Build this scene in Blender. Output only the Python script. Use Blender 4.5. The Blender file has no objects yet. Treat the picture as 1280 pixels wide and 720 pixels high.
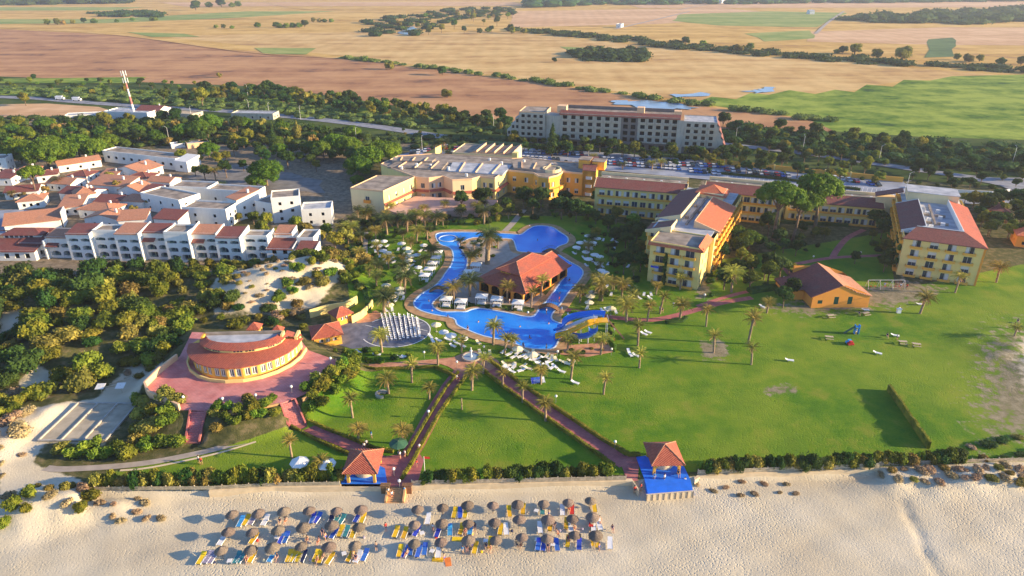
import bpy, bmesh, math, random
import numpy as np
from mathutils import Vector, Matrix
from mathutils.geometry import tessellate_polygon
R = math.radians
PI = math.pi
random.seed(7)
SC = bpy.context.scene
COL = SC.collection

# ------------------------------------------------------------------ camera geometry
CAM_H = 80.0; PITCH = R(24.8); F = 865.0
CT, ST = math.cos(PITCH), math.sin(PITCH)
def P(px, py, z=0.0):
    """world point at height z seen at photograph pixel (px,py)"""
    u = (px - 640) / F; v = (py - 360) / F
    t = (CAM_H - z) / (ST + v * CT)
    return Vector((t * u, t * (CT - v * ST), z))
def scr(p):
    d = CT * p[1] + ST * (CAM_H - p[2])
    return (640 + F * p[0] / d, 360 + F * (-ST * p[1] + CT * (CAM_H - p[2])) / d)

# ------------------------------------------------------------------ registry of things
THINGS = []
def reg(o, desc, cat, group=None, zone=''):
    o['category'] = cat
    if group: o['group'] = group
    THINGS.append((o, desc, zone))
    return o
_ones = ['', 'first', 'second', 'third', 'fourth', 'fifth', 'sixth', 'seventh', 'eighth', 'ninth', 'tenth', 'eleventh', 'twelfth',
         'thirteenth', 'fourteenth', 'fifteenth', 'sixteenth', 'seventeenth', 'eighteenth', 'nineteenth']
_tens = {2: 'twenty', 3: 'thirty', 4: 'forty', 5: 'fifty', 6: 'sixty', 7: 'seventy', 8: 'eighty', 9: 'ninety'}
def ordinal(n):
    if n < 20: return _ones[n]
    if n < 100:
        t, u = divmod(n, 10)
        return _tens[t] + '-' + _ones[u] if u else _tens[t][:-1] + 'ieth'
    return 'hundred and ' + ordinal(n - 100) if n > 100 else 'hundredth'
RENAME = {'tufts on the sand slope': 'dry_tuft', 'shrubs over the dunes': 'dune_shrub', 'shrubs below the terrace': 'terrace_shrub', 'bushes behind the beach fence': 'beachfront_bush', 'garden trees at the hotel': 'garden_tree', 'trees in the wood behind the houses': 'wood_edge_tree', 'trees in the far belt': 'belt_tree', 'lone trees in the fields': 'field_tree', 'trees along the right-hand road': 'roadside_tree', 'trees beyond the right-hand road': 'wild_tree'}
def write_labels():
    for d, z in {(d, z) for o, d, z in THINGS}:
        if len((d + ' ' + z).split()) > 12: print('LONG', len((d+' '+z).split()), sum(1 for t in THINGS if t[1] == d and t[2] == z), d, '|', z)
    for o, d, z in THINGS:
        n = RENAME.get(o.get('group', ''))
        if n: o.name = n
    g = {}
    for o, d, z in THINGS: g.setdefault((d, z), []).append(o)
    for (d, z), L in g.items():
        base = (d + ' ' + z).strip()
        if len(L) == 1: L[0]['label'] = base; continue
        L.sort(key=lambda o: scr(o.location)[0])
        n = len(L)
        for i, o in enumerate(L):
            if i == 0: w = 'the leftmost'
            elif i == n - 1: w = 'the rightmost'
            elif i < (n + 1) / 2: w = ordinal(i + 1) + ' from the left'
            else: w = ordinal(n - i) + ' from the right'
            if n == 2: w = ('left' if i == 0 else 'right') + ' one of two'
            o['label'] = base + ', ' + w

# ------------------------------------------------------------------ mesh builder
class MB:
    def __init__(s): s.v = []; s.f = []; s.m = []
    def add(s, vs, fs, m=0):
        b = len(s.v); s.v += [tuple(v) for v in vs]
        for f in fs: s.f.append(tuple(i + b for i in f)); s.m.append(m)
    def quad(s, a, b, c, d, m=0): s.add([a, b, c, d], [(0, 1, 2, 3)], m)
    def tri(s, a, b, c, m=0): s.add([a, b, c], [(0, 1, 2)], m)
    def box(s, x0, y0, z0, x1, y1, z1, m=0):
        s.add([(x0,y0,z0),(x1,y0,z0),(x1,y1,z0),(x0,y1,z0),(x0,y0,z1),(x1,y0,z1),(x1,y1,z1),(x0,y1,z1)],
              [(0,3,2,1),(4,5,6,7),(0,1,5,4),(1,2,6,5),(2,3,7,6),(3,0,4,7)], m)
    def prism(s, pts, z0, z1, m=0, mt=None, bottom=False):
        """vertical prism over (possibly concave) polygon"""
        n = len(pts)
        if area(pts) < 0: pts = pts[::-1]
        z0f = z0 if callable(z0) else (lambda p: z0)
        z1f = z1 if callable(z1) else (lambda p: z1)
        lo = [(p[0], p[1], z0f(p)) for p in pts]; hi = [(p[0], p[1], z1f(p)) for p in pts]
        for i in range(n):
            j = (i + 1) % n
            s.quad(lo[i], lo[j], hi[j], hi[i], m)
        s.poly(hi, m if mt is None else mt)
    def poly(s, pts, m=0):
        T = tessellate_polygon([[Vector((p[0], p[1], 0)) for p in pts]])
        fs = []
        for t in T:
            a, b, c = (pts[i] for i in t)
            cr = (b[0]-a[0])*(c[1]-a[1]) - (b[1]-a[1])*(c[0]-a[0])
            fs.append(tuple(t) if cr > 0 else tuple(t[::-1]))
        s.add(pts, fs, m)
    def tube(s, p0, p1, r0, r1=None, n=8, m=0, caps=True):
        r1 = r0 if r1 is None else r1
        p0 = Vector(p0); p1 = Vector(p1); d = (p1 - p0)
        if d.length < 1e-6: return
        d.normalize(); a = d.orthogonal().normalized(); b = d.cross(a)
        vs = []
        for p, r in ((p0, r0), (p1, r1)):
            for i in range(n):
                t = 2 * PI * i / n; vs.append(p + (a * math.cos(t) + b * math.sin(t)) * r)
        fs = [(i, (i+1) % n, n + (i+1) % n, n + i) for i in range(n)]
        if caps: fs += [tuple(range(n-1, -1, -1)), tuple(range(n, 2*n))]
        s.add(vs, fs, m)
    def path(s, pts, rad, n=6, m=0):
        for i in range(len(pts) - 1):
            s.tube(pts[i], pts[i+1], rad[i], rad[i+1], n, m, caps=(i in (0, len(pts)-2)))
    def lathe(s, prof, n=16, c=(0,0,0), m=0, a0=0, a1=2*PI):
        full = abs(a1 - a0 - 2*PI) < 1e-6
        k = n if full else n + 1
        vs = []
        for r, z in prof:
            for i in range(k):
                t = a0 + (a1 - a0) * i / n
                vs.append((c[0] + r * math.cos(t), c[1] + r * math.sin(t), c[2] + z))
        fs = []
        for j in range(len(prof) - 1):
            for i in range(n):
                i2 = (i + 1) % k
                fs.append((j*k+i, j*k+i2, (j+1)*k+i2, (j+1)*k+i))
        s.add(vs, fs, m)
    def build(s, name, mats, parent=None, smooth=False, loc=None, rz=0):
        me = bpy.data.meshes.new(name)
        me.from_pydata(s.v, [], s.f)
        if not isinstance(mats, (list, tuple)): mats = [mats]
        for m in mats: me.materials.append(m)
        if len(mats) > 1: me.polygons.foreach_set('material_index', s.m)
        if smooth: me.polygons.foreach_set('use_smooth', [True] * len(s.f))
        me.update()
        return link(name, me, parent, loc, rz)
def link(name, me, parent=None, loc=None, rz=0):
    o = bpy.data.objects.new(name, me); COL.objects.link(o)
    if parent: o.parent = parent
    if loc is not None: o.location = loc
    if rz: o.rotation_euler.z = rz
    return o
def empty(name, loc=(0,0,0), rz=0):
    o = bpy.data.objects.new(name, None); COL.objects.link(o)
    o.location = loc; o.rotation_euler.z = rz; o.empty_display_size = .3
    return o
def struct(o, kind='structure'):
    o['kind'] = kind; return o
def area(pts):
    return .5 * sum(pts[i][0]*pts[(i+1) % len(pts)][1] - pts[(i+1) % len(pts)][0]*pts[i][1] for i in range(len(pts)))
def copy_tree(o, parent=None):
    c = o.copy(); COL.objects.link(c); c.parent = parent
    for ch in o.children: copy_tree(ch, c)
    return c
FIRST = {}
def place(proto, loc, rz=0, s=1.0):
    """first call moves the prototype itself, later calls copy it"""
    o = copy_tree(proto) if FIRST.get(proto.name) else proto
    FIRST[proto.name] = True
    o.location = loc; o.rotation_euler.z = rz
    o.scale = (s, s, s) if isinstance(s, (int, float)) else s
    return o
def drop_unused(protos):
    for p in protos:
        if not FIRST.get(p.name):
            for c in list(p.children):
                for g in list(c.children): bpy.data.objects.remove(g)
                bpy.data.objects.remove(c)
            bpy.data.objects.remove(p)
def smooth_line(pts, k=4, closed=False):
    n = len(pts); out = []
    rng = range(n) if closed else range(n - 1)
    for i in rng:
        if closed: a, b, c, d = (pts[(i-1) % n], pts[i], pts[(i+1) % n], pts[(i+2) % n])
        else: a, b, c, d = pts[max(i-1, 0)], pts[i], pts[i+1], pts[min(i+2, n-1)]
        for j in range(k):
            t = j / k
            out.append(tuple(.5*((2*b[q]) + (-a[q]+c[q])*t + (2*a[q]-5*b[q]+4*c[q]-d[q])*t*t + (-a[q]+3*b[q]-3*c[q]+d[q])*t**3) for q in range(len(a))))
    if not closed: out.append(tuple(pts[-1]))
    return out
def ragged(pts, amp, step, rng=random):
    out = []
    n = len(pts)
    for i in range(n):
        a = pts[i]; b = pts[(i+1) % n]
        L = math.hypot(b[0]-a[0], b[1]-a[1]); k = max(1, int(L / step))
        for j in range(k):
            t = j / k
            out.append((a[0]+(b[0]-a[0])*t + rng.gauss(0, amp), a[1]+(b[1]-a[1])*t + rng.gauss(0, amp)))
    return out
def offset_line(pts, w, closed=False):
    out = []; n = len(pts)
    for i in range(n):
        if closed: a, b = pts[(i-1) % n], pts[(i+1) % n]
        else: a, b = pts[max(i-1, 0)], pts[min(i+1, n-1)]
        dx, dy = b[0]-a[0], b[1]-a[1]; L = math.hypot(dx, dy) or 1
        out.append((pts[i][0] + dy/L*w, pts[i][1] - dx/L*w))
    return out
def in_poly(x, y, poly):
    c = False; n = len(poly); j = n - 1
    for i in range(n):
        if (poly[i][1] > y) != (poly[j][1] > y) and x < (poly[j][0]-poly[i][0])*(y-poly[i][1])/(poly[j][1]-poly[i][1]) + poly[i][0]: c = not c
        j = i
    return c
def in_poly_np(x, y, poly):
    c = np.zeros(x.shape, bool); n = len(poly); j = n - 1
    for i in range(n):
        xi, yi = poly[i][0], poly[i][1]; xj, yj = poly[j][0], poly[j][1]
        if yi != yj: c ^= ((yi > y) != (yj > y)) & (x < (xj-xi)*(y-yi)/(yj-yi) + xi)
        j = i
    return c
def seg_dist_np(x, y, poly, closed=True):
    d = np.full(x.shape, 1e9); n = len(poly)
    for i in range(n if closed else n - 1):
        ax, ay = poly[i][0], poly[i][1]; bx, by = poly[(i+1) % n][0], poly[(i+1) % n][1]
        L2 = (bx-ax)**2 + (by-ay)**2 or 1
        t = np.clip(((x-ax)*(bx-ax) + (y-ay)*(by-ay))/L2, 0, 1)
        d = np.minimum(d, np.hypot(x-ax-t*(bx-ax), y-ay-t*(by-ay)))
    return d

# ------------------------------------------------------------------ materials
def nt(m): return m.node_tree.nodes, m.node_tree.links
def newmat(name):
    m = bpy.data.materials.new(name); m.use_nodes = True
    return m
def rgb(c): return (c[0], c[1], c[2], 1)
def mat(name, c, v=.12, scale=1.0, rough=.75, bump=0, bscale=None, world=False, metal=0, spec=.25, c2=None, detail=4, rand=0.0):
    m = newmat(name); N, L = nt(m); b = N['Principled BSDF']
    b.inputs['Roughness'].default_value = rough; b.inputs['Metallic'].default_value = metal
    b.inputs['Specular IOR Level'].default_value = spec
    if world:
        g = N.new('ShaderNodeNewGeometry'); src = g.outputs['Position']
    else:
        g = N.new('ShaderNodeTexCoord'); src = g.outputs['Object']
    n = N.new('ShaderNodeTexNoise'); n.inputs['Scale'].default_value = scale; n.inputs['Detail'].default_value = detail
    L.new(src, n.inputs['Vector'])
    r = N.new('ShaderNodeMapRange'); r.inputs[1].default_value = .3; r.inputs[2].default_value = .7
    L.new(n.outputs['Fac'], r.inputs[0])
    mx = N.new('ShaderNodeMix'); mx.data_type = 'RGBA'
    L.new(r.outputs[0], mx.inputs[0])
    a = tuple(x * (1 - v) for x in c); d = tuple(min(1, x * (1 + v)) for x in c) if c2 is None else c2
    mx.inputs[6].default_value = rgb(a); mx.inputs[7].default_value = rgb(d)
    out = mx.outputs[2]
    if rand:
        oi = N.new('ShaderNodeObjectInfo'); hs = N.new('ShaderNodeHueSaturation')
        q = N.new('ShaderNodeMapRange'); q.inputs[3].default_value = 1 - rand; q.inputs[4].default_value = 1 + rand
        L.new(oi.outputs['Random'], q.inputs[0]); L.new(q.outputs[0], hs.inputs['Value'])
        q2 = N.new('ShaderNodeMapRange'); q2.inputs[3].default_value = .5 + .09*rand; q2.inputs[4].default_value = .5 - .09*rand
        mm = N.new('ShaderNodeMath'); mm.operation = 'FRACT'; mu = N.new('ShaderNodeMath'); mu.operation = 'MULTIPLY'; mu.inputs[1].default_value = 7.3
        L.new(oi.outputs['Random'], mu.inputs[0]); L.new(mu.outputs[0], mm.inputs[0]); L.new(mm.outputs[0], q2.inputs[0]); L.new(q2.outputs[0], hs.inputs['Hue'])
        L.new(out, hs.inputs['Color']); out = hs.outputs[0]
    L.new(out, b.inputs['Base Color'])
    if bump:
        n2 = N.new('ShaderNodeTexNoise'); n2.inputs['Scale'].default_value = bscale or scale * 4; n2.inputs['Detail'].default_value = 3
        L.new(src, n2.inputs['Vector'])
        bp = N.new('ShaderNodeBump'); bp.inputs['Strength'].default_value = 1; bp.inputs['Distance'].default_value = bump
        L.new(n2.outputs['Fac'], bp.inputs['Height']); L.new(bp.outputs[0], b.inputs['Normal'])
    return m
def leafmat(name, c, c2, scale=.6, rand=.25, trans=.25):
    m = mat(name, c, v=0, scale=scale, rough=.75, c2=c2, rand=rand, spec=.15)
    N, L = nt(m); b = N['Principled BSDF']; o = N['Material Output']
    src = b.inputs['Base Color'].links[0].from_socket
    t = N.new('ShaderNodeBsdfTranslucent'); L.new(src, t.inputs['Color'])
    x = N.new('ShaderNodeMixShader'); x.inputs[0].default_value = trans
    L.new(b.outputs[0], x.inputs[1]); L.new(t.outputs[0], x.inputs[2]); L.new(x.outputs[0], o.inputs[0])
    return m
def tilemat(name, c, c2, weather=(.25,.2,.17)):
    """clay tiles: rows of ridges running down the slope plus weathering"""
    m = newmat(name); N, L = nt(m); b = N['Principled BSDF']; b.inputs['Roughness'].default_value = .8
    tc = N.new('ShaderNodeTexCoord')
    w = N.new('ShaderNodeTexWave'); w.wave_type = 'BANDS'; w.bands_direction = 'DIAGONAL'; w.inputs['Scale'].default_value = 1.3; w.inputs['Distortion'].default_value = .4
    L.new(tc.outputs['Object'], w.inputs['Vector'])
    n = N.new('ShaderNodeTexNoise'); n.inputs['Scale'].default_value = 2.2; n.inputs['Detail'].default_value = 6; L.new(tc.outputs['Object'], n.inputs['Vector'])
    n2 = N.new('ShaderNodeTexNoise'); n2.inputs['Scale'].default_value = .35; n2.inputs['Detail'].default_value = 5; L.new(tc.outputs['Object'], n2.inputs['Vector'])
    r = N.new('ShaderNodeMapRange'); r.inputs[1].default_value = .3; r.inputs[2].default_value = .7; L.new(n.outputs['Fac'], r.inputs[0])
    mx = N.new('ShaderNodeMix'); mx.data_type = 'RGBA'; L.new(r.outputs[0], mx.inputs[0])
    mx.inputs[6].default_value = rgb(c); mx.inputs[7].default_value = rgb(c2)
    r2 = N.new('ShaderNodeMapRange'); r2.inputs[1].default_value = .52; r2.inputs[2].default_value = .75; r2.inputs[4].default_value = .55; L.new(n2.outputs['Fac'], r2.inputs[0])
    m2 = N.new('ShaderNodeMix'); m2.data_type = 'RGBA'; L.new(r2.outputs[0], m2.inputs[0]); L.new(mx.outputs[2], m2.inputs[6]); m2.inputs[7].default_value = rgb(weather)
    L.new(m2.outputs[2], b.inputs['Base Color'])
    bp = N.new('ShaderNodeBump'); bp.inputs['Distance'].default_value = .06; L.new(w.outputs['Fac'], bp.inputs['Height']); L.new(bp.outputs[0], b.inputs['Normal'])
    return m
def plaster(name, c, stain=(.3,.25,.2), v=.08, amt=.35):
    """painted plaster with faint patchy weathering and rain streaks"""
    m = newmat(name); N, L = nt(m); b = N['Principled BSDF']; b.inputs['Roughness'].default_value = .85; b.inputs['Specular IOR Level'].default_value = .2
    g = N.new('ShaderNodeTexCoord')
    mp = N.new('ShaderNodeMapping'); mp.inputs['Scale'].default_value = (1.2, 1.2, .18); L.new(g.outputs['Object'], mp.inputs['Vector'])
    n = N.new('ShaderNodeTexNoise'); n.inputs['Scale'].default_value = 1.0; n.inputs['Detail'].default_value = 7; L.new(mp.outputs[0], n.inputs['Vector'])
    r = N.new('ShaderNodeMapRange'); r.inputs[1].default_value = .5; r.inputs[2].default_value = .78; r.inputs[4].default_value = amt; L.new(n.outputs['Fac'], r.inputs[0])
    n3 = N.new('ShaderNodeTexNoise'); n3.inputs['Scale'].default_value = .5; n3.inputs['Detail'].default_value = 3; L.new(g.outputs['Object'], n3.inputs['Vector'])
    m1 = N.new('ShaderNodeMix'); m1.data_type = 'RGBA'; L.new(n3.outputs['Fac'], m1.inputs[0])
    m1.inputs[6].default_value = rgb([x*(1-v) for x in c]); m1.inputs[7].default_value = rgb([min(1, x*(1+v)) for x in c])
    m2 = N.new('ShaderNodeMix'); m2.data_type = 'RGBA'; L.new(r.outputs[0], m2.inputs[0]); L.new(m1.outputs[2], m2.inputs[6])
    m2.inputs[7].default_value = rgb([a*.55+s*.45 for a, s in zip(c, stain)])
    L.new(m2.outputs[2], b.inputs['Base Color'])
    return m
M = {}
M['white'] = plaster('white_plaster', (.78,.78,.74))
M['yellow'] = plaster('yellow_plaster', (.84,.66,.25), (.5,.35,.15))
M['cream'] = plaster('cream_plaster', (.80,.66,.38), (.45,.35,.2))
M['ochre'] = plaster('ochre_plaster', (.80,.42,.07), (.4,.2,.08))
M['orange'] = plaster('orange_plaster', (.85,.34,.06), (.5,.2,.08))
M['salmon'] = plaster('salmon_plaster', (.80,.52,.30), (.5,.3,.2))
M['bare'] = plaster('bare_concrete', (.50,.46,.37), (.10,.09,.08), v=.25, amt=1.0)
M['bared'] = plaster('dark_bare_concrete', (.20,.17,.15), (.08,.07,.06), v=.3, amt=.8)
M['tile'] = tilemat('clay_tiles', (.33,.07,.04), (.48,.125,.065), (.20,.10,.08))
M['tiled'] = tilemat('dark_shaded_clay_tiles', (.16,.045,.035), (.26,.08,.06), (.17,.11,.09))  # dark set: shade of slopes turned from the sun put into the colour
M['tileo'] = tilemat('sunlit_clay_tiles', (.52,.11,.045), (.66,.19,.08), (.34,.14,.08))  # bright set: sunlight on right-facing slopes put into the colour
M['tilep'] = tilemat('pale_clay_tiles', (.40,.17,.09), (.56,.26,.15), (.28,.18,.13))  # pale set: sun on lit village slopes put in; also ridge tiles
M['roofg'] = mat('roof_felt', (.24,.20,.165), v=.3, scale=.35, rough=.9, c2=(.42,.35,.28), detail=7)
M['roofb'] = mat('roof_membrane', (.35,.38,.43), v=.2, scale=.4, rough=.8, c2=(.55,.56,.58), detail=7)
M['glass'] = mat('window_glass', (.035,.06,.09), v=.6, scale=.5, rough=.1, spec=.6, rand=.3)
M['pgreen'] = mat('pale_green_plaster', (.22,.32,.26), v=.15, rough=.9)
M['dark'] = mat('dark_interior', (.022,.02,.018), v=.3, scale=1, rough=.9)
M['frame'] = mat('white_frame', (.7,.7,.68), v=.05, rough=.5)
M['green_sh'] = mat('green_shutter', (.05,.13,.07), v=.2, rough=.6)
M['rail'] = mat('grey_rail', (.25,.25,.25), v=.1, rough=.5)
M['conc'] = mat('concrete', (.42,.39,.34), v=.2, scale=1.2, rough=.9, detail=6)
M['wood'] = mat('wood', (.22,.12,.06), v=.3, scale=3, rough=.8, rand=.15)
M['woodl'] = mat('pale_wood', (.50,.40,.27), v=.25, scale=3, rough=.8)
M['trunk'] = mat('bark', (.20,.14,.09), v=.35, scale=3, rough=.95, bump=.03, rand=.15)
M['ptrunk'] = mat('palm_bark', (.30,.22,.14), v=.35, scale=5, rough=.95, bump=.05, bscale=9, rand=.15)
M['pleaf'] = leafmat('palm_frond', (.14,.17,.02), (.52,.44,.09), 1.4, rand=.35, trans=.3)
M['pleafd'] = leafmat('dark_palm_frond', (.035,.065,.02), (.12,.15,.04), 1.4, rand=.25)
M['pdead'] = leafmat('dry_palm_frond', (.30,.19,.09), (.48,.34,.16), 1.2, rand=.2, trans=.15)
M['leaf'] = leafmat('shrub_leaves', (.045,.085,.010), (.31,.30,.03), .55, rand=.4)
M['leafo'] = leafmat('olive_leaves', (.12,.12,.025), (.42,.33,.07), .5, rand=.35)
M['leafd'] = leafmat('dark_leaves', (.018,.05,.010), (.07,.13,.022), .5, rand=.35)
M['pine'] = leafmat('pine_needles', (.04,.10,.008), (.17,.26,.02), .45, rand=.2)
M['leafg'] = leafmat('fresh_leaves', (.06,.14,.015), (.24,.33,.03), .6, rand=.3)
M['reed'] = leafmat('reed_leaves', (.05,.12,.025), (.20,.27,.06), .15, rand=.2)
M['dry'] = leafmat('dry_twigs', (.26,.17,.09), (.48,.36,.20), .8, rand=.25, trans=.1)
M['hedge'] = leafmat('hedge_leaves', (.10,.12,.015), (.34,.30,.03), .6, rand=.1, trans=.2)
M['thatch'] = mat('thatch', (.20,.155,.12), v=.35, scale=6, rough=.95, bump=.06, bscale=16, rand=.2)
M['canvas'] = mat('white_canvas', (.80,.78,.72), v=.05, rough=.8, rand=.06)
M['canvasc'] = mat('cream_canvas', (.80,.70,.45), v=.08, rough=.8, rand=.1)
M['plastic'] = mat('white_plastic', (.80,.80,.80), v=.04, rough=.45)
M['blue'] = mat('blue_fabric', (.04,.12,.55), v=.15, scale=2, rough=.7, rand=.2)
M['lblue'] = mat('light_blue_fabric', (.06,.34,.72), v=.15, scale=2, rough=.7, rand=.1)
M['yel'] = mat('yellow_fabric', (.80,.50,.02), v=.15, scale=2, rough=.7, rand=.15)
M['teal'] = mat('teal_fabric', (.05,.25,.27), v=.15, scale=2, rough=.7)
M['red'] = mat('red_fabric', (.60,.04,.03), v=.1, rough=.7)
M['purple'] = mat('patterned_fabric', (.20,.10,.38), v=.6, scale=7, rough=.7, c2=(.7,.65,.7))
M['orangef'] = mat('orange_fabric', (.75,.22,.05), v=.15, rough=.7)
M['navy'] = mat('navy_fabric', (.02,.03,.09), v=.2, rough=.7)
M['skin'] = mat('skin', (.55,.30,.19), v=.06, rough=.6, rand=.2)
M['hair'] = mat('hair', (.04,.025,.015), v=.2, rough=.6)
M['slidey'] = mat('yellow_fibreglass', (.85,.45,.01), v=.06, rough=.3, spec=.5)
M['slideb'] = mat('blue_fibreglass', (.02,.20,.72), v=.06, rough=.3, spec=.5)
M['bluef'] = mat('blue_painted_floor', (.02,.17,.78), v=.12, scale=.8, rough=.6)
def paving(name, c, c2, bs=1.2):
    m = mat(name, c, v=0, scale=.45, rough=.85, world=True, c2=c2, detail=8); N, L = nt(m); b = N['Principled BSDF']; src = b.inputs['Base Color'].links[0].from_socket
    g = N.new('ShaderNodeNewGeometry'); k = N.new('ShaderNodeTexBrick'); k.inputs['Scale'].default_value = bs; k.inputs['Color1'].default_value = (1,1,1,1); k.inputs['Color2'].default_value = (.80,.82,.84,1); k.inputs['Mortar'].default_value = (.55,.55,.55,1); k.inputs['Mortar Size'].default_value = .025
    L.new(g.outputs['Position'], k.inputs['Vector']); x = N.new('ShaderNodeMix'); x.data_type = 'RGBA'; x.blend_type = 'MULTIPLY'; x.inputs[0].default_value = .8; L.new(src, x.inputs[6]); L.new(k.outputs['Color'], x.inputs[7])
    n = N.new('ShaderNodeTexNoise'); n.inputs['Scale'].default_value = .22; n.inputs['Detail'].default_value = 9; n.inputs['Roughness'].default_value = .7; L.new(g.outputs['Position'], n.inputs['Vector'])
    r = N.new('ShaderNodeMapRange'); r.inputs[1].default_value = .5; r.inputs[2].default_value = .7; r.inputs[3].default_value = 1; r.inputs[4].default_value = .72; L.new(n.outputs['Fac'], r.inputs[0])
    y = N.new('ShaderNodeMix'); y.data_type = 'RGBA'; y.blend_type = 'MULTIPLY'; y.inputs[0].default_value = 1; L.new(x.outputs[2], y.inputs[6]); L.new(r.outputs[0], y.inputs[7]); L.new(y.outputs[2], b.inputs['Base Color']); return m
M['terr'] = paving('red_terrace', (.62,.21,.19), (.78,.33,.30), .7)
M['path'] = paving('red_paving', (.42,.12,.12), (.60,.21,.18), 1.0)
M['pinkp'] = mat('pink_paving', (.60,.38,.30), v=.1, scale=.6, rough=.85, world=True)
M['patho'] = mat('salmon_paving', (.50,.22,.13), v=.2, scale=.7, rough=.85, world=True, c2=(.66,.34,.2), detail=8)
M['kerb'] = mat('kerb_stone', (.62,.36,.16), v=.2, scale=1, rough=.85)
M['deck'] = mat('ochre_pool_deck', (.42,.24,.11), v=.2, scale=.6, rough=.85, world=True, c2=(.58,.36,.18), detail=8)
M['pave'] = mat('pale_paving', (.40,.34,.28), v=.15, scale=.6, rough=.85, world=True, detail=8)
M['asph'] = mat('asphalt', (.20,.21,.23), v=.2, scale=.3, rough=.9, world=True, c2=(.34,.35,.38), detail=8)
M['carpark'] = mat('pale_asphalt', (.25,.28,.34), v=.15, scale=.15, rough=.9, world=True, c2=(.36,.39,.46), detail=8)
M['plaza'] = mat('slate_plaza', (.10,.11,.15), v=.2, scale=.5, rough=.8, world=True, c2=(.19,.20,.25), detail=8)
M['paint'] = mat('white_paint', (.75,.74,.70), v=.15, scale=2, rough=.8)
M['coping'] = mat('pool_coping', (.55,.68,.78), v=.1, scale=2, rough=.6)
M['fence'] = mat('fence_wood', (.50,.42,.30), v=.3, scale=2, rough=.9, rand=.1)
M['wallc'] = mat('low_wall_cream', (.70,.56,.36), v=.12, scale=.8, rough=.9, detail=7)
M['lamp'] = mat('white_globe', (.85,.83,.78), v=.02, rough=.35)
M['rubber'] = mat('tyre_rubber', (.02,.02,.02), v=.1, rough=.8)
def watermat(name, c, c2, bump=.03, bs=1.6, rough=.06):
    m = mat(name, c, v=0, scale=.12, rough=rough, c2=c2, world=True, bump=bump, bscale=bs, spec=.5, detail=3)
    return m
M['pool'] = watermat('pool_water', (.004,.17,.74), (.03,.33,.92), .05, 2.2)
M['pond'] = watermat('pond_water', (.20,.30,.42), (.30,.40,.50), .01, .3, .2)
# ------------------------------------------------------------------ terrain
BZ = -1.15
TER = 3.0
WALL_PX = [(-300,640),(-40,630),(60,620),(112,613),(260,611),(430,606),(500,606),(790,600),(870,595),(1010,588),(1100,584),(1280,577),(1600,566)]
WALL = [P(x, y, 0) for x, y in WALL_PX]
WX = np.array([p.x for p in WALL]); WY = np.array([p.y for p in WALL])
TERR_PX = [(182,484),(187,494),(225,512),(294,515),(350,505),(402,484),(421,465),(420,450),(386,438),(372,420),(240,415),(225,445),(200,465)]
TERR = [P(x, y, TER) for x, y in TERR_PX]
LANE = [P(*q, .6)[:2] for q in ((48,551),(132,551),(172,505),(98,504))]
RUT = [P(a, b, BZ) for a, b in ((1128,626),(1136,646),(1150,668),(1156,690),(1172,716))]
STAIRS = [(*P(248,514,TER)[:2], *P(240,553,0)[:2]), (*P(360,502,TER)[:2], *P(371,531,0)[:2])]
HILLS = [(340,362,5.6,15,10),(400,348,4.6,11,8),(300,385,2.2,9,7),(100,385,3.2,16,12),(40,450,2.6,12,10),(150,420,2.6,12,9),(70,520,1.2,8,6),(230,360,2.6,14,8),
         (10,400,2.2,12,8),(120,350,1.5,16,7),(20,640,1.9,7,4),(75,632,1.6,5,3),(150,632,1.1,7,3),(-30,560,2.,10,8),(1180,600,.9,10,2.6),(1250,596,1.2,8,2.6),(1120,604,.7,6,2.2),(1270,440,1.2,10,10)]
HILLS = [(P(a,b,0).x, P(a,b,0).y, h, rx, ry) for a, b, h, rx, ry in HILLS]
def H_np(x, y):
    wl = np.interp(x, WX, WY)
    soft = np.where(x < P(112,613).x, 7.0, np.where(x > P(1100,584).x, 5.0, .7))
    t = np.clip((wl - y) / soft, 0, 1); t = t*t*(3-2*t)
    z = BZ * t
    z = z - .25*np.clip((wl - y - 8)/30, 0, 1)
    hs = np.zeros(x.shape)
    for hx, hy, h, rx, ry in HILLS:
        hs += h * np.exp(-((x-hx)/rx)**2 - ((y-hy)/ry)**2)
    hs = np.minimum(hs, 6.0)
    nz = np.sin(x*.9+y*.4)*.5 + np.sin(x*.37-y*.71+1.3)*.8 + np.sin(x*1.7+y*1.9+.5)*.25 + np.sin(-x*.63+y*1.27)*.4
    z = z + hs + nz*.22*np.clip(hs/1.2, 0, 1)
    z = z + nz*.035*np.clip((wl-y)/4, 0, 1)
    ins = in_poly_np(x, y, TERR); d = seg_dist_np(x, y, TERR); d = np.where(ins, 0, d)
    f = np.clip(1 - d/7.5, 0, 1); f = f*f*(3-2*f)
    z = z*(1-f) + (TER-.12)*f
    il = in_poly_np(x, y, LANE); dl = np.where(il, 0, seg_dist_np(x, y, LANE)); f = np.clip(1.2 - dl/3.5, 0, 1); f = f*f*(3-2*f); z = z*(1-f) + .45*f
    for q0, q1 in zip(RUT, RUT[1:]):
        L2 = (q1.x-q0.x)**2 + (q1.y-q0.y)**2; t = np.clip(((x-q0.x)*(q1.x-q0.x) + (y-q0.y)*(q1.y-q0.y))/L2, 0, 1); dd = np.hypot(x-q0.x-t*(q1.x-q0.x), y-q0.y-t*(q1.y-q0.y))
        z = z - .16*np.exp(-(dd/.7)**2)
    for (x0, y0, x1, y1) in STAIRS:
        L2 = (x1-x0)**2 + (y1-y0)**2; t = np.clip(((x-x0)*(x1-x0) + (y-y0)*(y1-y0))/L2, 0, 1); dd = np.hypot(x-x0-t*(x1-x0), y-y0-t*(y1-y0))
        z = np.where(dd < 1.7, np.minimum(z, TER*(1-t) - .35), z)
    return z
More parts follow.
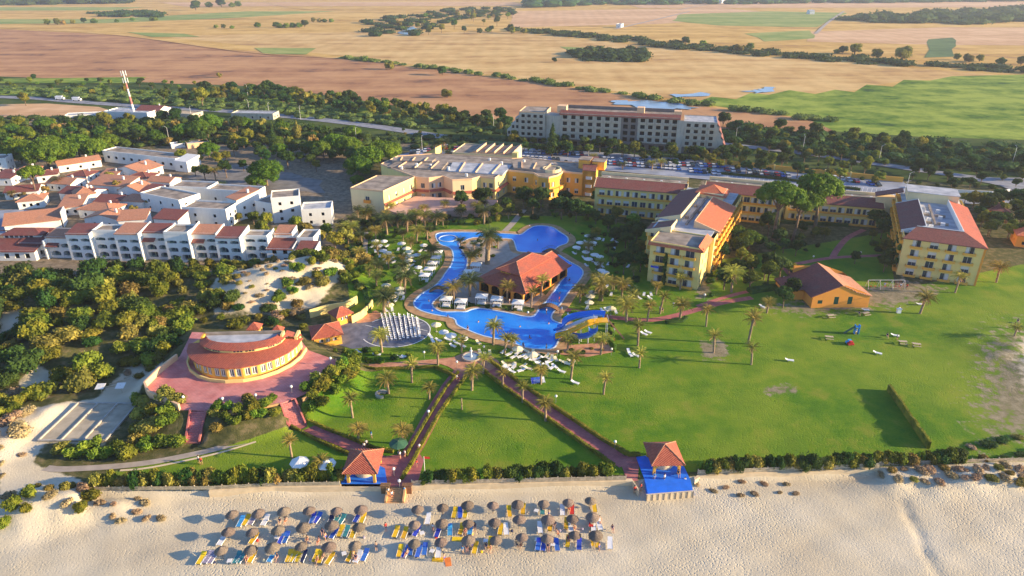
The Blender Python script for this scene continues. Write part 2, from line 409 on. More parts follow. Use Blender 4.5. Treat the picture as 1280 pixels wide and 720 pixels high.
def H(x, y): return float(H_np(np.array([float(x)]), np.array([float(y)]))[0])
def G(px, py):
    z = 0.0
    for _ in range(12):
        p = P(px, py, z); z = .5*z + .5*H(p.x, p.y)
    p = P(px, py, z); return p

SANDS = [[(270,398),(262,376),(295,348),(345,332),(405,320),(440,330),(430,355),(395,385),(345,396)],
         [(0,440),(0,405),(28,400),(52,402),(45,420),(20,438)],
         [(28,495),(25,480),(50,462),(65,470),(60,500)],
         [(0,560),(0,520),(40,515),(120,500),(160,460),(205,448),(205,466),(185,486),(176,500),(130,560),(60,555),(40,580),(100,600),(110,612),(60,625),(0,625)],
         (70, [(1265,410),(1400,395),(1400,540),(1280,520),(1250,450)], .62)]
EARTHS = [[(-60,330),(60,322),(390,322),(380,340),(200,350),(0,345)], [(-60,255),(20,258),(80,262),(40,300),(-60,310)],
          [(210,175),(330,165),(450,180),(440,330),(400,320),(300,260),(200,230)], [(0,190),(240,185),(240,330),(0,330)], [(500,160),(640,168),(640,186),(500,186)],
          (40, [(955,384),(1000,380),(1130,352),(1180,362),(1140,378),(1010,392)]), (30, [(876,228),(905,228),(905,300),(884,372),(872,372)]),
          (120, [(1225,420),(1330,380),(1330,560),(1225,560),(1205,500)], .72), (26, [(875,428),(905,428),(910,446),(880,448)]), (22, [(955,486),(990,482),(995,490),(960,492)])]
LAWNS = [[(100,612),(140,590),(260,565),(365,536),(425,562),(500,590),(430,606)],
         [(372,540),(385,500),(430,470),(548,452),(640,455),(700,440),(760,440),(870,400),(960,385),(1100,366),(1280,330),(1500,330),(1500,575),(860,590),(500,604)],
         [(428,305),(470,285),(620,270),(730,270),(830,290),(880,400),(760,445),(700,450),(540,455),(425,455),(440,400)],
         [(870,330),(1110,290),(1120,370),(940,400),(860,400)]]
def masks_np(x, y):
    d = CT*y + ST*CAM_H; px = 640 + F*x/d; py = 360 + F*(-ST*y + CT*CAM_H)/d
    wl = np.interp(x, WX, WY)
    def soft(polys, w):
        m = np.zeros(x.shape)
        for pl in polys:
            gn = 1
            if isinstance(pl, tuple): w, pl, gn = (*pl, 1)[:3]
            ins = in_poly_np(px, py, pl); dd = seg_dist_np(px, py, pl)
            m = np.maximum(m, gn*np.clip(.5 + np.where(ins, dd, -dd)/w, 0, 1))
        return m
    sand = np.maximum(soft(SANDS, 16), np.clip((wl - y + .6)/1.2, 0, 1))
    return sand, soft(LAWNS, 5), soft(EARTHS, 24)

def groundmat():
    m = newmat('ground_cover'); N, L = nt(m); b = N['Principled BSDF']; b.inputs['Roughness'].default_value = .95; b.inputs['Specular IOR Level'].default_value = .1
    g = N.new('ShaderNodeNewGeometry'); at = N.new('ShaderNodeAttribute'); at.attribute_name = 'cover'
    sp = N.new('ShaderNodeSeparateColor'); L.new(at.outputs['Color'], sp.inputs[0])
    def noise(s, d=5, r=.55):
        n = N.new('ShaderNodeTexNoise'); n.inputs['Scale'].default_value = s; n.inputs['Detail'].default_value = d; n.inputs['Roughness'].default_value = r
        L.new(g.outputs['Position'], n.inputs['Vector']); return n.outputs['Fac']
    def ramp(fac, stops):
        r = N.new('ShaderNodeValToRGB'); e = r.color_ramp.elements
        e[0].position = stops[0][0]; e[0].color = rgb(stops[0][1]); e[1].position = stops[-1][0]; e[1].color = rgb(stops[-1][1])
        for p, c in stops[1:-1]: q = e.new(p); q.color = rgb(c)
        L.new(fac, r.inputs[0]); return r.outputs[0]
    def mix(f, a, c):
        x = N.new('ShaderNodeMix'); x.data_type = 'RGBA'
        L.new(f, x.inputs[0]); L.new(a, x.inputs[6]); L.new(c, x.inputs[7]); return x.outputs[2]
    def edge(maskout, amp, n):
        a = N.new('ShaderNodeMath'); a.operation = 'MULTIPLY_ADD'; L.new(n, a.inputs[0]); a.inputs[1].default_value = amp; L.new(maskout, a.inputs[2])
        r = N.new('ShaderNodeMapRange'); r.interpolation_type = 'SMOOTHSTEP'; r.inputs[1].default_value = .5 + amp*.5 - .12; r.inputs[2].default_value = .5 + amp*.5 + .12; L.new(a.outputs[0], r.inputs[0]); return r.outputs[0]
    n1 = noise(.5, 8, .65); n2 = noise(.07, 6, .6); n3 = noise(3.0, 4); n4 = noise(.16, 7, .65)
    scrub = ramp(n1, [(.3,(.045,.055,.018)), (.5,(.10,.10,.035)), (.68,(.22,.17,.09))])
    lawn = ramp(n4, [(.30,(.045,.155,.006)), (.44,(.09,.23,.008)), (.54,(.17,.29,.010)), (.66,(.32,.32,.04))])
    lawn2 = ramp(n3, [(.3,(.035,.11,.008)), (.7,(.12,.20,.02))])
    x = N.new('ShaderNodeMix'); x.data_type = 'RGBA'; x.inputs[0].default_value = .5; L.new(lawn, x.inputs[6]); L.new(lawn2, x.inputs[7]); lawn = x.outputs[2]
    big = N.new('ShaderNodeMapRange'); big.inputs[1].default_value = .45; big.inputs[2].default_value = .62; big.inputs[4].default_value = .5; L.new(noise(.035, 4, .6), big.inputs[0])
    xx = N.new('ShaderNodeMix'); xx.data_type = 'RGBA'; L.new(big.outputs[0], xx.inputs[0]); L.new(lawn, xx.inputs[6]); xx.inputs[7].default_value = (.26,.32,.03,1); lawn = xx.outputs[2]
    earth = ramp(n1, [(.3,(.13,.11,.08)), (.5,(.26,.20,.14)), (.7,(.40,.32,.23))])
    sand = ramp(n2, [(.3,(.53,.445,.305)), (.5,(.60,.52,.37)), (.7,(.66,.585,.44))])
    c = mix(edge(sp.outputs[1], .5, n1), scrub, lawn)
    ee = N.new('ShaderNodeMath'); ee.operation = 'MULTIPLY'; ee.inputs[1].default_value = .85; L.new(edge(sp.outputs[2], 1.5, n1), ee.inputs[0])
    c = mix(ee.outputs[0], c, earth)
    sf = edge(sp.outputs[0], .7, n1)
    c = mix(sf, c, sand)
    L.new(c, b.inputs['Base Color'])
    # footprints and ripples in sand, tufts in grass
    v = N.new('ShaderNodeTexVoronoi'); v.inputs['Scale'].default_value = 2.3
    nd = N.new('ShaderNodeTexNoise'); nd.inputs['Scale'].default_value = 1.6; nd.inputs['Detail'].default_value = 2
    L.new(g.outputs['Position'], nd.inputs['Vector'])
    va = N.new('ShaderNodeMixRGB'); va.inputs[0].default_value = .35; L.new(g.outputs['Position'], va.inputs[1]); L.new(nd.outputs['Color'], va.inputs[2])
    L.new(g.outputs['Position'], v.inputs['Vector'])
    fr = N.new('ShaderNodeMapRange'); fr.inputs[1].default_value = .05; fr.inputs[2].default_value = .45; L.new(v.outputs['Distance'], fr.inputs[0])
    n5 = noise(3.4, 5, .65)
    am = N.new('ShaderNodeMapRange'); am.inputs[1].default_value = .42; am.inputs[2].default_value = .6; am.inputs[3].default_value = .25; L.new(noise(.045, 3), am.inputs[0])
    fm = N.new('ShaderNodeMath'); fm.operation = 'MULTIPLY'; L.new(fr.outputs[0], fm.inputs[0]); L.new(am.outputs[0], fm.inputs[1])
    ad = N.new('ShaderNodeMath'); ad.operation = 'ADD'; L.new(fm.outputs[0], ad.inputs[0]); L.new(n5, ad.inputs[1])
    bp = N.new('ShaderNodeBump'); bp.inputs['Distance'].default_value = .085; bp.inputs['Strength'].default_value = .8; L.new(ad.outputs[0], bp.inputs['Height'])
    L.new(bp.outputs[0], b.inputs['Normal'])
    return m
M['ground'] = groundmat()

def axis(fine0, fine1, step, lo, hi, grow=1.12):
    a = list(np.arange(fine0, fine1, step)); s = step; v = fine1
    while v < hi: a.append(v); s *= grow; v += s
    a.append(hi); s = step; v = fine0
    while v > lo:
        s *= grow; v -= s; a.insert(0, max(v, lo))
    return np.array(sorted(set(a)))
XS = axis(-112, 112, .75, -9000, 9000, 1.13); YS = axis(66, 215, .75, -60, 12000, 1.10)
gx, gy = np.meshgrid(XS, YS); nx, ny = len(XS), len(YS)
fx, fy = gx.ravel(), gy.ravel()
fz = H_np(fx, fy); fz = np.where(np.abs(fx) + 0*fy > 400, 0, fz)
me = bpy.data.meshes.new('ground')
idx = np.arange(nx*ny).reshape(ny, nx)
faces = np.stack([idx[:-1,:-1], idx[:-1,1:], idx[1:,1:], idx[1:,:-1]], -1).reshape(-1, 4)
me.vertices.add(nx*ny); me.vertices.foreach_set('co', np.stack([fx, fy, fz], -1).ravel())
me.loops.add(faces.size); me.loops.foreach_set('vertex_index', faces.ravel())
me.polygons.add(len(faces)); me.polygons.foreach_set('loop_start', np.arange(0, faces.size, 4)); me.polygons.foreach_set('loop_total', np.full(len(faces), 4))
me.polygons.foreach_set('use_smooth', np.ones(len(faces), bool))
me.update(calc_edges=True)
sa, la, ea = masks_np(fx, fy)
near = (fy < 420) & (np.abs(fx) < 420)
ca = me.color_attributes.new('cover', 'FLOAT_COLOR', 'POINT')
ca.data.foreach_set('color', np.stack([np.where(near, sa, 0), np.where(near, la, 0), np.where(near, ea, 0), np.ones(nx*ny)], -1).ravel())
me.materials.append(M['ground'])
struct(link('ground', me))

def sheet(name, px, z, m, world=False, rag=0, step=3, sm=0, kind='structure', thick=0):
    pts = [tuple(p) for p in px]
    if sm: pts = smooth_line(pts, sm, True)
    if not world: pts = [(P(a, b, z).x, P(a, b, z).y) for a, b in pts]
    if rag: pts = ragged(pts, rag, step)
    mb = MB()
    if thick: mb.prism(pts, z - thick, z)
    else: mb.poly([(p[0], p[1], z) for p in pts])
    return struct(mb.build(name, m), kind)
def strip(name, px, w, z, m, sm=4, thick=0, world=False):
    ln = [tuple(p) for p in px] if world else [(P(a, b, z).x, P(a, b, z).y) for a, b in px]
    if sm: ln = smooth_line(ln, sm)
    l, r = offset_line(ln, -w/2), offset_line(ln, w/2)
    mb = MB()
    for i in range(len(ln) - 1):
        a, b, c, d = [(q[0], q[1], z) for q in (r[i], r[i+1], l[i+1], l[i])]
        mb.quad(a, b, c, d)
        if thick:
            lo = [(q[0], q[1], z - thick) for q in (r[i], r[i+1], l[i+1], l[i])]
            mb.quad(lo[0], lo[1], b, a); mb.quad(lo[2], lo[3], d, c)
    return struct(mb.build(name, m))

# ------------------------------------------------------------------ farmland
def fieldmat(name, c, c2, stretch=(.002,.02), ang=.25, fine=.03, c3=None):
    m = newmat(name); N, L = nt(m); b = N['Principled BSDF']; b.inputs['Roughness'].default_value = .95; b.inputs['Specular IOR Level'].default_value = .05
    g = N.new('ShaderNodeNewGeometry'); mp = N.new('ShaderNodeMapping'); mp.inputs['Rotation'].default_value = (0, 0, ang)
    mp.inputs['Scale'].default_value = (stretch[0], stretch[1], 1); L.new(g.outputs['Position'], mp.inputs['Vector'])
    n = N.new('ShaderNodeTexNoise'); n.inputs['Scale'].default_value = 1; n.inputs['Detail'].default_value = 8; n.inputs['Roughness'].default_value = .65; L.new(mp.outputs[0], n.inputs['Vector'])
    n2 = N.new('ShaderNodeTexNoise'); n2.inputs['Scale'].default_value = fine; n2.inputs['Detail'].default_value = 8; n2.inputs['Roughness'].default_value = .7; L.new(g.outputs['Position'], n2.inputs['Vector'])
    ad = N.new('ShaderNodeMath'); ad.operation = 'ADD'; L.new(n.outputs['Fac'], ad.inputs[0]); L.new(n2.outputs['Fac'], ad.inputs[1])
    r = N.new('ShaderNodeValToRGB'); e = r.color_ramp.elements; e[0].position = .44; e[0].color = rgb(c); e[1].position = .56; e[1].color = rgb(c2)
    if c3: q = e.new(.39); q.color = rgb(c3)
    ha = N.new('ShaderNodeMath'); ha.operation = 'MULTIPLY'; ha.inputs[1].default_value = .5; L.new(ad.outputs[0], ha.inputs[0]); L.new(ha.outputs[0], r.inputs[0])
    wv = N.new('ShaderNodeTexWave'); wv.inputs['Scale'].default_value = .018; wv.inputs['Distortion'].default_value = 1.5; m2 = N.new('ShaderNodeMapping'); m2.inputs['Rotation'].default_value = (0, 0, 1.2 + ang*4); L.new(g.outputs['Position'], m2.inputs['Vector']); L.new(m2.outputs[0], wv.inputs['Vector'])
    wr = N.new('ShaderNodeMapRange'); wr.inputs[3].default_value = .96; wr.inputs[4].default_value = 1.02; L.new(wv.outputs['Fac'], wr.inputs[0]); mm = N.new('ShaderNodeMix'); mm.data_type = 'RGBA'; mm.blend_type = 'MULTIPLY'; mm.inputs[0].default_value = 1
    L.new(r.outputs[0], mm.inputs[6]); L.new(wr.outputs[0], mm.inputs[7]); L.new(mm.outputs[2], b.inputs['Base Color']); return m
FM = {'gold': fieldmat('stubble_field', (.50,.30,.08), (.68,.45,.15), c3=(.38,.22,.09)), 'gold2': fieldmat('pale_stubble', (.52,.32,.12), (.68,.47,.20), (.003,.03), ang=-.3, c3=(.40,.24,.10)),
      'brown': fieldmat('ploughed_field', (.36,.18,.09), (.52,.29,.14), (.006,.03), .1, .03, c3=(.17,.10,.07)), 'green': fieldmat('green_field', (.20,.28,.07), (.36,.38,.12)),
      'marsh': fieldmat('marsh_grass', (.10,.19,.02), (.30,.37,.06), (.012,.03), .1, .06, c3=(.03,.08,.02)), 'dgreen': fieldmat('dark_crop', (.08,.14,.06), (.13,.2,.08), (.05,.01), 0),
      'belt': fieldmat('rough_grass', (.035,.07,.015), (.09,.12,.03), (.02,.05), 0, .08), 'rose': fieldmat('pale_earth_field', (.55,.33,.17), (.70,.46,.26), ang=.5)}
zz = [.05]
def field(pts, m, name='field'):
    zz[0] += .02; return sheet(name, pts, zz[0], FM[m], rag=1.5, step=40)
field([(-1200,102),(0,100),(330,112),(640,150),(900,172),(1280,172),(2400,172),(3000,-26),(-2400,-26)], 'gold', 'farmland')
field([(-1200,186),(0,170),(500,178),(650,188),(1120,222),(1280,236),(2400,236),(2400,150),(1280,160),(1040,158),(640,146),(330,104),(0,94),(-1200,94)], 'belt', 'scrub_land')
field([(-1200,50),(0,36),(150,44),(290,62),(430,73),(620,97),(870,131),(1042,154),(1042,168),(640,152),(330,109),(0,95),(-1200,95)], 'brown')
field([(440,40),(640,40),(850,62),(1280,96),(1130,100),(1060,114),(870,126),(700,105),(430,70),(200,45)], 'gold2')
field([(868,128),(890,121),(915,124),(935,117),(965,119),(985,113),(1020,118),(1045,112),(1070,116),(1085,106),(1115,108),(1130,100),(1165,101),(1190,95),(1280,93),(2000,70),(2200,200),(1280,176),(1050,165),(1000,148)], 'marsh')
field([(868,138),(1040,158),(1042,166),(900,150)], 'brown')
field([(-1200,30),(0,24),(130,24),(310,14),(420,14),(300,22),(130,29),(-1200,38)], 'green')
field([(-1200,12),(0,9),(180,9),(140,13),(-1200,16)], 'green')
field([(640,14),(900,10),(1000,18),(820,30),(640,34)], 'rose')
field([(850,18),(960,14),(1060,16),(1020,34),(900,32),(840,26)], 'green')
field([(1000,40),(1180,34),(1700,36),(1700,60),(1180,56),(1010,52)], 'rose')
field([(930,42),(1010,38),(1020,48),(960,52)], 'green')
field([(1161,49),(1192,47),(1193,71),(1157,72)], 'dgreen')
field([(160,40),(230,42),(250,46),(190,46)], 'green')
field([(700,58),(740,60),(780,66),(720,66)], 'green')
field([(320,60),(390,60),(385,68),(330,67)], 'green')
field([(200,3),(640,2),(660,7),(230,8)], 'rose')
field([(0,2),(90,2),(70,6),(-200,6)], 'green')
field([(780,4),(1280,2),(1280,9),(800,10)], 'rose')
field([(60,130),(120,135),(165,146),(100,155),(-200,160),(-200,132)], 'rose')
field([(0,98),(180,96),(165,104),(0,104)], 'marsh')
field([(0,108),(320,116),(640,160),(640,166),(300,130),(0,118)], 'marsh', 'reed_bed')
for pts in [[(765,126),(800,125),(850,129),(872,137),(820,136),(775,131)], [(843,119),(868,116.5),(893,117),(880,121),(850,122)], [(938,114),(950,111),(965,109),(970,112),(958,116),(945,116)], [(500,40),(514,33),(520,36),(512,43)], [(905,4),(912,2),(914,5)]]:
    zz[0] += .02; sheet('water', pts, zz[0], M['pond'], sm=4, rag=2.5, step=9)
# tracks between fields
for pts, w in [([(1020,42),(1035,28),(1055,14)], 5), ([(330,2),(390,12),(640,18)], 4), ([(770,36),(830,22),(862,14)], 6), ([(850,12),(870,8),(905,2)], 5), ([(0,34),(150,44),(300,64),(430,73)], 3)]:
    zz[0] += .02; strip('track', pts, w, zz[0], FM['gold2'] if w < 5 else M['pave'])
# roads
strip('road', [(-300,118),(0,121),(95,127),(180,133),(300,140),(440,154),(560,172)], 9, .30, M['asph'])
strip('road', [(905,180),(960,186),(1040,196),(1120,208),(1220,222),(1330,232)], 7, .30, M['asph'])
strip('road', [(1110,249),(1180,252),(1290,249),(1500,240)], 6, .30, M['asph'])
sheet('road', [(1215,224),(1260,222),(1400,226),(1400,262),(1255,250),(1268,242),(1250,232)], .33, M['asph'], sm=3)
sheet('car_park', [(488,196),(556,180),(640,184),(780,192),(905,203),(1128,226),(1150,246),(1080,246),(960,232),(860,222),(745,212),(560,207)], .34, M['carpark'])
# white bay lines painted on the car park: belong to the car park as one thin sheet
mb = MB()
for i in range(46):
    for dy in (0,):
        a = P(870+i*5.6, 217+i*.62, .35); b = P(872+i*5.6, 211+i*.62, .35)
        mb.quad((a.x,a.y,.345),(a.x+.15,a.y,.345),(b.x+.15,b.y,.345),(b.x,b.y,.345))
struct(mb.build('bay_markings', M['paint']))
sheet('sandy_yard', [(235,212),(300,205),(345,212),(400,226),(405,240),(300,236),(240,228)], .05, mat('shadowed_yard_earth', (.20,.19,.18), v=.25, scale=.3, rough=.95, world=True, detail=8), rag=.8)  # the yard's shadow is put into this dark grey
sheet('courtyard', [(-120,270),(20,262),(78,266),(60,290),(-120,300)], .05, M['carpark'], rag=.2)

# ------------------------------------------------------------------ paths
strip('path', [(577,463),(562,482),(541,517),(520,556),(508,575)], 3.3, .05, M['path'], 0)
strip('path', [(600,452),(640,481),(680,510),(740,551),(782,580)], 3.2, .05, M['path'], 0)
strip('path', [(368,528),(392,538),(430,553),(478,576)], 2.5, .05, M['path'], 0)
sheet('plaza', [(468,572),(500,568),(519,560),(530,575),(522,604),(518,608),(484,608),(476,590)], .06, M['path'])
sheet('plaza', [(772,570),(800,568),(797,601),(784,602),(780,590)], .06, M['path'])
strip('path', [(404,448),(440,458),(490,456),(545,452),(575,449),(605,450)], 2.2, .054, M['patho'])
sheet('plaza', [(545,452),(565,447),(590,438),(612,444),(625,455),(612,463),(592,468),(575,466),(560,458)], .064, M['patho'], sm=3)
strip('path', [(700,386),(735,391),(770,397),(812,400),(850,393),(900,379),(940,372)], 2.0, .05, M['path'])
strip('path', [(872,383),(905,372),(938,364),(985,361)], 1.5, .05, M['path'])
strip('path', [(997,352),(980,332),(1000,329),(1042,322),(1110,319)], 1.8, .05, M['path'])
strip('path', [(1040,323),(1047,311),(1060,297),(1080,287)], 1.9, .054, M['path'])
strip('path', [(458,290),(457,320),(466,352)], 1.4, .05, M['pave'])
strip('path', [(655,262),(640,280),(630,290)], 2.2, .05, M['pave'])
strip('path', [(362,535),(320,548),(270,561),(240,568),(180,579),(110,585),(58,585),(34,570)], 1.5, .1, M['pave'])
strip('path', [(320,552),(270,567),(190,584),(150,588)], .5, .12, M['wallc'])
# slate plaza with the white ring
c = P(495, 414, 0)
ring = [(c.x + 8.4*math.cos(a), c.y + 8.0*math.sin(a)) for a in np.linspace(0, 2*PI, 49)[:-1]]
sheet('slate_plaza', [(425,397),(455,396),(470,398),(478,404),(478,432),(440,436),(420,430)], .05, M['plaza'])
sheet('slate_circle', ring, .056, M['plaza'], world=True)
sheet('painted_ring', [], 0, M['paint'], world=True) if 0 else None
mb = MB(); o1 = [(c.x + 8.4*math.cos(a), c.y + 8.0*math.sin(a)) for a in np.linspace(-2.6, 2.5, 40)]
i1 = [(c.x + 8.15*math.cos(a), c.y + 7.75*math.sin(a)) for a in np.linspace(-2.6, 2.5, 40)]
for i in range(39): mb.quad((*i1[i], .062), (*o1[i], .062), (*o1[i+1], .062), (*i1[i+1], .062))
for a0, a1, w in [((c.x-8,c.y+3),(c.x-3,c.y+.5),.2), ((c.x+4,c.y+1.6),(c.x+7.6,c.y),.2), ((c.x-5,c.y-4),(c.x+6,c.y+4.5),.15)]:
    mb.quad((a0[0],a0[1],.062),(a1[0],a1[1],.062),(a1[0],a1[1]+w,.062),(a0[0],a0[1]+w,.062))
struct(mb.build('painted_lines', M['paint']))
sheet('red_paving', [(445,396),(470,388),(480,394),(465,402),(446,404)], .06, M['patho'])

# ------------------------------------------------------------------ pool
OUT = [(545,294),(553,291),(575,290.5),(605,291),(640,293),(652,293),(662,286),(672,282.5),(689,284),(699,290),(709,297),(708,304),(698,308),(691,315),(700,320),(712.5,328),(725,335),(728,343),(719,356),(709,367),(701,379),(695,386),(689,394),(690,400),(698,404),(706,406),(708,412),(703,418),(698,425),(693,434),(683,436.5),(658,434.5),(637,427),(605,420),(585,412.5),(572,406),(567,398),(540,392.5),(522,386),(518,377.5),(527.5,367.5),(541,360),(551,351),(557,342),(565,330),(567,319),(563,310),(550,305)]
INN = [(575,304),(592,297),(618,298),(640,299),(645,308),(648,314),(662.5,315.5),(682,316.5),(689,321),(695,330),(707,336),(709,342),(698,357),(685,375),(676,384),(668,395),(655,396),(642,393),(620,389),(600,386),(590,387),(582,390),(570,390),(552,390),(541,384),(541,378),(550,370),(563,360),(580,340),(584,325),(580,317),(575,310)]
WZ = .05
ow = smooth_line([(P(a,b,WZ).x, P(a,b,WZ).y) for a, b in OUT], 3, True)
iw = smooth_line([(P(a,b,WZ).x, P(a,b,WZ).y) for a, b in INN], 3, True)
if area(ow) < 0: ow = ow[::-1]
if area(iw) < 0: iw = iw[::-1]
sheet('water', ow, WZ, M['pool'], world=True)
def ringband(name, line, a, b, z, m, drop=.25):
    o1, o2 = offset_line(line, a, True), offset_line(line, b, True)
    mb = MB(); n = len(line)
    for i in range(n):
        j = (i+1) % n
        mb.quad((*o1[i], z), (*o2[i], z), (*o2[j], z), (*o1[j], z))
        mb.quad((*o1[i], z-drop), (*o1[i], z), (*o1[j], z), (*o1[j], z-drop)); mb.quad((*o2[i], z), (*o2[i], z-drop), (*o2[j], z-drop), (*o2[j], z))
    struct(mb.build(name, m))
ringband('pool_deck', ow, .3, 2.6, .14, M['deck'])
ringband('pool_coping', ow, -.05, .32, .19, M['coping'])
mb = MB(); mb.prism(offset_line(iw, -.3, True), WZ-.1, .14); struct(mb.build('pool_island', M['pave']))
ringband('pool_coping', iw, -.32, .05, .19, M['coping'])
# ochre edge on the island's south side
ringband('island_deck', iw, -2.2, -.3, .146, M['deck'], .02)
sheet('island_garden', [(548,381),(562,368),(590,379),(640,381),(668,385),(662,391),(640,388),(600,382),(580,386),(552,386)], .16, FM['belt'], sm=2)
sheet('garden_bed', [(676,364),(700,341),(705,342),(682,369)], .17, FM['belt'])
# red slide court
sheet('slide_court', [(700,432),(760,428),(766,440),(735,446),(700,443)], .12, M['patho'])
# boccia lanes
def lane_slab():
    a, b, c_, d = G(48,549), G(150,551), G(172,506), G(102,504)
    z = .6
    q = [P(48,551,z), P(132,551,z), P(172,505,z), P(98,504,z)]
    mb = MB(); mb.prism([(p.x, p.y) for p in q], z-1.5, z); struct(mb.build('lane_court', mat('dusty_court', (.42,.36,.26), v=.2, scale=.6, rough=.95, detail=8)))
    root = empty('lane_borders', (0, 0, z))
    for i in range(4):
        t = i/3; lo = q[0].lerp(q[1], t); hi = q[3].lerp(q[2], t); d = (hi-lo); n = Vector((d.y, -d.x, 0)).normalized()*.14
        m2 = MB(); m2.prism([(lo-n)[:2], (lo+n)[:2], (hi+n)[:2], (hi-n)[:2]], .004, .28); m2.build('lane_kerb', M['conc'], root)
    for a_, b_ in ((q[0], q[1]), (q[3], q[2])):
        d = (b_-a_).normalized(); n = Vector((d.y, -d.x, 0))*.14
        m2 = MB(); m2.prism([(a_-n)[:2], (b_-n)[:2], (b_+n)[:2], (a_+n)[:2]], .002, .25); m2.build('end_kerb', M['conc'], root)
    reg(root, 'concrete borders dividing three dusty bowling lanes beside the dunes', 'bowling lanes')
lane_slab()
# terrace
mb = MB(); mb.prism([(p.x, p.y) for p in TERR], TER-1.2, TER); struct(mb.build('terrace', M['terr']))
# ------------------------------------------------------------------ foliage geometry (real leaf-sized faces on lumpy volumes)
_bm = bmesh.new(); bmesh.ops.create_icosphere(_bm, subdivisions=2, radius=1)
ICO_V = np.array([v.co[:] for v in _bm.verts]); ICO_F = np.array([[v.index for v in f.verts] for f in _bm.faces]); _bm.free()
def cloud_mesh(name, blobs, nleaf, size, rng, m, core=.80, up=.25, extra=None, flat=1.0):
    """blobs: list of (x,y,z,rx,ry,rz). leaf quads spread over the outer shell of each blob, over a lumpy core"""
    B = np.array(blobs); V = []; Fc = []; T = []
    base = 0
    w = (B[:,3]*B[:,4] + B[:,4]*B[:,5] + B[:,3]*B[:,5]); cnt = np.maximum(6, (nleaf*w/w.sum()).astype(int))
    for b, n in zip(B, cnt):
        d = rng.normal(size=(n, 3)); d[:,2] += up; d /= np.linalg.norm(d, axis=1)[:,None]
        r = rng.uniform(.78, 1.12, size=(n,1))
        # clump the leaves so the outline is uneven
        r *= 1 + .13*np.sin(d[:,0:1]*5 + b[0]*3) * np.sin(d[:,1:2]*6 + b[1]) + .08*np.sin(d[:,2:3]*9 + b[2])
        c = b[:3] + d*r*b[3:]
        nrm = d + rng.normal(size=(n,3))*.55; nrm /= np.linalg.norm(nrm, axis=1)[:,None]
        t = np.cross(nrm, rng.normal(size=(n,3))); t /= np.linalg.norm(t, axis=1)[:,None]
        u = np.cross(nrm, t); s = size*rng.uniform(.6, 1.4, size=(n,1))
        t = t*s; u = u*s*.6*flat
        q = np.stack([c-t, c-u, c+t, c+u], 1).reshape(-1, 3)
        V.append(q); Fc.append(base + np.arange(4*n).reshape(n, 4)); base += 4*n
        if core:
            iv = ICO_V * b[3:] * core * (1 + .1*np.sin(ICO_V[:,0:1]*7+b[0]) ) + b[:3]
            V.append(iv); T.append(ICO_F + base); base += len(iv)
    V = np.concatenate(V); fs = [tuple(f) for a in Fc for f in a.tolist()] + [tuple(f) for a in T for f in a.tolist()]
    if extra:
        ev, ef = extra; fs += [tuple(i + base for i in f) for f in ef]; V = np.concatenate([V, np.array(ev)])
    me = bpy.data.meshes.new(name); me.from_pydata(V.tolist(), [], fs); me.materials.append(m); me.update()
    return me
def limbs(rng, h, r, spread, n, crown_z, m, lean=(0,0), name='trunk', parent=None, fork=.5):
    mb = MB(); fz_ = h*fork
    top = (lean[0]*fork, lean[1]*fork, fz_)
    mid = (lean[0]*fork*.4 + rng.uniform(-.1,.1), lean[1]*fork*.4, fz_*.5)
    mb.path([(0,0,-.4), mid, top], [r*1.25, r, r*.8], 7)
    for k in range(n):
        a = 2*PI*k/n + rng.uniform(-.4, .4); e = (lean[0] + spread*math.cos(a), lean[1] + spread*math.sin(a), crown_z*rng.uniform(.9, 1.1))
        md = ((top[0]+e[0])*.5 + rng.uniform(-.2,.2), (top[1]+e[1])*.5, fz_*.4 + e[2]*.6)
        mb.path([top, md, e], [r*.6, r*.42, r*.18], 5)
    return mb.build(name, m, parent, smooth=True)
PROTOS = []
def shrub(name, seed, m, w=1.0, h=1.0, nb=7, nleaf=900, size=.16, low=.25):
    rng = np.random.default_rng(seed); bl = []
    for i in range(nb):
        a = rng.uniform(0, 2*PI); d = w*rng.uniform(0, .62) * (1 if i else 0); r = w*rng.uniform(.34, .55)*(1.15 if i == 0 else 1)
        z = h*rng.uniform(.28, .62)
        bl.append((math.cos(a)*d, math.sin(a)*d, z, r, r, h*rng.uniform(.30, .45)))
    root = empty(name); PROTOS.append(root)
    link('foliage', cloud_mesh('foliage', bl, nleaf, size, rng, m), root)
    mb = MB()
    for k in range(4):
        a = k*PI/2 + .5; mb.path([(0,0,-.3), (math.cos(a)*w*.2, math.sin(a)*w*.2, h*.25), (math.cos(a)*w*.45, math.sin(a)*w*.45, h*.5)], [.07*w, .05*w, .02*w], 5)
    mb.build('stem', M['trunk'], root)
    return root
def tree(name, seed, m, h=8, r=3, nb=14, nleaf=2600, size=.28, tr=.22, flat=.7, base=.35):
    rng = np.random.default_rng(seed); root = empty(name); PROTOS.append(root); bl = []
    cz = h*(base + (1-base)/2); hz = h*(1-base)/2
    for i in range(nb):
        d = rng.normal(size=3); d /= np.linalg.norm(d); q = rng.uniform(.35, .72)
        bl.append((d[0]*r*q, d[1]*r*q, cz + d[2]*hz*q, r*rng.uniform(.28,.45), r*rng.uniform(.28,.45), hz*rng.uniform(.28,.42)))
    link('crown', cloud_mesh('crown', bl, nleaf, size, rng, m, core=.7), root)
    limbs(rng, h, tr, r*.5, 5, cz, M['trunk'], parent=root, fork=base*.9)
    return root
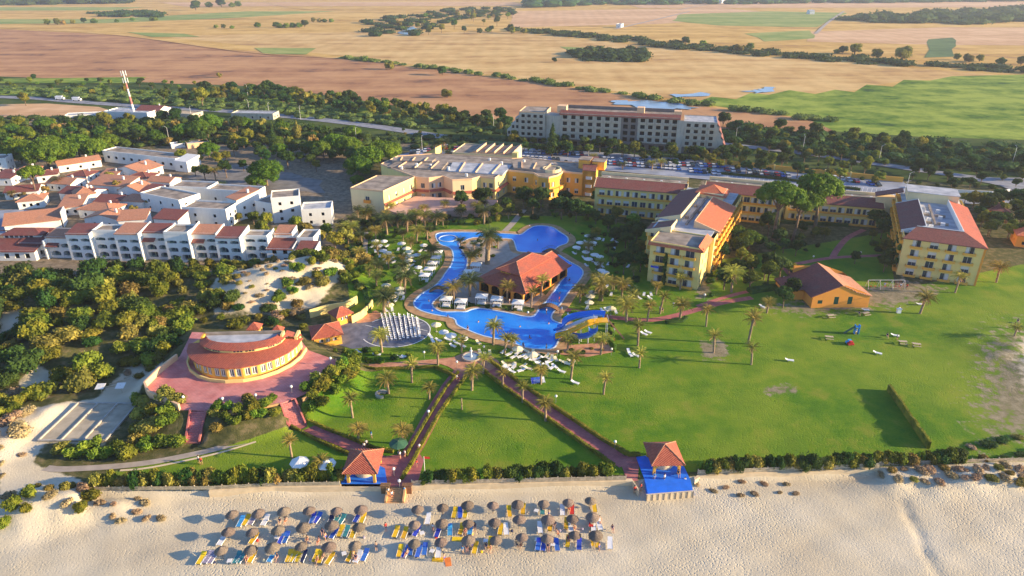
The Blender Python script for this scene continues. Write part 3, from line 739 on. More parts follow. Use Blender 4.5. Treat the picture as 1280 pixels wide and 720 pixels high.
def pine(name, seed, h=9, r=4.5, nb=20, nleaf=4200, th=1.0, lean=(0,0), fork=.5):
    """umbrella pine: flat-bottomed domed crown carried on splayed limbs"""
    rng = np.random.default_rng(seed); root = empty(name); PROTOS.append(root); bl = []
    for i in range(nb):
        a = i*2.4 + rng.uniform(-.3,.3); q = math.sqrt((i+.5)/nb)*.78
        z = h - th*.55*r*(q**2) - rng.uniform(0,.35)
        rr = r*rng.uniform(.24,.35)
        bl.append((lean[0] + math.cos(a)*q*r, lean[1] + math.sin(a)*q*r, z - rr*.4, rr, rr, rr*rng.uniform(.7,.9)))
        if i % 2 and th > .9 and not lean[0]: bl.append((math.cos(a+.6)*q*r*.9, math.sin(a+.6)*q*r*.9, z - rr*1.4, rr*.9, rr*.9, rr*.7))
    link('crown', cloud_mesh('crown', bl, nleaf, .24, rng, M['pine'], core=.82, up=.6), root)
    limbs(rng, h, .28, r*.55, 7, h - r*.38, M['trunk'], lean, parent=root, fork=fork)
    return root
def conifer(name, seed, h=10, r=2.2, m=None):
    rng = np.random.default_rng(seed); root = empty(name); PROTOS.append(root); bl = []
    for i in range(16):
        t = (i+.5)/16; rr = r*(1-t)*.62 + .22
        for k in range(2):
            a = i*2.1 + k*PI + rng.uniform(-.4,.4); d = r*(1-t)*.42
            bl.append((math.cos(a)*d, math.sin(a)*d, h*(.14 + .84*t), rr, rr, h*.045 + .15))
    link('crown', cloud_mesh('crown', bl, 2200, .22, rng, m or M['leafd'], core=.7), root)
    mb = MB(); mb.tube((0,0,-.4), (0,0,h*.95), .22, .04, 7); mb.build('trunk', M['trunk'], root)
    return root
def palm(name, seed, h=4.5, fl=2.1, n=26, tr=.17, m='pleaf', dead=8, up=.9, droop=1.0, bulge=1.0, fat=1.0, lean=.2):
    rng = random.Random(seed); root = empty(name); PROTOS.append(root)
    a = rng.uniform(0, 2*PI); lx, ly = math.cos(a)*lean, math.sin(a)*lean
    mb = MB(); K = 7
    pts = [(lx*(k/K)**2, ly*(k/K)**2, -.3 + (h+.3)*k/K) for k in range(K+1)]
    rad = [tr*1.35] + [tr*(1.05 - .12*(k % 2)) for k in range(1, K)] + [tr*1.25*bulge]
    mb.path(pts, rad, 9)
    if bulge > 1.2: mb.lathe([(tr*.9, -1.1*bulge), (tr*1.8*bulge, -.5), (tr*1.9*bulge, 0), (tr*.8, .5)], 10, (lx, ly, h))
    mb.build('trunk', M['ptrunk'], root, smooth=True)
    def fronds(n, lo, hi, L, dr, mm, nm, wid=.34):
        f = MB()
        for i in range(n):
            az = i*2.399 + rng.uniform(-.25,.25); el = lo + (hi-lo)*((i+.5)/n)**.8 + rng.uniform(-.1,.1); Lf = L*rng.uniform(.82, 1.1)
            ca, sa_ = math.cos(az), math.sin(az); S = 8; pr = []; x = z = 0.; e = el
            for k in range(S+1):
                pr.append((x, z)); x += Lf/S*math.cos(e); z += Lf/S*math.sin(e); e -= dr*(.10 + .05*k)*1.6/ S*4
            tw = rng.uniform(-.3,.3)
            def W(x, y, z): return (lx + ca*x - sa_*y, ly + sa_*x + ca*y, h + z)
            for k in range(S):
                (x0, z0), (x1, z1) = pr[k], pr[k+1]
                f.quad(W(x0,-.025,z0), W(x1,-.02,z1), W(x1,.02,z1), W(x0,.025,z0))
                for j in (0, .34, .67):
                    t = (k + j)/S
                    if t < .12: continue
                    w = wid*fat*math.sin(PI*min(1, t*.86 + .12))**.7*Lf/2.1 + .05
                    bx, bz = x0 + (x1-x0)*j, z0 + (z1-z0)*j; ex = .16*Lf/2.1
                    for sg in (-1, 1):
                        hang = rng.uniform(.15,.65)*w
                        f.add([W(bx,0,bz), W(bx+.07,0,bz+.01), W(bx+ex+.10, sg*w, bz-hang+tw*sg*w)], [(0,1,2)])
        f.build(nm, M[mm], root)
    fronds(n, .05, 1.35*up, fl, droop, m, 'crown')
    if dead: fronds(dead, -1.1, -.35, fl*.75, .5, 'pdead', 'dry_fronds')
    return root

# prototypes
SH = [shrub('shrub', 11, M['leaf'], 1.5, 1.5, 8, 1300, .15), shrub('shrub', 12, M['leaf'], 1.7, 1.2, 9, 1300, .15), shrub('shrub', 13, M['leafo'], 1.5, 1.3, 8, 1200, .14), shrub('shrub', 14, M['leafd'], 1.6, 1.6, 8, 1300, .15), shrub('shrub', 15, M['leafg'], 1.4, 1.3, 7, 1100, .16)]
DRYSH = shrub('dry_shrub', 16, M['dry'], 1.4, .9, 6, 700, .12)
PALEB = shrub('bushy_plant', 17, M['leafg'], .8, 1.2, 5, 600, .14)
BT = [tree('broadleaf_tree', 21, M['leaf'], 6.5, 3.0), tree('broadleaf_tree', 22, M['leafd'], 7.5, 3.2), tree('broadleaf_tree', 23, M['leafg'], 6.0, 2.8), tree('broadleaf_tree', 24, M['leafo'], 6.0, 2.6)]
PN = [pine('umbrella_pine', 31, 6.6, 4.6, 22, 6000, fork=.35), pine('umbrella_pine', 32, 6.2, 4.0, 18, 5200, fork=.35), pine('umbrella_pine', 33, 10.5, 4.4, 18, 3600, 1.0, (.8,0), .55)]
CF = conifer('conifer_tree', 41); CFO = conifer('conifer_tree', 42, 8, 2.0, M['leafo'])
PL = [palm('palm_tree', 51, 3.3, 1.85, 34, .19, up=1.0, lean=.15), palm('palm_tree', 52, 3.6, 1.7, 28, .17, dead=5, up=1.05, lean=.3), palm('palm_tree', 53, 3.1, 2.1, 40, .20, dead=10, lean=.1), palm('palm_tree', 57, 3.4, 1.6, 22, .17, dead=4, up=1.1, lean=.25, droop=.7)]
PBIG = palm('palm_tree', 54, 4.6, 2.9, 60, .5, 'pleafd', 30, bulge=1.0, fat=1.3)
PGAR = [palm('palm_tree', 55, 3.6, 2.6, 50, .22, 'pleaf', 10, fat=1.1), palm('palm_tree', 56, 3.2, 2.8, 50, .24, 'pleafd', 8, fat=1.1, lean=.3)]
SAGO = palm('low_palm', 58, .9, 1.9, 26, .28, 'pleaf', 0, up=1.0)

def dart(poly, spacing, rng, n_try=4000, jitter=.25, cap=999, zfun=None):
    """evenly scattered ground points inside a pixel polygon, spacing in metres"""
    xs = [p[0] for p in poly]; ys = [p[1] for p in poly]; out = []
    W0 = [P(a, b, 0) for a, b in poly]
    x0, x1 = min(p.x for p in W0), max(p.x for p in W0); y0, y1 = min(p.y for p in W0), max(p.y for p in W0)
    wp = [(p.x, p.y) for p in W0]
    for _ in range(n_try):
        x, y = rng.uniform(x0, x1), rng.uniform(y0, y1)
        if not in_poly(x, y, wp): continue
        if any((x-a)**2 + (y-b)**2 < spacing**2 for a, b in out): continue
        out.append((x, y))
        if len(out) >= cap: break
    return out
BLOCK = []       # world polygons kept clear of scattered plants
def clear(px): BLOCK.append([(P(a,b,0).x, P(a,b,0).y) for a, b in px])
def scatter(poly, spacing, protos, smin, smax, desc, cat, group, zone, seed, cap=200, zsq=(.85,1.15), n_try=2500, sink=0):
    rng = random.Random(seed); n = 0
    for x, y in dart(poly, spacing, rng, n_try, cap=cap):
        if any(in_poly(x, y, b) for b in BLOCK): continue
        s = rng.uniform(smin, smax); pr = rng.choice(protos)
        o = place(pr, (x, y, H(x, y) - sink*s), rng.uniform(0, 2*PI), (s, s*rng.uniform(.85,1.15), s*rng.uniform(*zsq)))
        reg(o, desc, cat, group, zone); n += 1
    return n
def thicket(name, poly, spacing, r0, r1, h, m, seed, nleaf=6000, size=.5, desc='', cat='thicket', cap=400, wob=.6):
    rng = random.Random(seed); bl = []
    for x, y in dart(poly, spacing, rng, 3000, cap=cap):
        r = rng.uniform(r0, r1); hh = h*rng.uniform(1-wob, 1+wob*.6)
        bl.append((x, y, hh*.45 + H(x, y)*(y < 300), r, r, hh*.6))
    me = cloud_mesh(name, bl, nleaf, size, np.random.default_rng(seed), m, core=.9)
    o = link(name, me); o['kind'] = 'stuff'
    reg(o, desc, cat)
    return o
def hedge(px, w, h, desc, m='hedge', leaf=.10, dens=55, world=False, z0=0):
    ln = px if world else [(P(a,b,0).x, P(a,b,0).y) for a, b in px]
    mb = MB(); rng = random.Random(len(THINGS)*3+1)
    pts = []
    for i in range(len(ln)-1):
        a, b = Vector(ln[i]), Vector(ln[i+1]); L = (b-a).length; k = max(1, int(L/1.0))
        for j in range(k): pts.append(a.lerp(b, j/k))
    pts.append(Vector(ln[-1]))
    W_ = [w*rng.uniform(.85,1.12) for _ in pts]; Hh = [h*rng.uniform(.88,1.08) for _ in pts]
    l, r = offset_line([tuple(p) for p in pts], -1), offset_line([tuple(p) for p in pts], 1)
    for i in range(len(pts)-1):
        def c(k, side, z):
            q = (l if side < 0 else r)[k]; p = pts[k]; f = W_[k]/2
            return (p[0] + (q[0]-p[0])*f, p[1] + (q[1]-p[1])*f, z0 + z*Hh[k])
        A, B_, C_, D = c(i,-1,.94), c(i,1,.94), c(i+1,1,.94), c(i+1,-1,.94)
        a0, b0, c0, d0 = c(i,-1,-.1), c(i,1,-.1), c(i+1,1,-.1), c(i+1,-1,-.1)
        mb.quad(A, B_, C_, D); mb.quad(a0, A, D, d0); mb.quad(b0, c0, C_, B_)
        if i == 0: mb.quad(a0, b0, B_, A)
        if i == len(pts)-2: mb.quad(d0, D, C_, c0)
        seg = (pts[i+1]-pts[i]).length
        for _ in range(int(seg*dens)):
            t = rng.random(); s = rng.uniform(-1, 1); face = rng.random()
            p = pts[i].lerp(pts[i+1], t); q = Vector(r[i]) - pts[i]
            if face < .4: off, z = s*.5, 1.0
            else: off, z = (.5 if rng.random() < .5 else -.5), rng.uniform(.05, 1)
            cc = Vector((p.x + q.x*off*W_[i]*1.02, p.y + q.y*off*W_[i]*1.02, z0 + z*Hh[i]*rng.uniform(.93,1.06)))
            d1 = Vector((rng.gauss(0,1), rng.gauss(0,1), rng.gauss(0,1))).normalized()*leaf*rng.uniform(.6,1.5); d2 = d1.orthogonal().normalized()*leaf*.7
            mb.quad(cc-d1, cc-d2, cc+d1, cc+d2)
    o = mb.build('hedge', M[m]); o.location = (0,0,0)
    # origin at its start
    p0 = Vector((ln[0][0], ln[0][1], 0)); o.data.transform(Matrix.Translation(-p0)); o.location = p0
    reg(o, desc, 'hedge', 'clipped hedges along the paths')
    return o

# ---- clearings round buildings etc.
for q in [[(182,484),(187,497),(225,516),(294,519),(352,508),(404,488),(424,467),(422,446),(388,434),(372,415),(240,412),(225,440),(200,462)],
          [(228,500),(260,500),(258,556),(225,556)], [(345,495),(385,495),(385,545),(355,540)],
          [(385,372),(475,368),(475,440),(385,440)], [(40,498),(178,498),(150,556),(40,560)], [(28,562),(62,556),(62,585),(180,570),(360,528),(366,540),(190,590),(60,600)],
          [(45,255),(420,225),(430,300),(380,335),(45,330)]]: clear(q)
for s_ in SANDS[1:4]:
    ctr = (sum(p[0] for p in s_)/len(s_), sum(p[1] for p in s_)/len(s_))
    clear([(ctr[0] + (p[0]-ctr[0])*.72, ctr[1] + (p[1]-ctr[1])*.72) for p in s_])

def dunes():
    Z = 'on the left dunes'
    scatter([(-60,348),(100,348),(228,345),(215,365),(180,400),(110,395),(-60,400)], 4.6, [SH[0],SH[1],SH[3],SH[0],SH[2]], 1.7, 3.0, 'dense green dune shrub', 'shrub', 'shrubs over the dunes', 'behind the sandy hollows at left', 101, 95)
    scatter([(-60,400),(110,392),(240,395),(236,415),(215,440),(150,500),(-60,510)], 4.3, [SH[0],SH[1],SH[3],SH[2],SH[0]], 1.2, 2.8, 'rounded olive dune shrub', 'shrub', 'shrubs over the dunes', 'left of the round restaurant', 102, 100)
    scatter([(-40,500),(70,480),(60,530),(30,560),(-40,560)], 3.0, [SH[2],SH[0],DRYSH], 1.3, 2.0, 'low olive dune shrub', 'shrub', 'shrubs over the dunes', 'beside the bowling lanes', 103, 22)
    scatter([(215,345),(260,335),(330,328),(420,318),(455,330),(430,345),(330,338),(285,365),(290,395),(240,400),(210,380)], 4.4, [SH[0],SH[1],SH[2],SH[2]], 1.2, 2.5, 'yellow-green shrub', 'shrub', 'shrubs over the dunes', 'around the sunlit sand slope', 104, 85)
    scatter([(300,350),(420,335),(400,370),(330,392),(290,388)], 2.4, [DRYSH,SH[2],DRYSH], .4, 1.1, 'golden tuft', 'tuft', 'tufts on the sand slope', 'on the sunlit sand slope', 120, 60, zsq=(.6,.9))
    scatter([(335,390),(400,345),(455,330),(462,380),(420,380),(370,398),(330,410)], 3.2, [SH[4],SH[2],SH[0],DRYSH], 1.1, 1.9, 'scattered shrub', 'shrub', 'shrubs over the dunes', 'behind the yellow kiosk walls', 105, 30)
    scatter([(60,555),(130,556),(175,505),(232,513),(234,550),(190,575),(90,584)], 2.6, [SH[0],SH[2],SH[4]], 1.1, 1.9, 'bushy olive shrub', 'shrub', 'shrubs below the terrace', 'between bowling lanes and red stairs', 106, 45)
    scatter([(256,515),(350,508),(362,528),(300,545),(256,556)], 1.9, [SH[0],SH[4],SH[2]], .8, 1.3, 'leafy shrub', 'shrub', 'shrubs below the terrace', 'between the two red stairways', 107, 60)
    scatter([(180,400),(300,388),(385,398),(388,420),(240,408),(225,436),(196,460),(178,440)], 3.6, [SH[0],SH[3],SH[1],SH[2]], .9, 1.8, 'bushy shrub', 'shrub', 'shrubs below the terrace', 'behind the round restaurant', 121, 34)
    scatter([(385,500),(425,468),(445,458),(440,480),(410,512),(380,525)], 2.2, [SH[4],SH[0],SH[1]], 1.1, 1.8, 'bright shrub', 'shrub', 'shrubs below the terrace', 'on the bank right of the red terrace', 108, 30)
    scatter([(400,432),(420,425),(455,440),(520,446),(480,455),(420,446)], 2.0, [SH[4],SH[3],PALEB], .7, 1.1, 'small green bush', 'bush', None, 'beside the slate plaza', 109, 18)
    scatter([(-20,632),(40,626),(100,612),(130,622),(100,645),(60,640),(30,655),(-20,660)], 2.4, [SH[0],SH[2],DRYSH], .8, 1.3, 'straggly beach shrub', 'shrub', 'shrubs at the beach edge', 'at the sandy left end of the beach', 110, 16)
    scatter([(110,622),(180,622),(200,645),(130,650)], 2.0, [DRYSH], .5, .9, 'dry brown tuft', 'tuft', 'dry tufts on the beach', 'on the sand by the hedge end', 111, 10)
    scatter([(1100,590),(1280,582),(1310,590),(1300,606),(1240,600),(1180,606),(1110,604)], 1.9, [DRYSH,DRYSH,SH[2]], .6, 1.1, 'brown heathy shrub', 'shrub', 'dry shrubs on the right dune', 'on the low right-hand dune', 112, 40, zsq=(.5,.9))
    scatter([(866,598),(880,596),(1000,598),(1000,612),(880,616)], 2.6, [DRYSH], .35, .65, 'dry orange tuft', 'tuft', 'dry tufts on the beach', 'right of the blue platform', 113, 12, zsq=(.5,.9))
    scatter([(1190,560),(1290,545),(1300,575),(1200,578)], 3.2, [SH[3],SH[2],DRYSH], .5, 1., 'low dark scrub', 'shrub', None, 'behind the fence at the right edge', 114, 16, zsq=(.4,.7))
dunes()
# ---- tall bushes behind the beach fence
scatter([(210,328),(345,329),(345,336),(210,334)], 2.6, [SH[0],SH[3],SH[1]], 1.0, 1.7, 'dark green bush', 'bush', None, 'along the foot of the white apartments', 122, 18)
def bushrow(px0, px1, n, zone, seed, hs=(.95,1.5)):
    rng = random.Random(seed)
    for i in range(n):
        t = (i + rng.uniform(.2,.8))/n; a = px0[0] + (px1[0]-px0[0])*t; b = px0[1] + (px1[1]-px0[1])*t + rng.uniform(-2.5, 2)
        p = P(a, b, 0); s = rng.uniform(.5, .9); pr = rng.choice([SH[0], SH[3], SH[2], SH[0], PALEB])
        o = place(pr, (p.x, p.y, 0), rng.uniform(0, 6), (s*1.25, s*1.25, rng.uniform(*hs)*(1.1 if s < .6 else 1.55)))
        reg(o, 'upright beachfront bush', 'bush', 'bushes behind the beach fence', zone)
bushrow((120,608),(428,600), 52, 'behind the fence left of the left pavilion', 1)
bushrow((525,603),(762,594), 38, 'behind the fence between the two pavilions', 2, (.8,1.25))
bushrow((872,588),(1205,577), 62, 'behind the fence right of the blue platform', 3, (.8,1.2))

# ---- lawn palms: (px, py of the foot, height in px, kind)
def put_palm(L, zone, desc='slender feathery palm', kinds=PL, sc=None):
    for q in L:
        px, py, hp = q[:3]; pr = q[3] if len(q) > 3 else kinds[(int(px*7+py*3)) % len(kinds)]
        z = H(P(px,py,0).x, P(px,py,0).y)
        p = G(px, py) if z > .3 else P(px, py, 0)
        s = .01135*(py+39.7); hm = hp/(s*.93)
        k = hm/4.6 if pr in PL else hm/6.2 if pr is PBIG else hm/5.4
        if pr is SAGO: k = hm/2.6
        ks = 1.22*max(.75, min(1.5, .55 + .45*k)) if pr in PL else 1.15*max(.7, min(1.3, k))
        o = place(pr, p, random.uniform(0, 6.28), (ks, ks, k))
        o.rotation_euler.x = random.uniform(-.05,.05); o.rotation_euler.y = random.uniform(-.05,.05)
        reg(o, desc, 'palm tree', 'palm trees in the resort grounds', zone)
put_palm([(441,522,31),(448,550,22),(503,555,27),(515,478,31),(486,492,30),(536.5,499,22)], 'on the lawn left of the central path')
put_palm([(547.5,456,30),(590,487.5,34),(604,467,27),(577,440,22)], 'round the fountain crossing')
put_palm([(628.5,484,24),(653.5,503,27),(682,526,31),(676,480,25)], 'along the right-hand diagonal path')
put_palm([(365,572,29),(404,592,24)], 'on the lower left lawn above the fence')
put_palm([(713.7,474,38),(754.5,492.6,29),(799,459.6,27),(797,432,34),(892,441,31),(939,455.6,29),(935,430,44),(882.5,408,26),(751,443,29),(709,441,26)], 'on the great lawn')
put_palm([(849.5,400,30),(825,392,30),(958.5,391,21),(955,350,18),(809,402,26),(850,362,22),(820,368,16)], 'near the garden path below the yellow wing')
put_palm([(1193.6,366,27),(1245,353,28),(1150,392,31),(1268,420,16)], 'by the right-hand hotel block')
put_palm([(477.5,440,32),(616.5,431,34),(631,442,28),(640,440,22)], 'between slate plaza and pool')
put_palm([(506,367,36),(480,391,34),(486,336,20),(475,344,20),(471,359,22),(567.5,378,28),(587.5,371,32),(539,326,22),(521,303,22)], 'in the gardens left of the pool', 'full-crowned garden palm', PGAR)
put_palm([(634,376,27),(664,385,28),(676,371,28)], 'in front of the pool restaurant')
put_palm([(725,378,24),(752.5,376,34),(777,372,26),(783,402,32),(742,356,18),(790,382,20),(765,362,18)], 'on the sunbed lawn right of the pool', 'golden garden palm', [PL[2], PGAR[0]])
put_palm([(430,302,24),(484,293,30),(509,290,26),(531,285,24),(459,278,22),(605,280,26),(520,282,20),(545,284,22),(497,286,22),(470,300,18)], 'in front of the left hotel pavilion', 'full-crowned garden palm', PGAR)
put_palm([(609,330,46,PBIG),(588,334,24,PGAR[1])], 'beside the pool restaurant', 'massive dark-skirted palm')
put_palm([(914,365,34,PGAR[0])], 'in the shaded courtyard', 'wide spreading palm')
put_palm([(270,226,18),(247,237,12),(279,238,12),(75,236,17),(18,250,12),(440,302,26),(206,205,12),(428,285,12)], 'among the white apartments', 'short garden palm', PGAR)
put_palm([(545,188,14),(552,196,14),(555,188,16),(561,199,12),(790,166,14),(700,193,15),(742,204,12),(826,212,14),(815,213,13),(778,213,12),(1140,225,9)], 'in the hotel car park', 'dusty car park palm', PGAR)
# bare palm stump
p = P(577.3, 512, 0); mb = MB(); mb.path([(0,0,-.2),(0.03,0,1.2),(0,0,2.4)], [.16,.13,.12], 8); mb.lathe([(.12,0),(.17,.1),(.12,.22),(0,.25)], 8, (0,0,2.4)); o = mb.build('palm_stump', M['ptrunk'], smooth=True); o.location = p
reg(o, 'bare crownless palm trunk standing alone on the triangular lawn', 'palm trunk')

# ---- pines and garden trees
def put(L, pr, desc, cat, group, zone):
    for q in L:
        px, py, s = q[:3]; p = P(px, py, 0); p.z = H(p.x, p.y)
        k = pr if not isinstance(pr, list) else pr[int(px) % len(pr)]; s *= 1.5 if 'pine' in k.name else 1.35 if 'broad' in k.name else 1.25
        o = place(k, p, random.uniform(0, 6.28), s); reg(o, desc, cat, group, zone)
put([(28,205,1.05),(62,212,1.25),(85,208,1.2),(100,196,1.0),(135,192,1.0),(120,200,.9)], PN[:2], 'broad umbrella pine', 'pine tree', 'umbrella pines', 'behind the terracotta-roofed houses')
put([(334,232,1.0),(322,236,.6)], PN[:1], 'round-headed umbrella pine', 'pine tree', 'umbrella pines', 'alone in the sandy yard')
put([(46,247,.75)], PN[2], 'twisted pale pine', 'pine tree', 'umbrella pines', 'by the blue courtyard at left')
put([(461,216,1.15),(478,209,1.1),(450,224,.9),(486,203,.9),(447,234,.5),(490,215,.5)], PN[:2], 'tall umbrella pine', 'pine tree', 'umbrella pines', 'left of the yellow hotel')
put([(420,196,1.0),(405,200,.9),(436,198,.95),(392,196,.7),(350,196,.6)], PN[:2], 'umbrella pine', 'pine tree', 'umbrella pines', 'left behind the hotel pines')
put([(265,170,1.15),(252,174,.9),(262,198,.7)], PN[:2], 'sunlit umbrella pine', 'pine tree', 'umbrella pines', 'behind the far white building')
put([(1018,292,1.25),(966,300,1.2),(990,302,1.05)], PN[2], 'tall leaning pine with bare trunks', 'pine tree', 'umbrella pines', 'in the shaded courtyard')
put([(936,312,.62),(920,300,.5)], PN[1], 'small pine', 'pine tree', 'umbrella pines', 'in the shaded courtyard')
put([(343,188,.95),(690,196,1.25),(1185,262,.5)], CF, 'narrow conical tree', 'conifer', None, 'behind the resort roofs')
put([(373,176,1.0),(762,182,.9)], CFO, 'brownish conical tree', 'conifer', None, 'behind the resort roofs')
put([(254,136,1.5),(33,133,1.0),(206,128,1.0),(158,118,.7)], BT[0:1], 'solitary rounded tree', 'tree', None, 'by the road beyond the white houses')
put([(650,250,.62),(638,270,.55),(600,272,.6),(620,276,.7),(660,258,.5),(706,262,.7),(735,275,.75),(745,258,.6),(725,268,.6),(770,280,.7),(792,285,.7),(800,320,.6),(578,270,.5)], [BT[2], BT[1], BT[0]], 'garden tree', 'tree', 'garden trees at the hotel', 'against the hotel front')
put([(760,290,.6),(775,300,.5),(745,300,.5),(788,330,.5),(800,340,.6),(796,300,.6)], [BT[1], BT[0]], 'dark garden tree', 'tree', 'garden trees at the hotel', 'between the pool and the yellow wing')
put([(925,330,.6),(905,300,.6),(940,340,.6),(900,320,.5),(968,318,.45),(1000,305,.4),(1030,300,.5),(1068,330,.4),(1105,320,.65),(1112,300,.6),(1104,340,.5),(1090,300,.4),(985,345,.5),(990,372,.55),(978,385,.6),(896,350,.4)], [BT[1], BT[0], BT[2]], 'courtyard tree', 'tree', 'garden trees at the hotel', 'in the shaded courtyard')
put([(1240,265,.7),(1252,258,.6),(1268,262,.8),(1215,262,.8),(1225,285,.6),(1236,296,.6),(1205,255,.5),(1222,275,.5),(1275,300,.7)], [BT[1], BT[0]], 'bushy tree', 'tree', None, 'right of the right-hand block')
put([(330,298,.7),(345,305,.6),(385,300,.8),(372,292,.7),(400,310,.75),(420,316,.8),(436,308,.8),(410,298,.6),(318,283,.6),(335,287,.7),(300,278,.4)], [BT[0], BT[3], BT[0]], 'yellow-green tree', 'tree', 'trees by the white apartments', 'right of the white apartments')
put([(95,266,.35),(150,240,.6),(140,228,.6),(190,262,.6),(170,270,.5),(60,243,.45),(30,250,.4),(105,292,.3),(214,276,.5)], [BT[3], BT[1]], 'small courtyard tree', 'tree', 'trees by the white apartments', 'between the terracotta roofs')
# wide-canopy undergrowth in the woods
scatter([(0,160),(150,152),(330,160),(460,176),(440,192),(240,184),(120,186),(0,186)], 6.0, [BT[0],BT[1],BT[3],PN[1],BT[1]], .8, 1.35, 'wood-edge tree', 'tree', 'trees in the wood behind the houses', 'behind the white houses', 201, 95, sink=.8)
scatter([(215,200),(330,190),(440,200),(440,222),(330,216),(220,232)], 7.0, [BT[1],BT[0]], .7, 1.1, 'shady tree', 'tree', None, 'round the sandy yard', 202, 26)
scatter([(0,178),(120,178),(110,190),(0,205)], 6.0, [BT[0],BT[2]], .8, 1.2, 'leafy tree', 'tree', None, 'behind the umbrella pines at left', 203, 16)
scatter([(500,165),(640,172),(640,180),(500,176)], 7, [BT[1],BT[3]], .3, .5, 'scrubby tree', 'tree', None, 'beside the car park entrance', 204, 14)
scatter([(915,170),(960,172),(1110,196),(1280,212),(1280,240),(1240,222),(1130,212),(1040,200),(950,184)], 7.5, [BT[1],BT[0],BT[1]], .5, 1.0, 'roadside tree', 'tree', 'trees along the right-hand road', 'along the right-hand road', 205, 50, sink=1.2)
scatter([(640,176),(900,198),(1100,228),(1090,236),(860,212),(760,203),(640,190)], 5.0, [BT[1],SH[3],BT[0]], .5, 1.0, 'car park bush', 'bush', None, 'between the car rows', 206, 90)
scatter([(900,158),(1060,172),(1240,196),(1280,200),(1280,212),(1100,196),(960,176)], 8, [BT[1],BT[0]], .7, 1.2, 'wild tree', 'tree', 'trees beyond the right-hand road', 'beyond the right-hand road', 207, 60, sink=1.6)
scatter([(230,118),(330,112),(430,126),(560,142),(640,152),(636,166),(560,158),(430,142),(330,128),(230,130)], 6.5, [BT[1],BT[0],BT[3],BT[1]], .9, 1.35, 'dark belt tree', 'tree', 'trees in the far belt', 'below the brown field', 208, 150, sink=1.6)
scatter([(0,100),(230,104),(300,112),(300,128),(150,122),(0,112)], 13, [BT[0],BT[2],BT[1]], .5, .9, 'scattered scrub tree', 'tree', 'trees in the far belt', 'in the marsh strip', 209, 70, sink=1.6)
# stuff: reed beds and thickets nobody could count
thicket('reeds', [(-200,118),(0,112),(120,112),(230,118),(330,128),(460,142),(640,160),(640,170),(440,152),(180,131),(0,118)], 5.5, 3, 5, 2.6, M['reed'], 5, 14000, .55, 'pale green reed beds beside the road at the far side of the resort', 'reeds')
thicket('thicket', [(910,160),(1040,172),(1280,186),(1340,190),(1340,222),(1240,214),(1100,204),(960,186),(912,178)], 6, 3.5, 5.5, 3.2, M['leafd'], 6, 15000, .5, 'dark scrub thicket beyond the abandoned building and road')
thicket('thicket', [(0,148),(120,146),(330,152),(470,168),(640,178),(630,186),(480,188),(250,182),(60,188),(-100,190),(-100,150)], 5.5, 2.5, 4, 2.2, M['leafd'], 7, 14000, .45, 'dark undergrowth filling the wood behind the white houses')
thicket('hedgerow', [(640,36),(700,40),(850,56),(950,64),(1050,73),(1160,80),(1290,87),(1290,91),(1160,85),(1050,78),(850,62),(700,45),(640,40)], 14, 8, 11, 4, M['leafd'], 8, 9000, 1.3, 'dark hedgerow along the canal crossing the golden fields')
thicket('hedgerow', [(430,71.5),(560,87),(700,106),(860,128.5),(1045,151),(1045,155),(860,132),(700,109),(560,89.5),(430,74)], 6, 3.5, 5, 2.5, M['reed'], 9, 9000, .8, 'green hedgerow at the edge of the brown field')
thicket('copse', [(712,67),(740,63),(800,64),(812,72),(800,78),(730,77)], 9, 5, 8, 5, M['leafd'], 10, 3500, .9, 'island copse standing in the golden field')
thicket('far_wood', [(450,30),(560,12),(640,10),(645,18),(560,26),(530,46),(470,46)], 34, 10, 15, 5, M['leafd'], 11, 4000, 1.8, 'wooded stream bank among far fields')
thicket('far_wood', [(655,3),(760,-1),(1300,-4),(1300,2),(760,7),(665,10)], 34, 18, 30, 13, M['leafd'], 12, 6000, 3.5, 'far wood along the top of the picture')
thicket('far_wood', [(-50,0),(160,-1),(165,4),(-50,8)], 34, 18, 28, 12, M['leafd'], 13, 4000, 3.2, 'far wood at the top left corner')
thicket('far_wood', [(1045,25),(1130,22),(1190,16),(1290,12),(1290,26),(1200,31),(1100,28)], 26, 14, 22, 9, M['leafd'], 14, 5000, 2.6, 'far wood between pale fields at the top right')
thicket('far_wood', [(118,17),(160,15),(205,17),(200,22),(130,21)], 22, 10, 16, 5, M['leafd'], 15, 2500, 2., 'small far wood between green fields at left')
def fartrees(L, zone):
    for px, py, s in L:
        p = P(px, py, 0); o = place(BT[int(px) % 4], (p.x, p.y, -2.4*s), px, s*1.15); reg(o, 'lone far tree', 'tree', 'lone trees in the fields', zone)
fartrees([(60,31,1.7),(72,31,1.9),(79,31,1.6),(92,30,1.3),(105,29,1.4),(118,29,1.9),(146,28,1.3),(166,26,1.4),(190,26,1.6),(194,26,1.5),(245,13,3.2),(262,9,3.),(277,9,3.4),(290,9,2.6),(298,8,3.)], 'in the upper left fields')
fartrees([(345,35,1.4),(350,35,1.8),(358,35,1.8),(366,34.5,1.8),(374,34.5,1.8),(381,34,1.7),(322,34,1.8),(270,35,1.2),(280,35.5,1.2),(290,36,1.2),(392,28,1.5),(399,28,1.5),(406,28,1.5),(414,28,1.5)], 'in the tree row of the upper fields')
fartrees([(487,87,1.6),(553,94,1.2),(275,97,.9),(559,122,1.4),(735,66,1.4),(693,78,.7)], 'along the hedge of the brown field')
fartrees([(857,56,1.5),(878,58,1.7),(923,66,2.),(938,61,1.6),(1046,67,1.2),(1053,68,1.4),(1068,67,2.),(1096,73,1.8),(1127,74,2.8),(1211,78,1.8),(1196,75,1.2),(1224,77,1.3),(1250,80,1.5),(1276,81,1.6),(640,42,1.8),(655,42,1.5),(610,40,1.6),(600,42,1.4)], 'along the canal hedgerow')
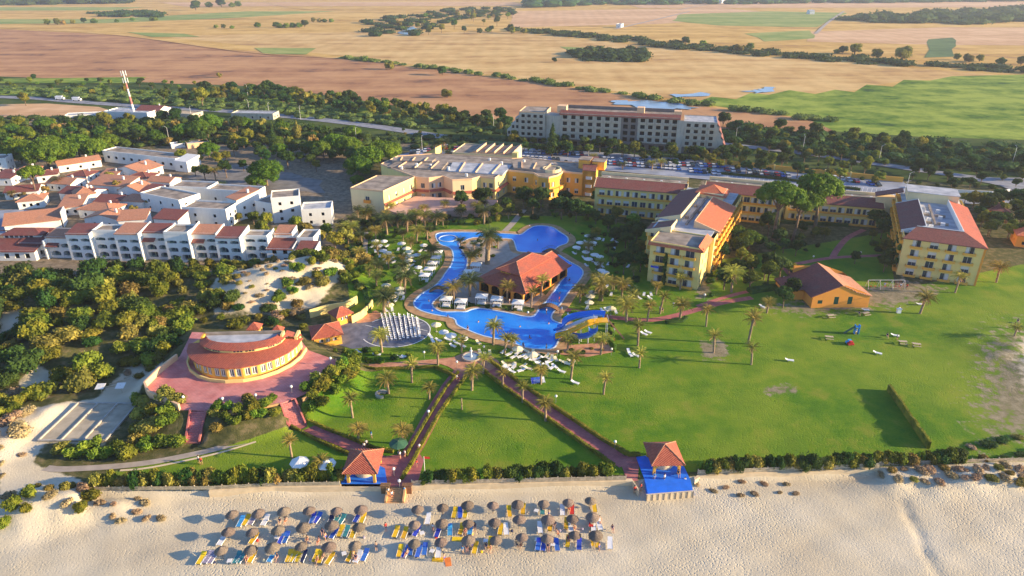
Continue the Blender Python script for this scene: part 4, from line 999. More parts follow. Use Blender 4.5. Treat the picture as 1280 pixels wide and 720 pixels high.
scatter([(560,16),(645,20),(640,44),(520,46),(470,40)], 28, BT, 1.2, 2., 'stream bank tree', 'tree', 'lone trees in the fields', 'by the far stream', 211, 34)

# shaded planting round the hotel, courtyard and pool
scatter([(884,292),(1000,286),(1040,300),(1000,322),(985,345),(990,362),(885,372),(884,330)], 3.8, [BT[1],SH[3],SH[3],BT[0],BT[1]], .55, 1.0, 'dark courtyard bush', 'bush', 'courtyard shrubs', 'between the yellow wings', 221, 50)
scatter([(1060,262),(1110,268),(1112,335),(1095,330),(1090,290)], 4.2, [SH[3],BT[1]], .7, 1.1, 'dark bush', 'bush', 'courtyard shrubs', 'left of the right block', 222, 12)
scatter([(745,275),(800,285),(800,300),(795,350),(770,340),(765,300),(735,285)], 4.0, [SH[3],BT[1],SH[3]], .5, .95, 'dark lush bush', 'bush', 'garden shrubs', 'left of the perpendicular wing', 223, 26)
scatter([(560,262),(640,258),(700,258),(745,268),(740,280),(690,276),(640,272),(625,282),(560,280)], 3.6, [SH[3],SH[0],BT[1],SH[4]], .7, 1.3, 'lush garden bush', 'bush', 'garden shrubs', 'along the hotel front', 224, 34)
scatter([(428,280),(560,268),(560,286),(470,300),(432,312)], 3.0, [SH[3],SH[0],SH[4]], .6, 1.1, 'leafy garden bush', 'bush', 'garden shrubs', 'below the left pavilion', 225, 44)
scatter([(430,312),(545,292),(552,330),(515,372),(470,392),(446,392)], 4.6, [SH[3],SH[0],SH[4],SH[3]], .45, .8, 'low garden bush', 'bush', 'garden shrubs', 'among the left parasols', 226, 40, zsq=(.6,.9))
scatter([(716,290),(800,296),(800,388),(716,386),(735,340)], 5.2, [SH[3],SH[0]], .4, .8, 'low dark bush', 'bush', 'garden shrubs', 'among the right parasols', 227, 26, zsq=(.6,.9))
scatter([(622,440),(700,446),(706,458),(680,462),(640,452)], 2.6, [SH[3],SH[0],SH[4]], .35, .65, 'small bush', 'bush', 'garden shrubs', 'below the big pool', 228, 20, zsq=(.6,.9))
scatter([(548,381),(562,370),(590,381),(640,383),(664,387),(640,389),(600,384),(580,387)], 1.8, [SH[3],SH[4]], .35, .55, 'round clipped bush', 'bush', 'garden shrubs', 'on the pool island edge', 229, 24, zsq=(.6,.9), sink=-.1)
scatter([(760,404),(770,408),(764,440),(700,444),(700,438),(756,432)], 2.4, [SH[3],SH[2]], .3, .55, 'small dark bush', 'bush', 'garden shrubs', 'round the slide court', 230, 12)
scatter([(640,186),(700,192),(900,202),(915,192),(912,206),(780,197),(640,190)], 4, [BT[1],SH[3],BT[0]], .6, 1.2, 'dusty bush', 'bush', 'car park shrubs', 'at the foot of the abandoned hotel', 231, 40)
scatter([(0,560),(40,575),(100,592),(100,612),(60,620),(0,600)], 3.2, [DRYSH,SH[2]], .5, 1.0, 'dry dune tuft', 'tuft', 'dry tufts on the beach', 'on the left sand slope', 232, 16, zsq=(.5,.8))
scatter([(130,500),(182,440),(225,438),(215,470),(180,500)], 2.8, [DRYSH,SH[3],SH[0],SH[2]], .6, 1.4, 'mixed scrub bush', 'bush', None, 'on the sandy patch by the terrace', 233, 34, zsq=(.6,1.))
scatter([(915,186),(1040,200),(1110,212),(1110,222),(1000,212),(910,200)], 5.5, [BT[1],SH[3],BT[0]], .5, 1.0, 'scrubby bush', 'bush', 'car park shrubs', 'behind the ochre boundary wall', 234, 40)
scatter([(1140,215),(1215,225),(1240,236),(1190,238),(1140,232)], 5, [BT[1],SH[3]], .6, 1.0, 'dark round bush', 'bush', None, 'inside the road bend', 235, 16)
scatter([(1220,258),(1290,262),(1290,300),(1235,300)], 4.5, [BT[1],BT[0],SH[3]], .6, 1.0, 'garden tree', 'tree', None, 'round the orange villas', 236, 20)
scatter([(440,300),(540,296),(548,330),(512,368),(470,385),(452,350)], 7.0, PGAR+[PL[2]], .75, 1.0, 'full-crowned palm', 'palm tree', 'palm trees in the resort grounds', 'among the left parasols', 241, 14)
scatter([(725,300),(800,300),(800,380),(725,384),(742,340)], 7.5, PGAR+[PL[2]], .7, .95, 'full-crowned palm', 'palm tree', 'palm trees in the resort grounds', 'among the right parasols', 242, 12)
scatter([(572,308),(592,300),(640,302),(640,314),(600,335),(588,345),(584,325)], 5.0, PGAR, .6, .85, 'full-crowned palm', 'palm tree', 'palm trees in the resort grounds', 'behind the pool restaurant', 243, 5)
scatter([(572,304),(592,300),(640,302),(630,312),(600,332),(590,345),(584,325)], 2.6, [SH[3],SH[4]], .4, .8, 'island bush', 'bush', 'garden shrubs', 'behind the pool restaurant', 244, 12, zsq=(.6,.9))
scatter([(438,270),(560,262),(640,262),(640,275),(560,282),(440,296)], 6.0, PGAR, .75, 1.05, 'hotel-front palm', 'palm tree', 'palm trees in the resort grounds', 'below the hotel terrace', 245, 14)
# ---- clipped hedges beside the paths
hedge([(573,466),(558,485),(537,520),(516,556),(508,571)], .45, .6, 'clipped hedge along the left side of the central path')
hedge([(584,470),(570,488),(548,520),(528,556),(515,580),(502,600)], .55, .6, 'clipped golden hedge along the right side of the central path')
hedge([(596,458),(633,487),(672,516),(732,558),(768,584)], .5, .8, 'clipped hedge along the lower side of the right diagonal path')
hedge([(612,452),(650,480),(690,508),(752,550),(786,570),(800,570)], .55, .85, 'clipped hedge along the upper side of the right diagonal path')
hedge([(378,524),(405,536),(440,550),(470,562),(492,566)], .45, .7, 'dark clipped hedge above the path to the left pavilion')
hedge([(364,534),(390,548),(425,564),(440,570)], .4, .65, 'clipped hedge below the path to the left pavilion')
hedge([(545,461),(560,467),(570,473)], .5, .8, 'short clipped hedge at the fountain crossing')
hedge([(420,454),(470,462),(545,460)], .35, .55, 'low clipped hedge below the salmon path')
hedge([(762,412),(767,420),(764,428),(769,434),(768,440)], .5, .8, 'curved bright hedge round the slide court', 'leafg')
hedge([(714,390),(745,396),(752,398)], .8, .6, 'low flowering hedge above the water slides', 'leafg')
hedge([(832,404),(852,402),(858,398)], 1.0, .7, 'short dark hedge at the garden path corner', 'leafd')
hedge([(1004,350),(996,345),(988,333)], 2.0, 1.4, 'dark hedge beside the courtyard path', 'leafd')
hedge([(884,346),(905,342),(925,336),(945,334)], 1.2, 1.0, 'dark hedge crossing the shaded courtyard', 'leafd')
hedge([(936,366),(960,362),(983,360)], 2.2, 1.2, 'thick hedge left of the orange house', 'leafd')
hedge([(930,270),(935,276),(1010,281),(1060,283)], 1.0, 1.1, 'dark hedge along the courtyard wing', 'leafd')
hedge([(560,212),(620,203),(660,199)], .9, 1.0, 'dark hedge at the car park edge behind the hotel', 'leafd')
hedge([(885,217),(980,226),(1075,239)], 1.2, 1.3, 'dark hedge before the car park wall', 'leafd')
hedge([(1110,488),(1126,511),(1143,536),(1160,561)], .5, 1.7, 'tall thin hedge fencing the corner of the great lawn', 'hedge')
hedge([(432,300),(447,330),(458,372),(462,392)], 1.2, .9, 'dark hedge left of the umbrella lawn', 'leafd')
hedge([(560,379),(590,387),(640,387),(662,392)], .5, .6, 'low hedge along the island pool edge', 'leafd', z0=.14) if 0 else None
# ------------------------------------------------------------------ architecture helpers (local frame: x along the front, y backwards, z up)
Z3 = Vector((0,0,1))
def wallface(mb, o, u, W, Hh, ops=(), depth=.25, mw=0, mr=0):
    o = Vector(o); u = Vector(u).normalized(); n_in = -u.cross(Z3)
    xs = sorted({0, W} | {x for q in ops for x in (q[0], q[2])}); zs = sorted({0, Hh} | {z for q in ops for z in (q[1], q[3])})
    for i in range(len(xs)-1):
        j = 0
        while j < len(zs)-1:
            cx = (xs[i]+xs[i+1])/2
            def hole(j): cz = (zs[j]+zs[j+1])/2; return any(q[0] < cx < q[2] and q[1] < cz < q[3] for q in ops)
            if hole(j): j += 1; continue
            k = j
            while k+1 < len(zs)-1 and not hole(k+1): k += 1
            a = o + u*xs[i]; b = o + u*xs[i+1]
            mb.quad(a + Z3*zs[j], b + Z3*zs[j], b + Z3*zs[k+1], a + Z3*zs[k+1], mw); j = k+1
    for x0, z0, x1, z1 in ops:
        a, b, c, d = o+u*x0+Z3*z0, o+u*x1+Z3*z0, o+u*x1+Z3*z1, o+u*x0+Z3*z1; q = n_in*depth
        mb.quad(a, a+q, b+q, b, mr); mb.quad(b, b+q, c+q, c, mr); mb.quad(c, c+q, d+q, d, mr); mb.quad(d, d+q, a+q, a, mr)
CACHE = {}; WR = random.Random(12)
def part_copy(key, name, builder, mats, root, o, u, smooth=False):
    if key not in CACHE:
        mb = MB(); builder(mb); ob = mb.build(name, mats); CACHE[key] = ob.data; bpy.data.objects.remove(ob)
    ob = link(name, CACHE[key], root); ob.location = o; ob.rotation_euler.z = math.atan2(u[1], u[0]); return ob
def w_std(w, h, d, mull=1, f=.07):
    def b(mb):
        mb.quad((0,d,0),(w,d,0),(w,d,h),(0,d,h),1)
        y0, y1 = d-.07, d-.004
        mb.box(0,y0,0,f,y1,h); mb.box(w-f,y0,0,w,y1,h); mb.box(f,y0,0,w-f,y1,f); mb.box(f,y0,h-f,w-f,y1,h)
        for i in range(mull):
            x = w*(i+1)/(mull+1); mb.box(x-f/2,y0,f,x+f/2,y1,h-f)
    return b
def w_dark(w, h, d, deep=1.6):
    def b(mb):
        mb.quad((0,deep,0),(w,deep,0),(w,deep,h),(0,deep,h)); mb.quad((0,d,0),(0,deep,0),(0,deep,h),(0,d,h)); mb.quad((w,d,h),(w,deep,h),(w,deep,0),(w,d,0)); mb.quad((0,d,0),(w,d,0),(w,deep,0),(0,deep,0)); mb.quad((0,d,h),(0,deep,h),(w,deep,h),(w,d,h))
    return b
def balc(w, out, ph, kind):
    def b(mb):
        mb.box(-.25,-out,-.18,w+.25,-.003,0,0)
        if kind == 'solid':
            mb.box(-.25,-out,.003,w+.25,-out+.12,ph,0); mb.box(-.25,-out+.123,.003,-.13,-.003,ph,0); mb.box(w+.13,-out+.123,.003,w+.25,-.003,ph,0)
        else:
            mb.box(-.25,-out,ph-.06,w+.25,-out+.05,ph,1)
            k = int((w+.5)/.22)
            for i in range(k+1): x = -.25 + (w+.46)*i/k; mb.box(x,-out+.003,.003,x+.04,-out+.045,ph-.063,1)
            mb.box(-.25,-out,.003,-.2,-.003,ph,1); mb.box(w+.2,-out,.003,w+.25,-.003,ph,1)
    return b
class Bld:
    def __init__(s, name, A, B, wallm='cream', z0=0.0):
        A = Vector((A[0], A[1], z0)); B = Vector((B[0], B[1], z0)); s.L = (B-A).length; s.ang = math.atan2(B.y-A.y, B.x-A.x)
        s.root = empty(name, A, s.ang); s.w = MB(); s.wm = wallm; s.trim = MB(); s.depth = .25; s.extra = []
        s.Mw = Matrix.Translation(A) @ Matrix.Rotation(s.ang, 4, 'Z'); s.inv = s.Mw.inverted()
    def loc(s, px, py, z):       # pixel at height z -> local xy
        p = s.inv @ P(px, py, z); return (p.x, p.y)
    def window(s, o, u, x0, z0, w, h, kind='std', mull=1):
        o = Vector(o) + Vector(u)*x0 + Z3*z0; k = (kind, round(w,2), round(h,2), mull, s.depth)
        if kind == 'dark': return part_copy(k, 'window_opening', w_dark(w, h, s.depth), [M['dark']], s.root, o, u)
        if kind == 'shutter': return part_copy(k, 'shutter', w_std(w, h, s.depth*.5, 1), [M['green_sh'], M['green_sh']], s.root, o, u)
        v = WR.randrange(4)
        def bb(mb):
            w_std(w, h, s.depth, mull)(mb); y = s.depth-.03
            if v == 1: mb.quad((.08,y,.08),(w*.42,y,.08),(w*.42,y,h-.08),(.08,y,h-.08),0)
            if v == 2: mb.quad((w*.55,y,.08),(w-.08,y,.08),(w-.08,y,h-.08),(w*.55,y,h-.08),0)
            if v == 3: mb.quad((.08,y,h*.55),(w-.08,y,h*.55),(w-.08,y,h-.08),(.08,y,h-.08),0)
        return part_copy(k + (v,), 'window', bb, [M['frame'], M['glass']], s.root, o, u)
    def face(s, p0, p1, z0, Hh, floors=0, bays=0, ww=1.4, wh=1.5, sill=.9, fh=3.0, kind='std', balcony=None, bm='ochre', bout=1.1, margin=.8, mull=1, skip=(), bph=.95, bwide=.2, wallmat=0):
        p0 = Vector((p0[0], p0[1], z0)); p1 = Vector((p1[0], p1[1], z0)); W = (p1-p0).length; u = (p1-p0).normalized(); ops = []
        for f in range(floors):
            for b in range(bays):
                if (f, b) in skip: continue
                cx = margin + (W-2*margin)*(b+.5)/bays; z = f*fh + sill
                if z + wh > Hh - .1: continue
                ops.append((cx-ww/2, z, cx+ww/2, z+wh)); s.window(p0, u, cx-ww/2, z, ww, wh, kind, mull)
                if balcony:
                    o = p0 + u*(cx-ww/2-bwide) + Z3*(z-.02)
                    part_copy(('balc', balcony, round(ww,2), bout, bph, bwide, bm), 'balcony', balc(ww+2*bwide, bout, bph, balcony), [M[bm], M['rail']], s.root, o, u)
        wallface(s.w, p0, u, W, Hh, ops, s.depth, wallmat, wallmat)
    def slab(s, mb, q, t, m=0):
        q = [Vector(a) for a in q]; lo = [a - Z3*t for a in q]
        nrm = (q[1]-q[0]).cross(q[2]-q[0])
        if nrm.z < 0: q = q[::-1]; lo = lo[::-1]
        n = len(q); mb.add(q, [tuple(range(n))], m); mb.add(lo, [tuple(range(n-1,-1,-1))], m)
        for i in range(n): j = (i+1) % n; mb.quad(lo[i], lo[j], q[j], q[i], m)
    def skirt(s, lo0, lo1, hi1, hi0, zl, zh, m='tile', t=.22, name='roof', wallin=1.6, wm='white', ends=True):
        """sloping tiled band rising from the eaves (lo) to its crest (hi) with the upstand wall behind it"""
        mb = MB(); a, b, c, d = (*lo0, zl), (*lo1, zl), (*hi1, zh), (*hi0, zh); s.slab(mb, [a, b, c, d], t); mb.build(name, M[m], s.root)
        w = MB(); n = Vector((hi1[0]-hi0[0], hi1[1]-hi0[1])); n.normalize(); px, py = -n.y*.2, n.x*.2
        if (lo0[0]-hi0[0])*px + (lo0[1]-hi0[1])*py > 0: px, py = -px, -py
        w.prism([hi0, hi1, (hi1[0]+px, hi1[1]+py), (hi0[0]+px, hi0[1]+py)], zh-wallin-.6, zh+.12)
        if ends:
            for l, h_ in ((lo0, hi0), (lo1, hi1)):
                dx, dy = n.x*.18*(1 if (l is lo0) else -1), n.y*.18*(1 if (l is lo0) else -1)
                q = [(l[0]-dx*.3, l[1]-dy*.3), (h_[0]-dx*.3, h_[1]-dy*.3), (h_[0]+dx, h_[1]+dy), (l[0]+dx, l[1]+dy)]
                L_ = math.hypot(h_[0]-l[0], h_[1]-l[1])
                zf = lambda p, l=l, L_=L_: zl + (zh-zl)*min(1, math.hypot(p[0]-l[0], p[1]-l[1])/L_) + .16
                w.prism(q, zl-.5, zf)
        w.build('parapet', M[wm], s.root)
    def flat(s, pts, z, m='roofg', par=.45, pm=None, t=.25):
        if area(pts) < 0: pts = pts[::-1]
        mb = MB(); mb.prism(pts, z-.3, z); mb.build('roof', M[m], s.root)
        if par:
            inn = offset_line(pts, -t, True); out_ = offset_line(pts, .06, True); w = MB(); n = len(pts)
            for i in range(n):
                j = (i+1) % n; w.quad((*out_[i], z-.35), (*out_[j], z-.35), (*out_[j], z+par), (*out_[i], z+par)); w.quad((*inn[j], z-.002), (*inn[i], z-.002), (*inn[i], z+par), (*inn[j], z+par)); w.quad((*out_[i], z+par), (*out_[j], z+par), (*inn[j], z+par), (*inn[i], z+par))
            w.build('parapet', M[pm or s.wm], s.root)
    def gable(s, x0, y0, x1, y1, z, rh, axis='x', m='tile', over=.35, t=.18):
        mb = MB(); a, b, c, d = x0-over, y0-over, x1+over, y1+over
        zo = z - rh*over/((y1-y0)/2 if axis == 'x' else (x1-x0)/2)
        if axis == 'x':
            ym = (y0+y1)/2; s.slab(mb, [(a,b,zo),(c,b,zo),(c,ym,z+rh),(a,ym,z+rh)], t); s.slab(mb, [(c,d,zo),(a,d,zo),(a,ym,z+rh),(c,ym,z+rh)], t)
            for x, f in ((x0, 1), (x1, 0)):
                tri = [(x,y0,z),(x,y1,z),(x,ym,z+rh-.06)]; s.w.add(tri if not f else tri[::-1], [(0,1,2)], 0)
        else:
            xm = (x0+x1)/2; s.slab(mb, [(a,d,zo),(a,b,zo),(xm,b,z+rh),(xm,d,z+rh)], t); s.slab(mb, [(c,b,zo),(c,d,zo),(xm,d,z+rh),(xm,b,z+rh)], t)
            for y, f in ((y0, 0), (y1, 1)):
                tri = [(x0,y,z),(x1,y,z),(xm,y,z+rh-.06)]; s.w.add(tri if not f else tri[::-1], [(0,1,2)], 0)
        mb.build('roof', M[m], s.root)
    def hip(s, x0, y0, x1, y1, z, rh, m='tile', over=.4, t=.18, ridge=None, name='roof'):
        a, b, c, d = x0-over, y0-over, x1+over, y1+over; W, D = c-a, d-b; k = min(W, D)/2 if ridge is None else ridge
        if W >= D: r0, r1 = (a+k, (b+d)/2, z+rh), (c-k, (b+d)/2, z+rh)
        else: r0, r1 = ((a+c)/2, b+k, z+rh), ((a+c)/2, d-k, z+rh)
        A_, B_, C_, D_ = (a,b,z), (c,b,z), (c,d,z), (a,d,z); mb = MB()
        F_ = [[A_,B_,r1,r0],[B_,C_,r1],[C_,D_,r0,r1],[D_,A_,r0]] if W >= D else [[A_,B_,r0],[B_,C_,r1,r0],[C_,D_,r1],[D_,A_,r0,r1]]
        for f in F_: mb.add(f, [tuple(range(len(f)))], 0)
        mb.box(a, b, z-t, c, d, z-.004); mb.build(name, M[m], s.root)
        rl = MB()
        for p, q in ((A_, r0), (B_, r1 if W >= D else r0), (C_, r1), (D_, r0 if W >= D else r1), (r0, r1)): rl.tube(p, q, .09, .09, 5)
        rl.build('ridge_tiles', M['tilep'], s.root)
    def boxm(s, name, m, *bx):
        for q in bx: mb = MB(); mb.box(*q); o = mb.build(name, M[m], s.root)
        return o
    def done(s, desc, cat='building', group=None, zone='', mats=None):
        s.w.build('wall', mats or [M[s.wm]] + [M[e] for e in s.extra], s.root)
        return reg(s.root, desc, cat, group, zone)
def house(a, b, D, h, roof='x', rh=1.4, m='tilep', wm='white', desc='', wins=3, group=None, zone='', kind='dark', z0=0.0, ww=1.0, wh=1.1, side=True, name='house', over=.35, fl=1, fh=2.7):
    s = Bld(name, P(a[0], a[1], z0), P(b[0], b[1], z0), wm, z0); L = s.L
    s.face((0,0), (L,0), -.3, h+.3, fl, wins, ww, wh, 1.1, fh, kind)
    s.face((L,0), (L,D), -.3, h+.3, fl, max(1, int(D/4)) if side else 0, ww, wh, 1.1, fh, kind); s.face((L,D), (0,D), -.3, h+.3); s.face((0,D), (0,0), -.3, h+.3, fl, max(1, int(D/4)) if side else 0, ww, wh, 1.1, fh, kind)
    if roof == 'flat': s.flat([(0,0),(L,0),(L,D),(0,D)], h, m, .5)
    elif roof == 'hip': s.hip(0, 0, L, D, h, rh, m)
    elif roof == 'mono':
        mb = MB(); s.slab(mb, [(-over,-over,h),(L+over,-over,h),(L+over,D+over,h+rh),(-over,D+over,h+rh)], .2); mb.build('roof', M[m], s.root)
        s.w.add([(0,0,h),(0,D,h),(0,D,h+rh-.1)], [(2,1,0)]); s.w.add([(L,0,h),(L,D,h),(L,D,h+rh-.1)], [(0,1,2)]); s.w.quad((L,D,h),(0,D,h),(0,D,h+rh-.1),(L,D,h+rh-.1))
    else: s.gable(0, 0, L, D, h, rh, roof, m, over)
    s.boxm('chimney', wm, (L*.7, D*.6, h-.2, L*.7+.6, D*.6+.6, h+rh+.6)) if roof != 'flat' and D > 6 else None
    s.done(desc, 'house', group, zone); return s

# ------------------------------------------------------------------ right-hand hotel block
def right_block():
    s = Bld('hotel_block', P(1120,343,0), P(1216.7,357,0), 'yellow'); L = s.L; D = 46.; h = 11.3; fh = 2.85
    s.face((0,0), (L,0), 0, h, 4, 4, 2.1, 2.05, .3, fh, 'std', 'solid', 'ochre', .9, 1.0, bph=.5)
    s.face((L,0), (L,D), 0, h, 4, 9, 1.9, 1.9, .35, fh, 'std', 'solid', 'ochre', .9, 1.0)
    s.face((L,D), (0,D), 0, h); s.face((0,D), (0,0), 0, h, 4, 9, 1.9, 1.9, .35, fh, 'std', 'solid', 'ochre', .9, 1.)
    k = 5.2; o = .7
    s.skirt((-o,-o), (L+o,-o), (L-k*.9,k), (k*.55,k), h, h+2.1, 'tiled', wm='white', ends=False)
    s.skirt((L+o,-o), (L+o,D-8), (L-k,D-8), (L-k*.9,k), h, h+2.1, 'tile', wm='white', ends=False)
    s.skirt((-o,D-12), (-o,k+1), (k,k+1), (k,D-12), h, h+2.1, 'tiled', wm='white')  # front and left bands darker than the right: shade put into the tiles
    s.flat([(1.2,1.),(L-1.2,1.),(L-1.2,D-1),(1.2,D-1)], h+.5, 'roofb', 0)
    s.boxm('ventilation_duct', 'roofg', (L*.42,12,h+.9,L*.42+.5,D-14,h+1.4), (L*.3,14,h+.503,L*.40,14.6,h+1.2), (L*.47,14,h+.503,L*.62,14.6,h+1.2), (L*.3,22,h+.503,L*.40,22.6,h+1.2), (L*.47,22,h+.503,L*.62,22.6,h+1.2))
    for i in range(6): s.boxm('cooling_unit', 'frame', (L*.34 + (i % 2)*L*.17, 10+i*3.3, h+.503, L*.34+(i % 2)*L*.17+1.1, 10.8+i*3.3, h+1.4))
    s.boxm('roof_house', 'cream', (2.5, D-9, h-.2, L-2.5, D-.5, h+3.4)); s.boxm('roof_slab', 'roofb', (2.2, D-9.3, h+3.403, L-2.2, D-.2, h+3.6))
    mb = MB(); s.slab(mb, [(-6,D-2,h-1),(2,D-2,h+1.4),(2,D+3,h+1.4),(-6,D+3,h-1)], .3); mb.build('lean_to_roof', M['tiled'], s.root)
    w = MB(); w.prism([(-5.6,D-1.8),(0,D-1.8),(0,D+2.6),(-5.6,D+2.6)], 0, h-1.3); w.build('annex_wall', M['cream'], s.root)
    s.boxm('sunlit_edge_strip', 'orange', (L+.003, -.1, 0, L+.5, .8, h-.1))  # orange strip added to paint the sunlight on the right edge
    # creeper on the left wall
    rng = np.random.default_rng(4); bl = [(-.5, 3+rng.uniform(-2,9), z, .7, 1.4, 1.2) for z in np.linspace(.6, 8, 9)]
    link('creeper', cloud_mesh('creeper', bl, 900, .18, rng, M['leafd']), s.root)
    s.done('long four-storey yellow hotel block with red tiled roof edges at the right', 'hotel building')
right_block()

def middle_wing():
    s = Bld('hotel_wing', P(808.7,351,0), P(871,362.5,0), 'yellow'); L = s.L; h = 11.6; fh = 2.85; D1 = 11.
    s.face((0,0), (L,0), 0, h, 4, 3, 2.4, 2.05, .3, fh, 'std', 'solid', 'ochre', .9, .9, bph=.5)
    s.face((L,0), (L,D1), 0, h, 4, 2, 1.2, 1.4, .8, fh); s.face((0,D1), (0,0), 0, h, 4, 2, 1.2, 1.4, .8, fh)
    s.flat([(0,0),(L,0),(L,D1),(0,D1)], h+.2, 'roofg', .3)
    mb = MB(); s.slab(mb, [(-.5,-.7,h-.35),(L+.5,-.7,h-.35),(L+.5,.4,h+.5),(-.5,.4,h+.5)], .15); s.slab(mb, [(L+.9,-.6,h-.2),(L+.9,D1-.5,h-.2),(L-.8,D1-.5,h+1.2),(L-.8,-.6,h+1.2)], .2); mb.build('tile_edge', M['tileo'], s.root)
    # rear body
    x0, x1, y1 = -3.6, L+1.2, 56.
    s.face((x0,D1-1), (0,D1-1), 0, h, 4, 1, 1.8, 1.9, .35, fh, 'std', 'solid', 'ochre', .9, .2)
    s.face((L,D1), (x1,D1), 0, h); s.face((x1,D1), (x1,y1), 0, h, 4, 11, 1.9, 1.9, .35, fh, 'std', 'solid', 'ochre', .9, 1.)
    s.face((x1,y1), (x0,y1), 0, h); s.face((x0,y1), (x0,D1-1), 0, h, 4, 9, 1.9, 1.9, .35, fh, 'std', 'solid', 'ochre', .9, 1.)
    s.flat([(x0+1,D1+.2),(x1-1,D1+.2),(x1-1,y1-.3),(x0+1,y1-.3)], h+.4, 'roofb', 0)
    c = (x0+x1)/2
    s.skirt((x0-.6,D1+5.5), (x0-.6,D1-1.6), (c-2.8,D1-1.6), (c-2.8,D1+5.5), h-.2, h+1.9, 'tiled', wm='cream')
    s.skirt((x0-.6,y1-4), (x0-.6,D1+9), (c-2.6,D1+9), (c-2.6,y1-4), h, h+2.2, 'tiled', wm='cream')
    s.skirt((x1+.6,D1+5), (x1+.6,y1-14), (c+2.6,y1-14), (c+2.6,D1+5), h, h+2.4, 'tileo', wm='salmon')  # brighter tiles than on the left slopes: sun painted in
    s.boxm('ventilation_duct', 'roofg', (c-.3,D1+6,h+.6,c+.3,y1-6,h+1.1), (c-1.8,D1+12,h+.403,c-.8,D1+12.7,h+1.2), (c+.8,D1+18,h+.403,c+1.8,D1+18.8,h+1.2), (c-1.8,D1+24,h+.403,c-.8,D1+24.8,h+1.2))
    s.boxm('roof_house', 'cream', (c-3.5, y1-10, h, c+5, y1-2, h+2.2)); 
    mb = MB(); s.slab(mb, [(c+6,y1-10.4,h+1.6),(c+6,y1-1.6,h+1.6),(c+1,y1-6,h+4.2)], .2); s.slab(mb, [(c-4,y1-1.6,h+2.1),(c-4,y1-10.4,h+2.1),(c+6,y1-10.4,h+1.5),(c+1,y1-6,h+4.2)], .2); mb.build('tower_roof', M['tileo'], s.root)
    rng = np.random.default_rng(4); bl = [(L*.33+rng.uniform(-.3,.3), -.4, z, .6, .5, 1.0) for z in np.linspace(.6, 8.6, 10)]
    link('creeper', cloud_mesh('creeper', bl, 900, .16, rng, M['leafd']), s.root)
    s.boxm('awning', 'blue', (1.0,-1.4,4.9,3.2,-.95,5.3))
    s.done('narrow four-storey yellow wing with a flat roofed front end and bright orange tiles', 'hotel building')
middle_wing()

def tiled_wing(a, b, D, h, fl, bays, desc, z_roof=2.0, bw=2.0, back='roofg', gb=True, top=0, k=5.0):
    s = Bld('hotel_wing', P(a[0],a[1],0), P(b[0],b[1],0), 'yellow'); L = s.L; fh = h/fl-.02
    s.face((0,0), (L,0), 0, h, fl, bays, bw, 2.1, .3, fh, 'std', 'solid', 'ochre', .8, 1.0, bph=.5)
    s.face((L,0), (L,D), 0, h, fl, 2, 1.2, 1.4, .8, fh); s.face((L,D), (0,D), 0, h); s.face((0,D), (0,0), 0, h, fl, 2, 1.2, 1.4, .8, fh)
    s.skirt((-.5,-.6), (L+.5,-.6), (L+.5,k), (-.5,k), h, h+z_roof, 'tiled', wm='cream')
    s.flat([(.3,k-.5),(L-.3,k-.5),(L-.3,D-.2),(.3,D-.2)], h+.5, back, 0)
    s.boxm('rear_parapet', 'cream', (-.2,D-.3,h-.5,L+.2,D+.1,h+1.5))
    s.boxm('roof_vent', 'frame', *[(L*(i+.5)/5, D*.6, h+.503, L*(i+.5)/5+.7, D*.6+.7, h+1.3) for i in range(5)])
    s.done(desc, 'hotel building')
def base_under(px, py, h):      # ground pixel under an eave pixel seen at height h
    p = P(px, py, h); return scr((p.x, p.y, 0))
tiled_wing(base_under(744,233,10.2), base_under(857,242,10.2), 15, 10.2, 3, 10, 'three-storey yellow wing with dark red tiled front, left of the perpendicular wing')
tiled_wing(base_under(881.6,238,9.6), base_under(980,248,9.6), 14, 9.6, 3, 10, 'three-storey yellow wing behind the shaded courtyard pines')
tiled_wing(base_under(984,250,7.0), base_under(1104,260,7.0), 13, 7.0, 2, 11, 'low two-storey yellow wing between courtyard pines and right block', 1.8)

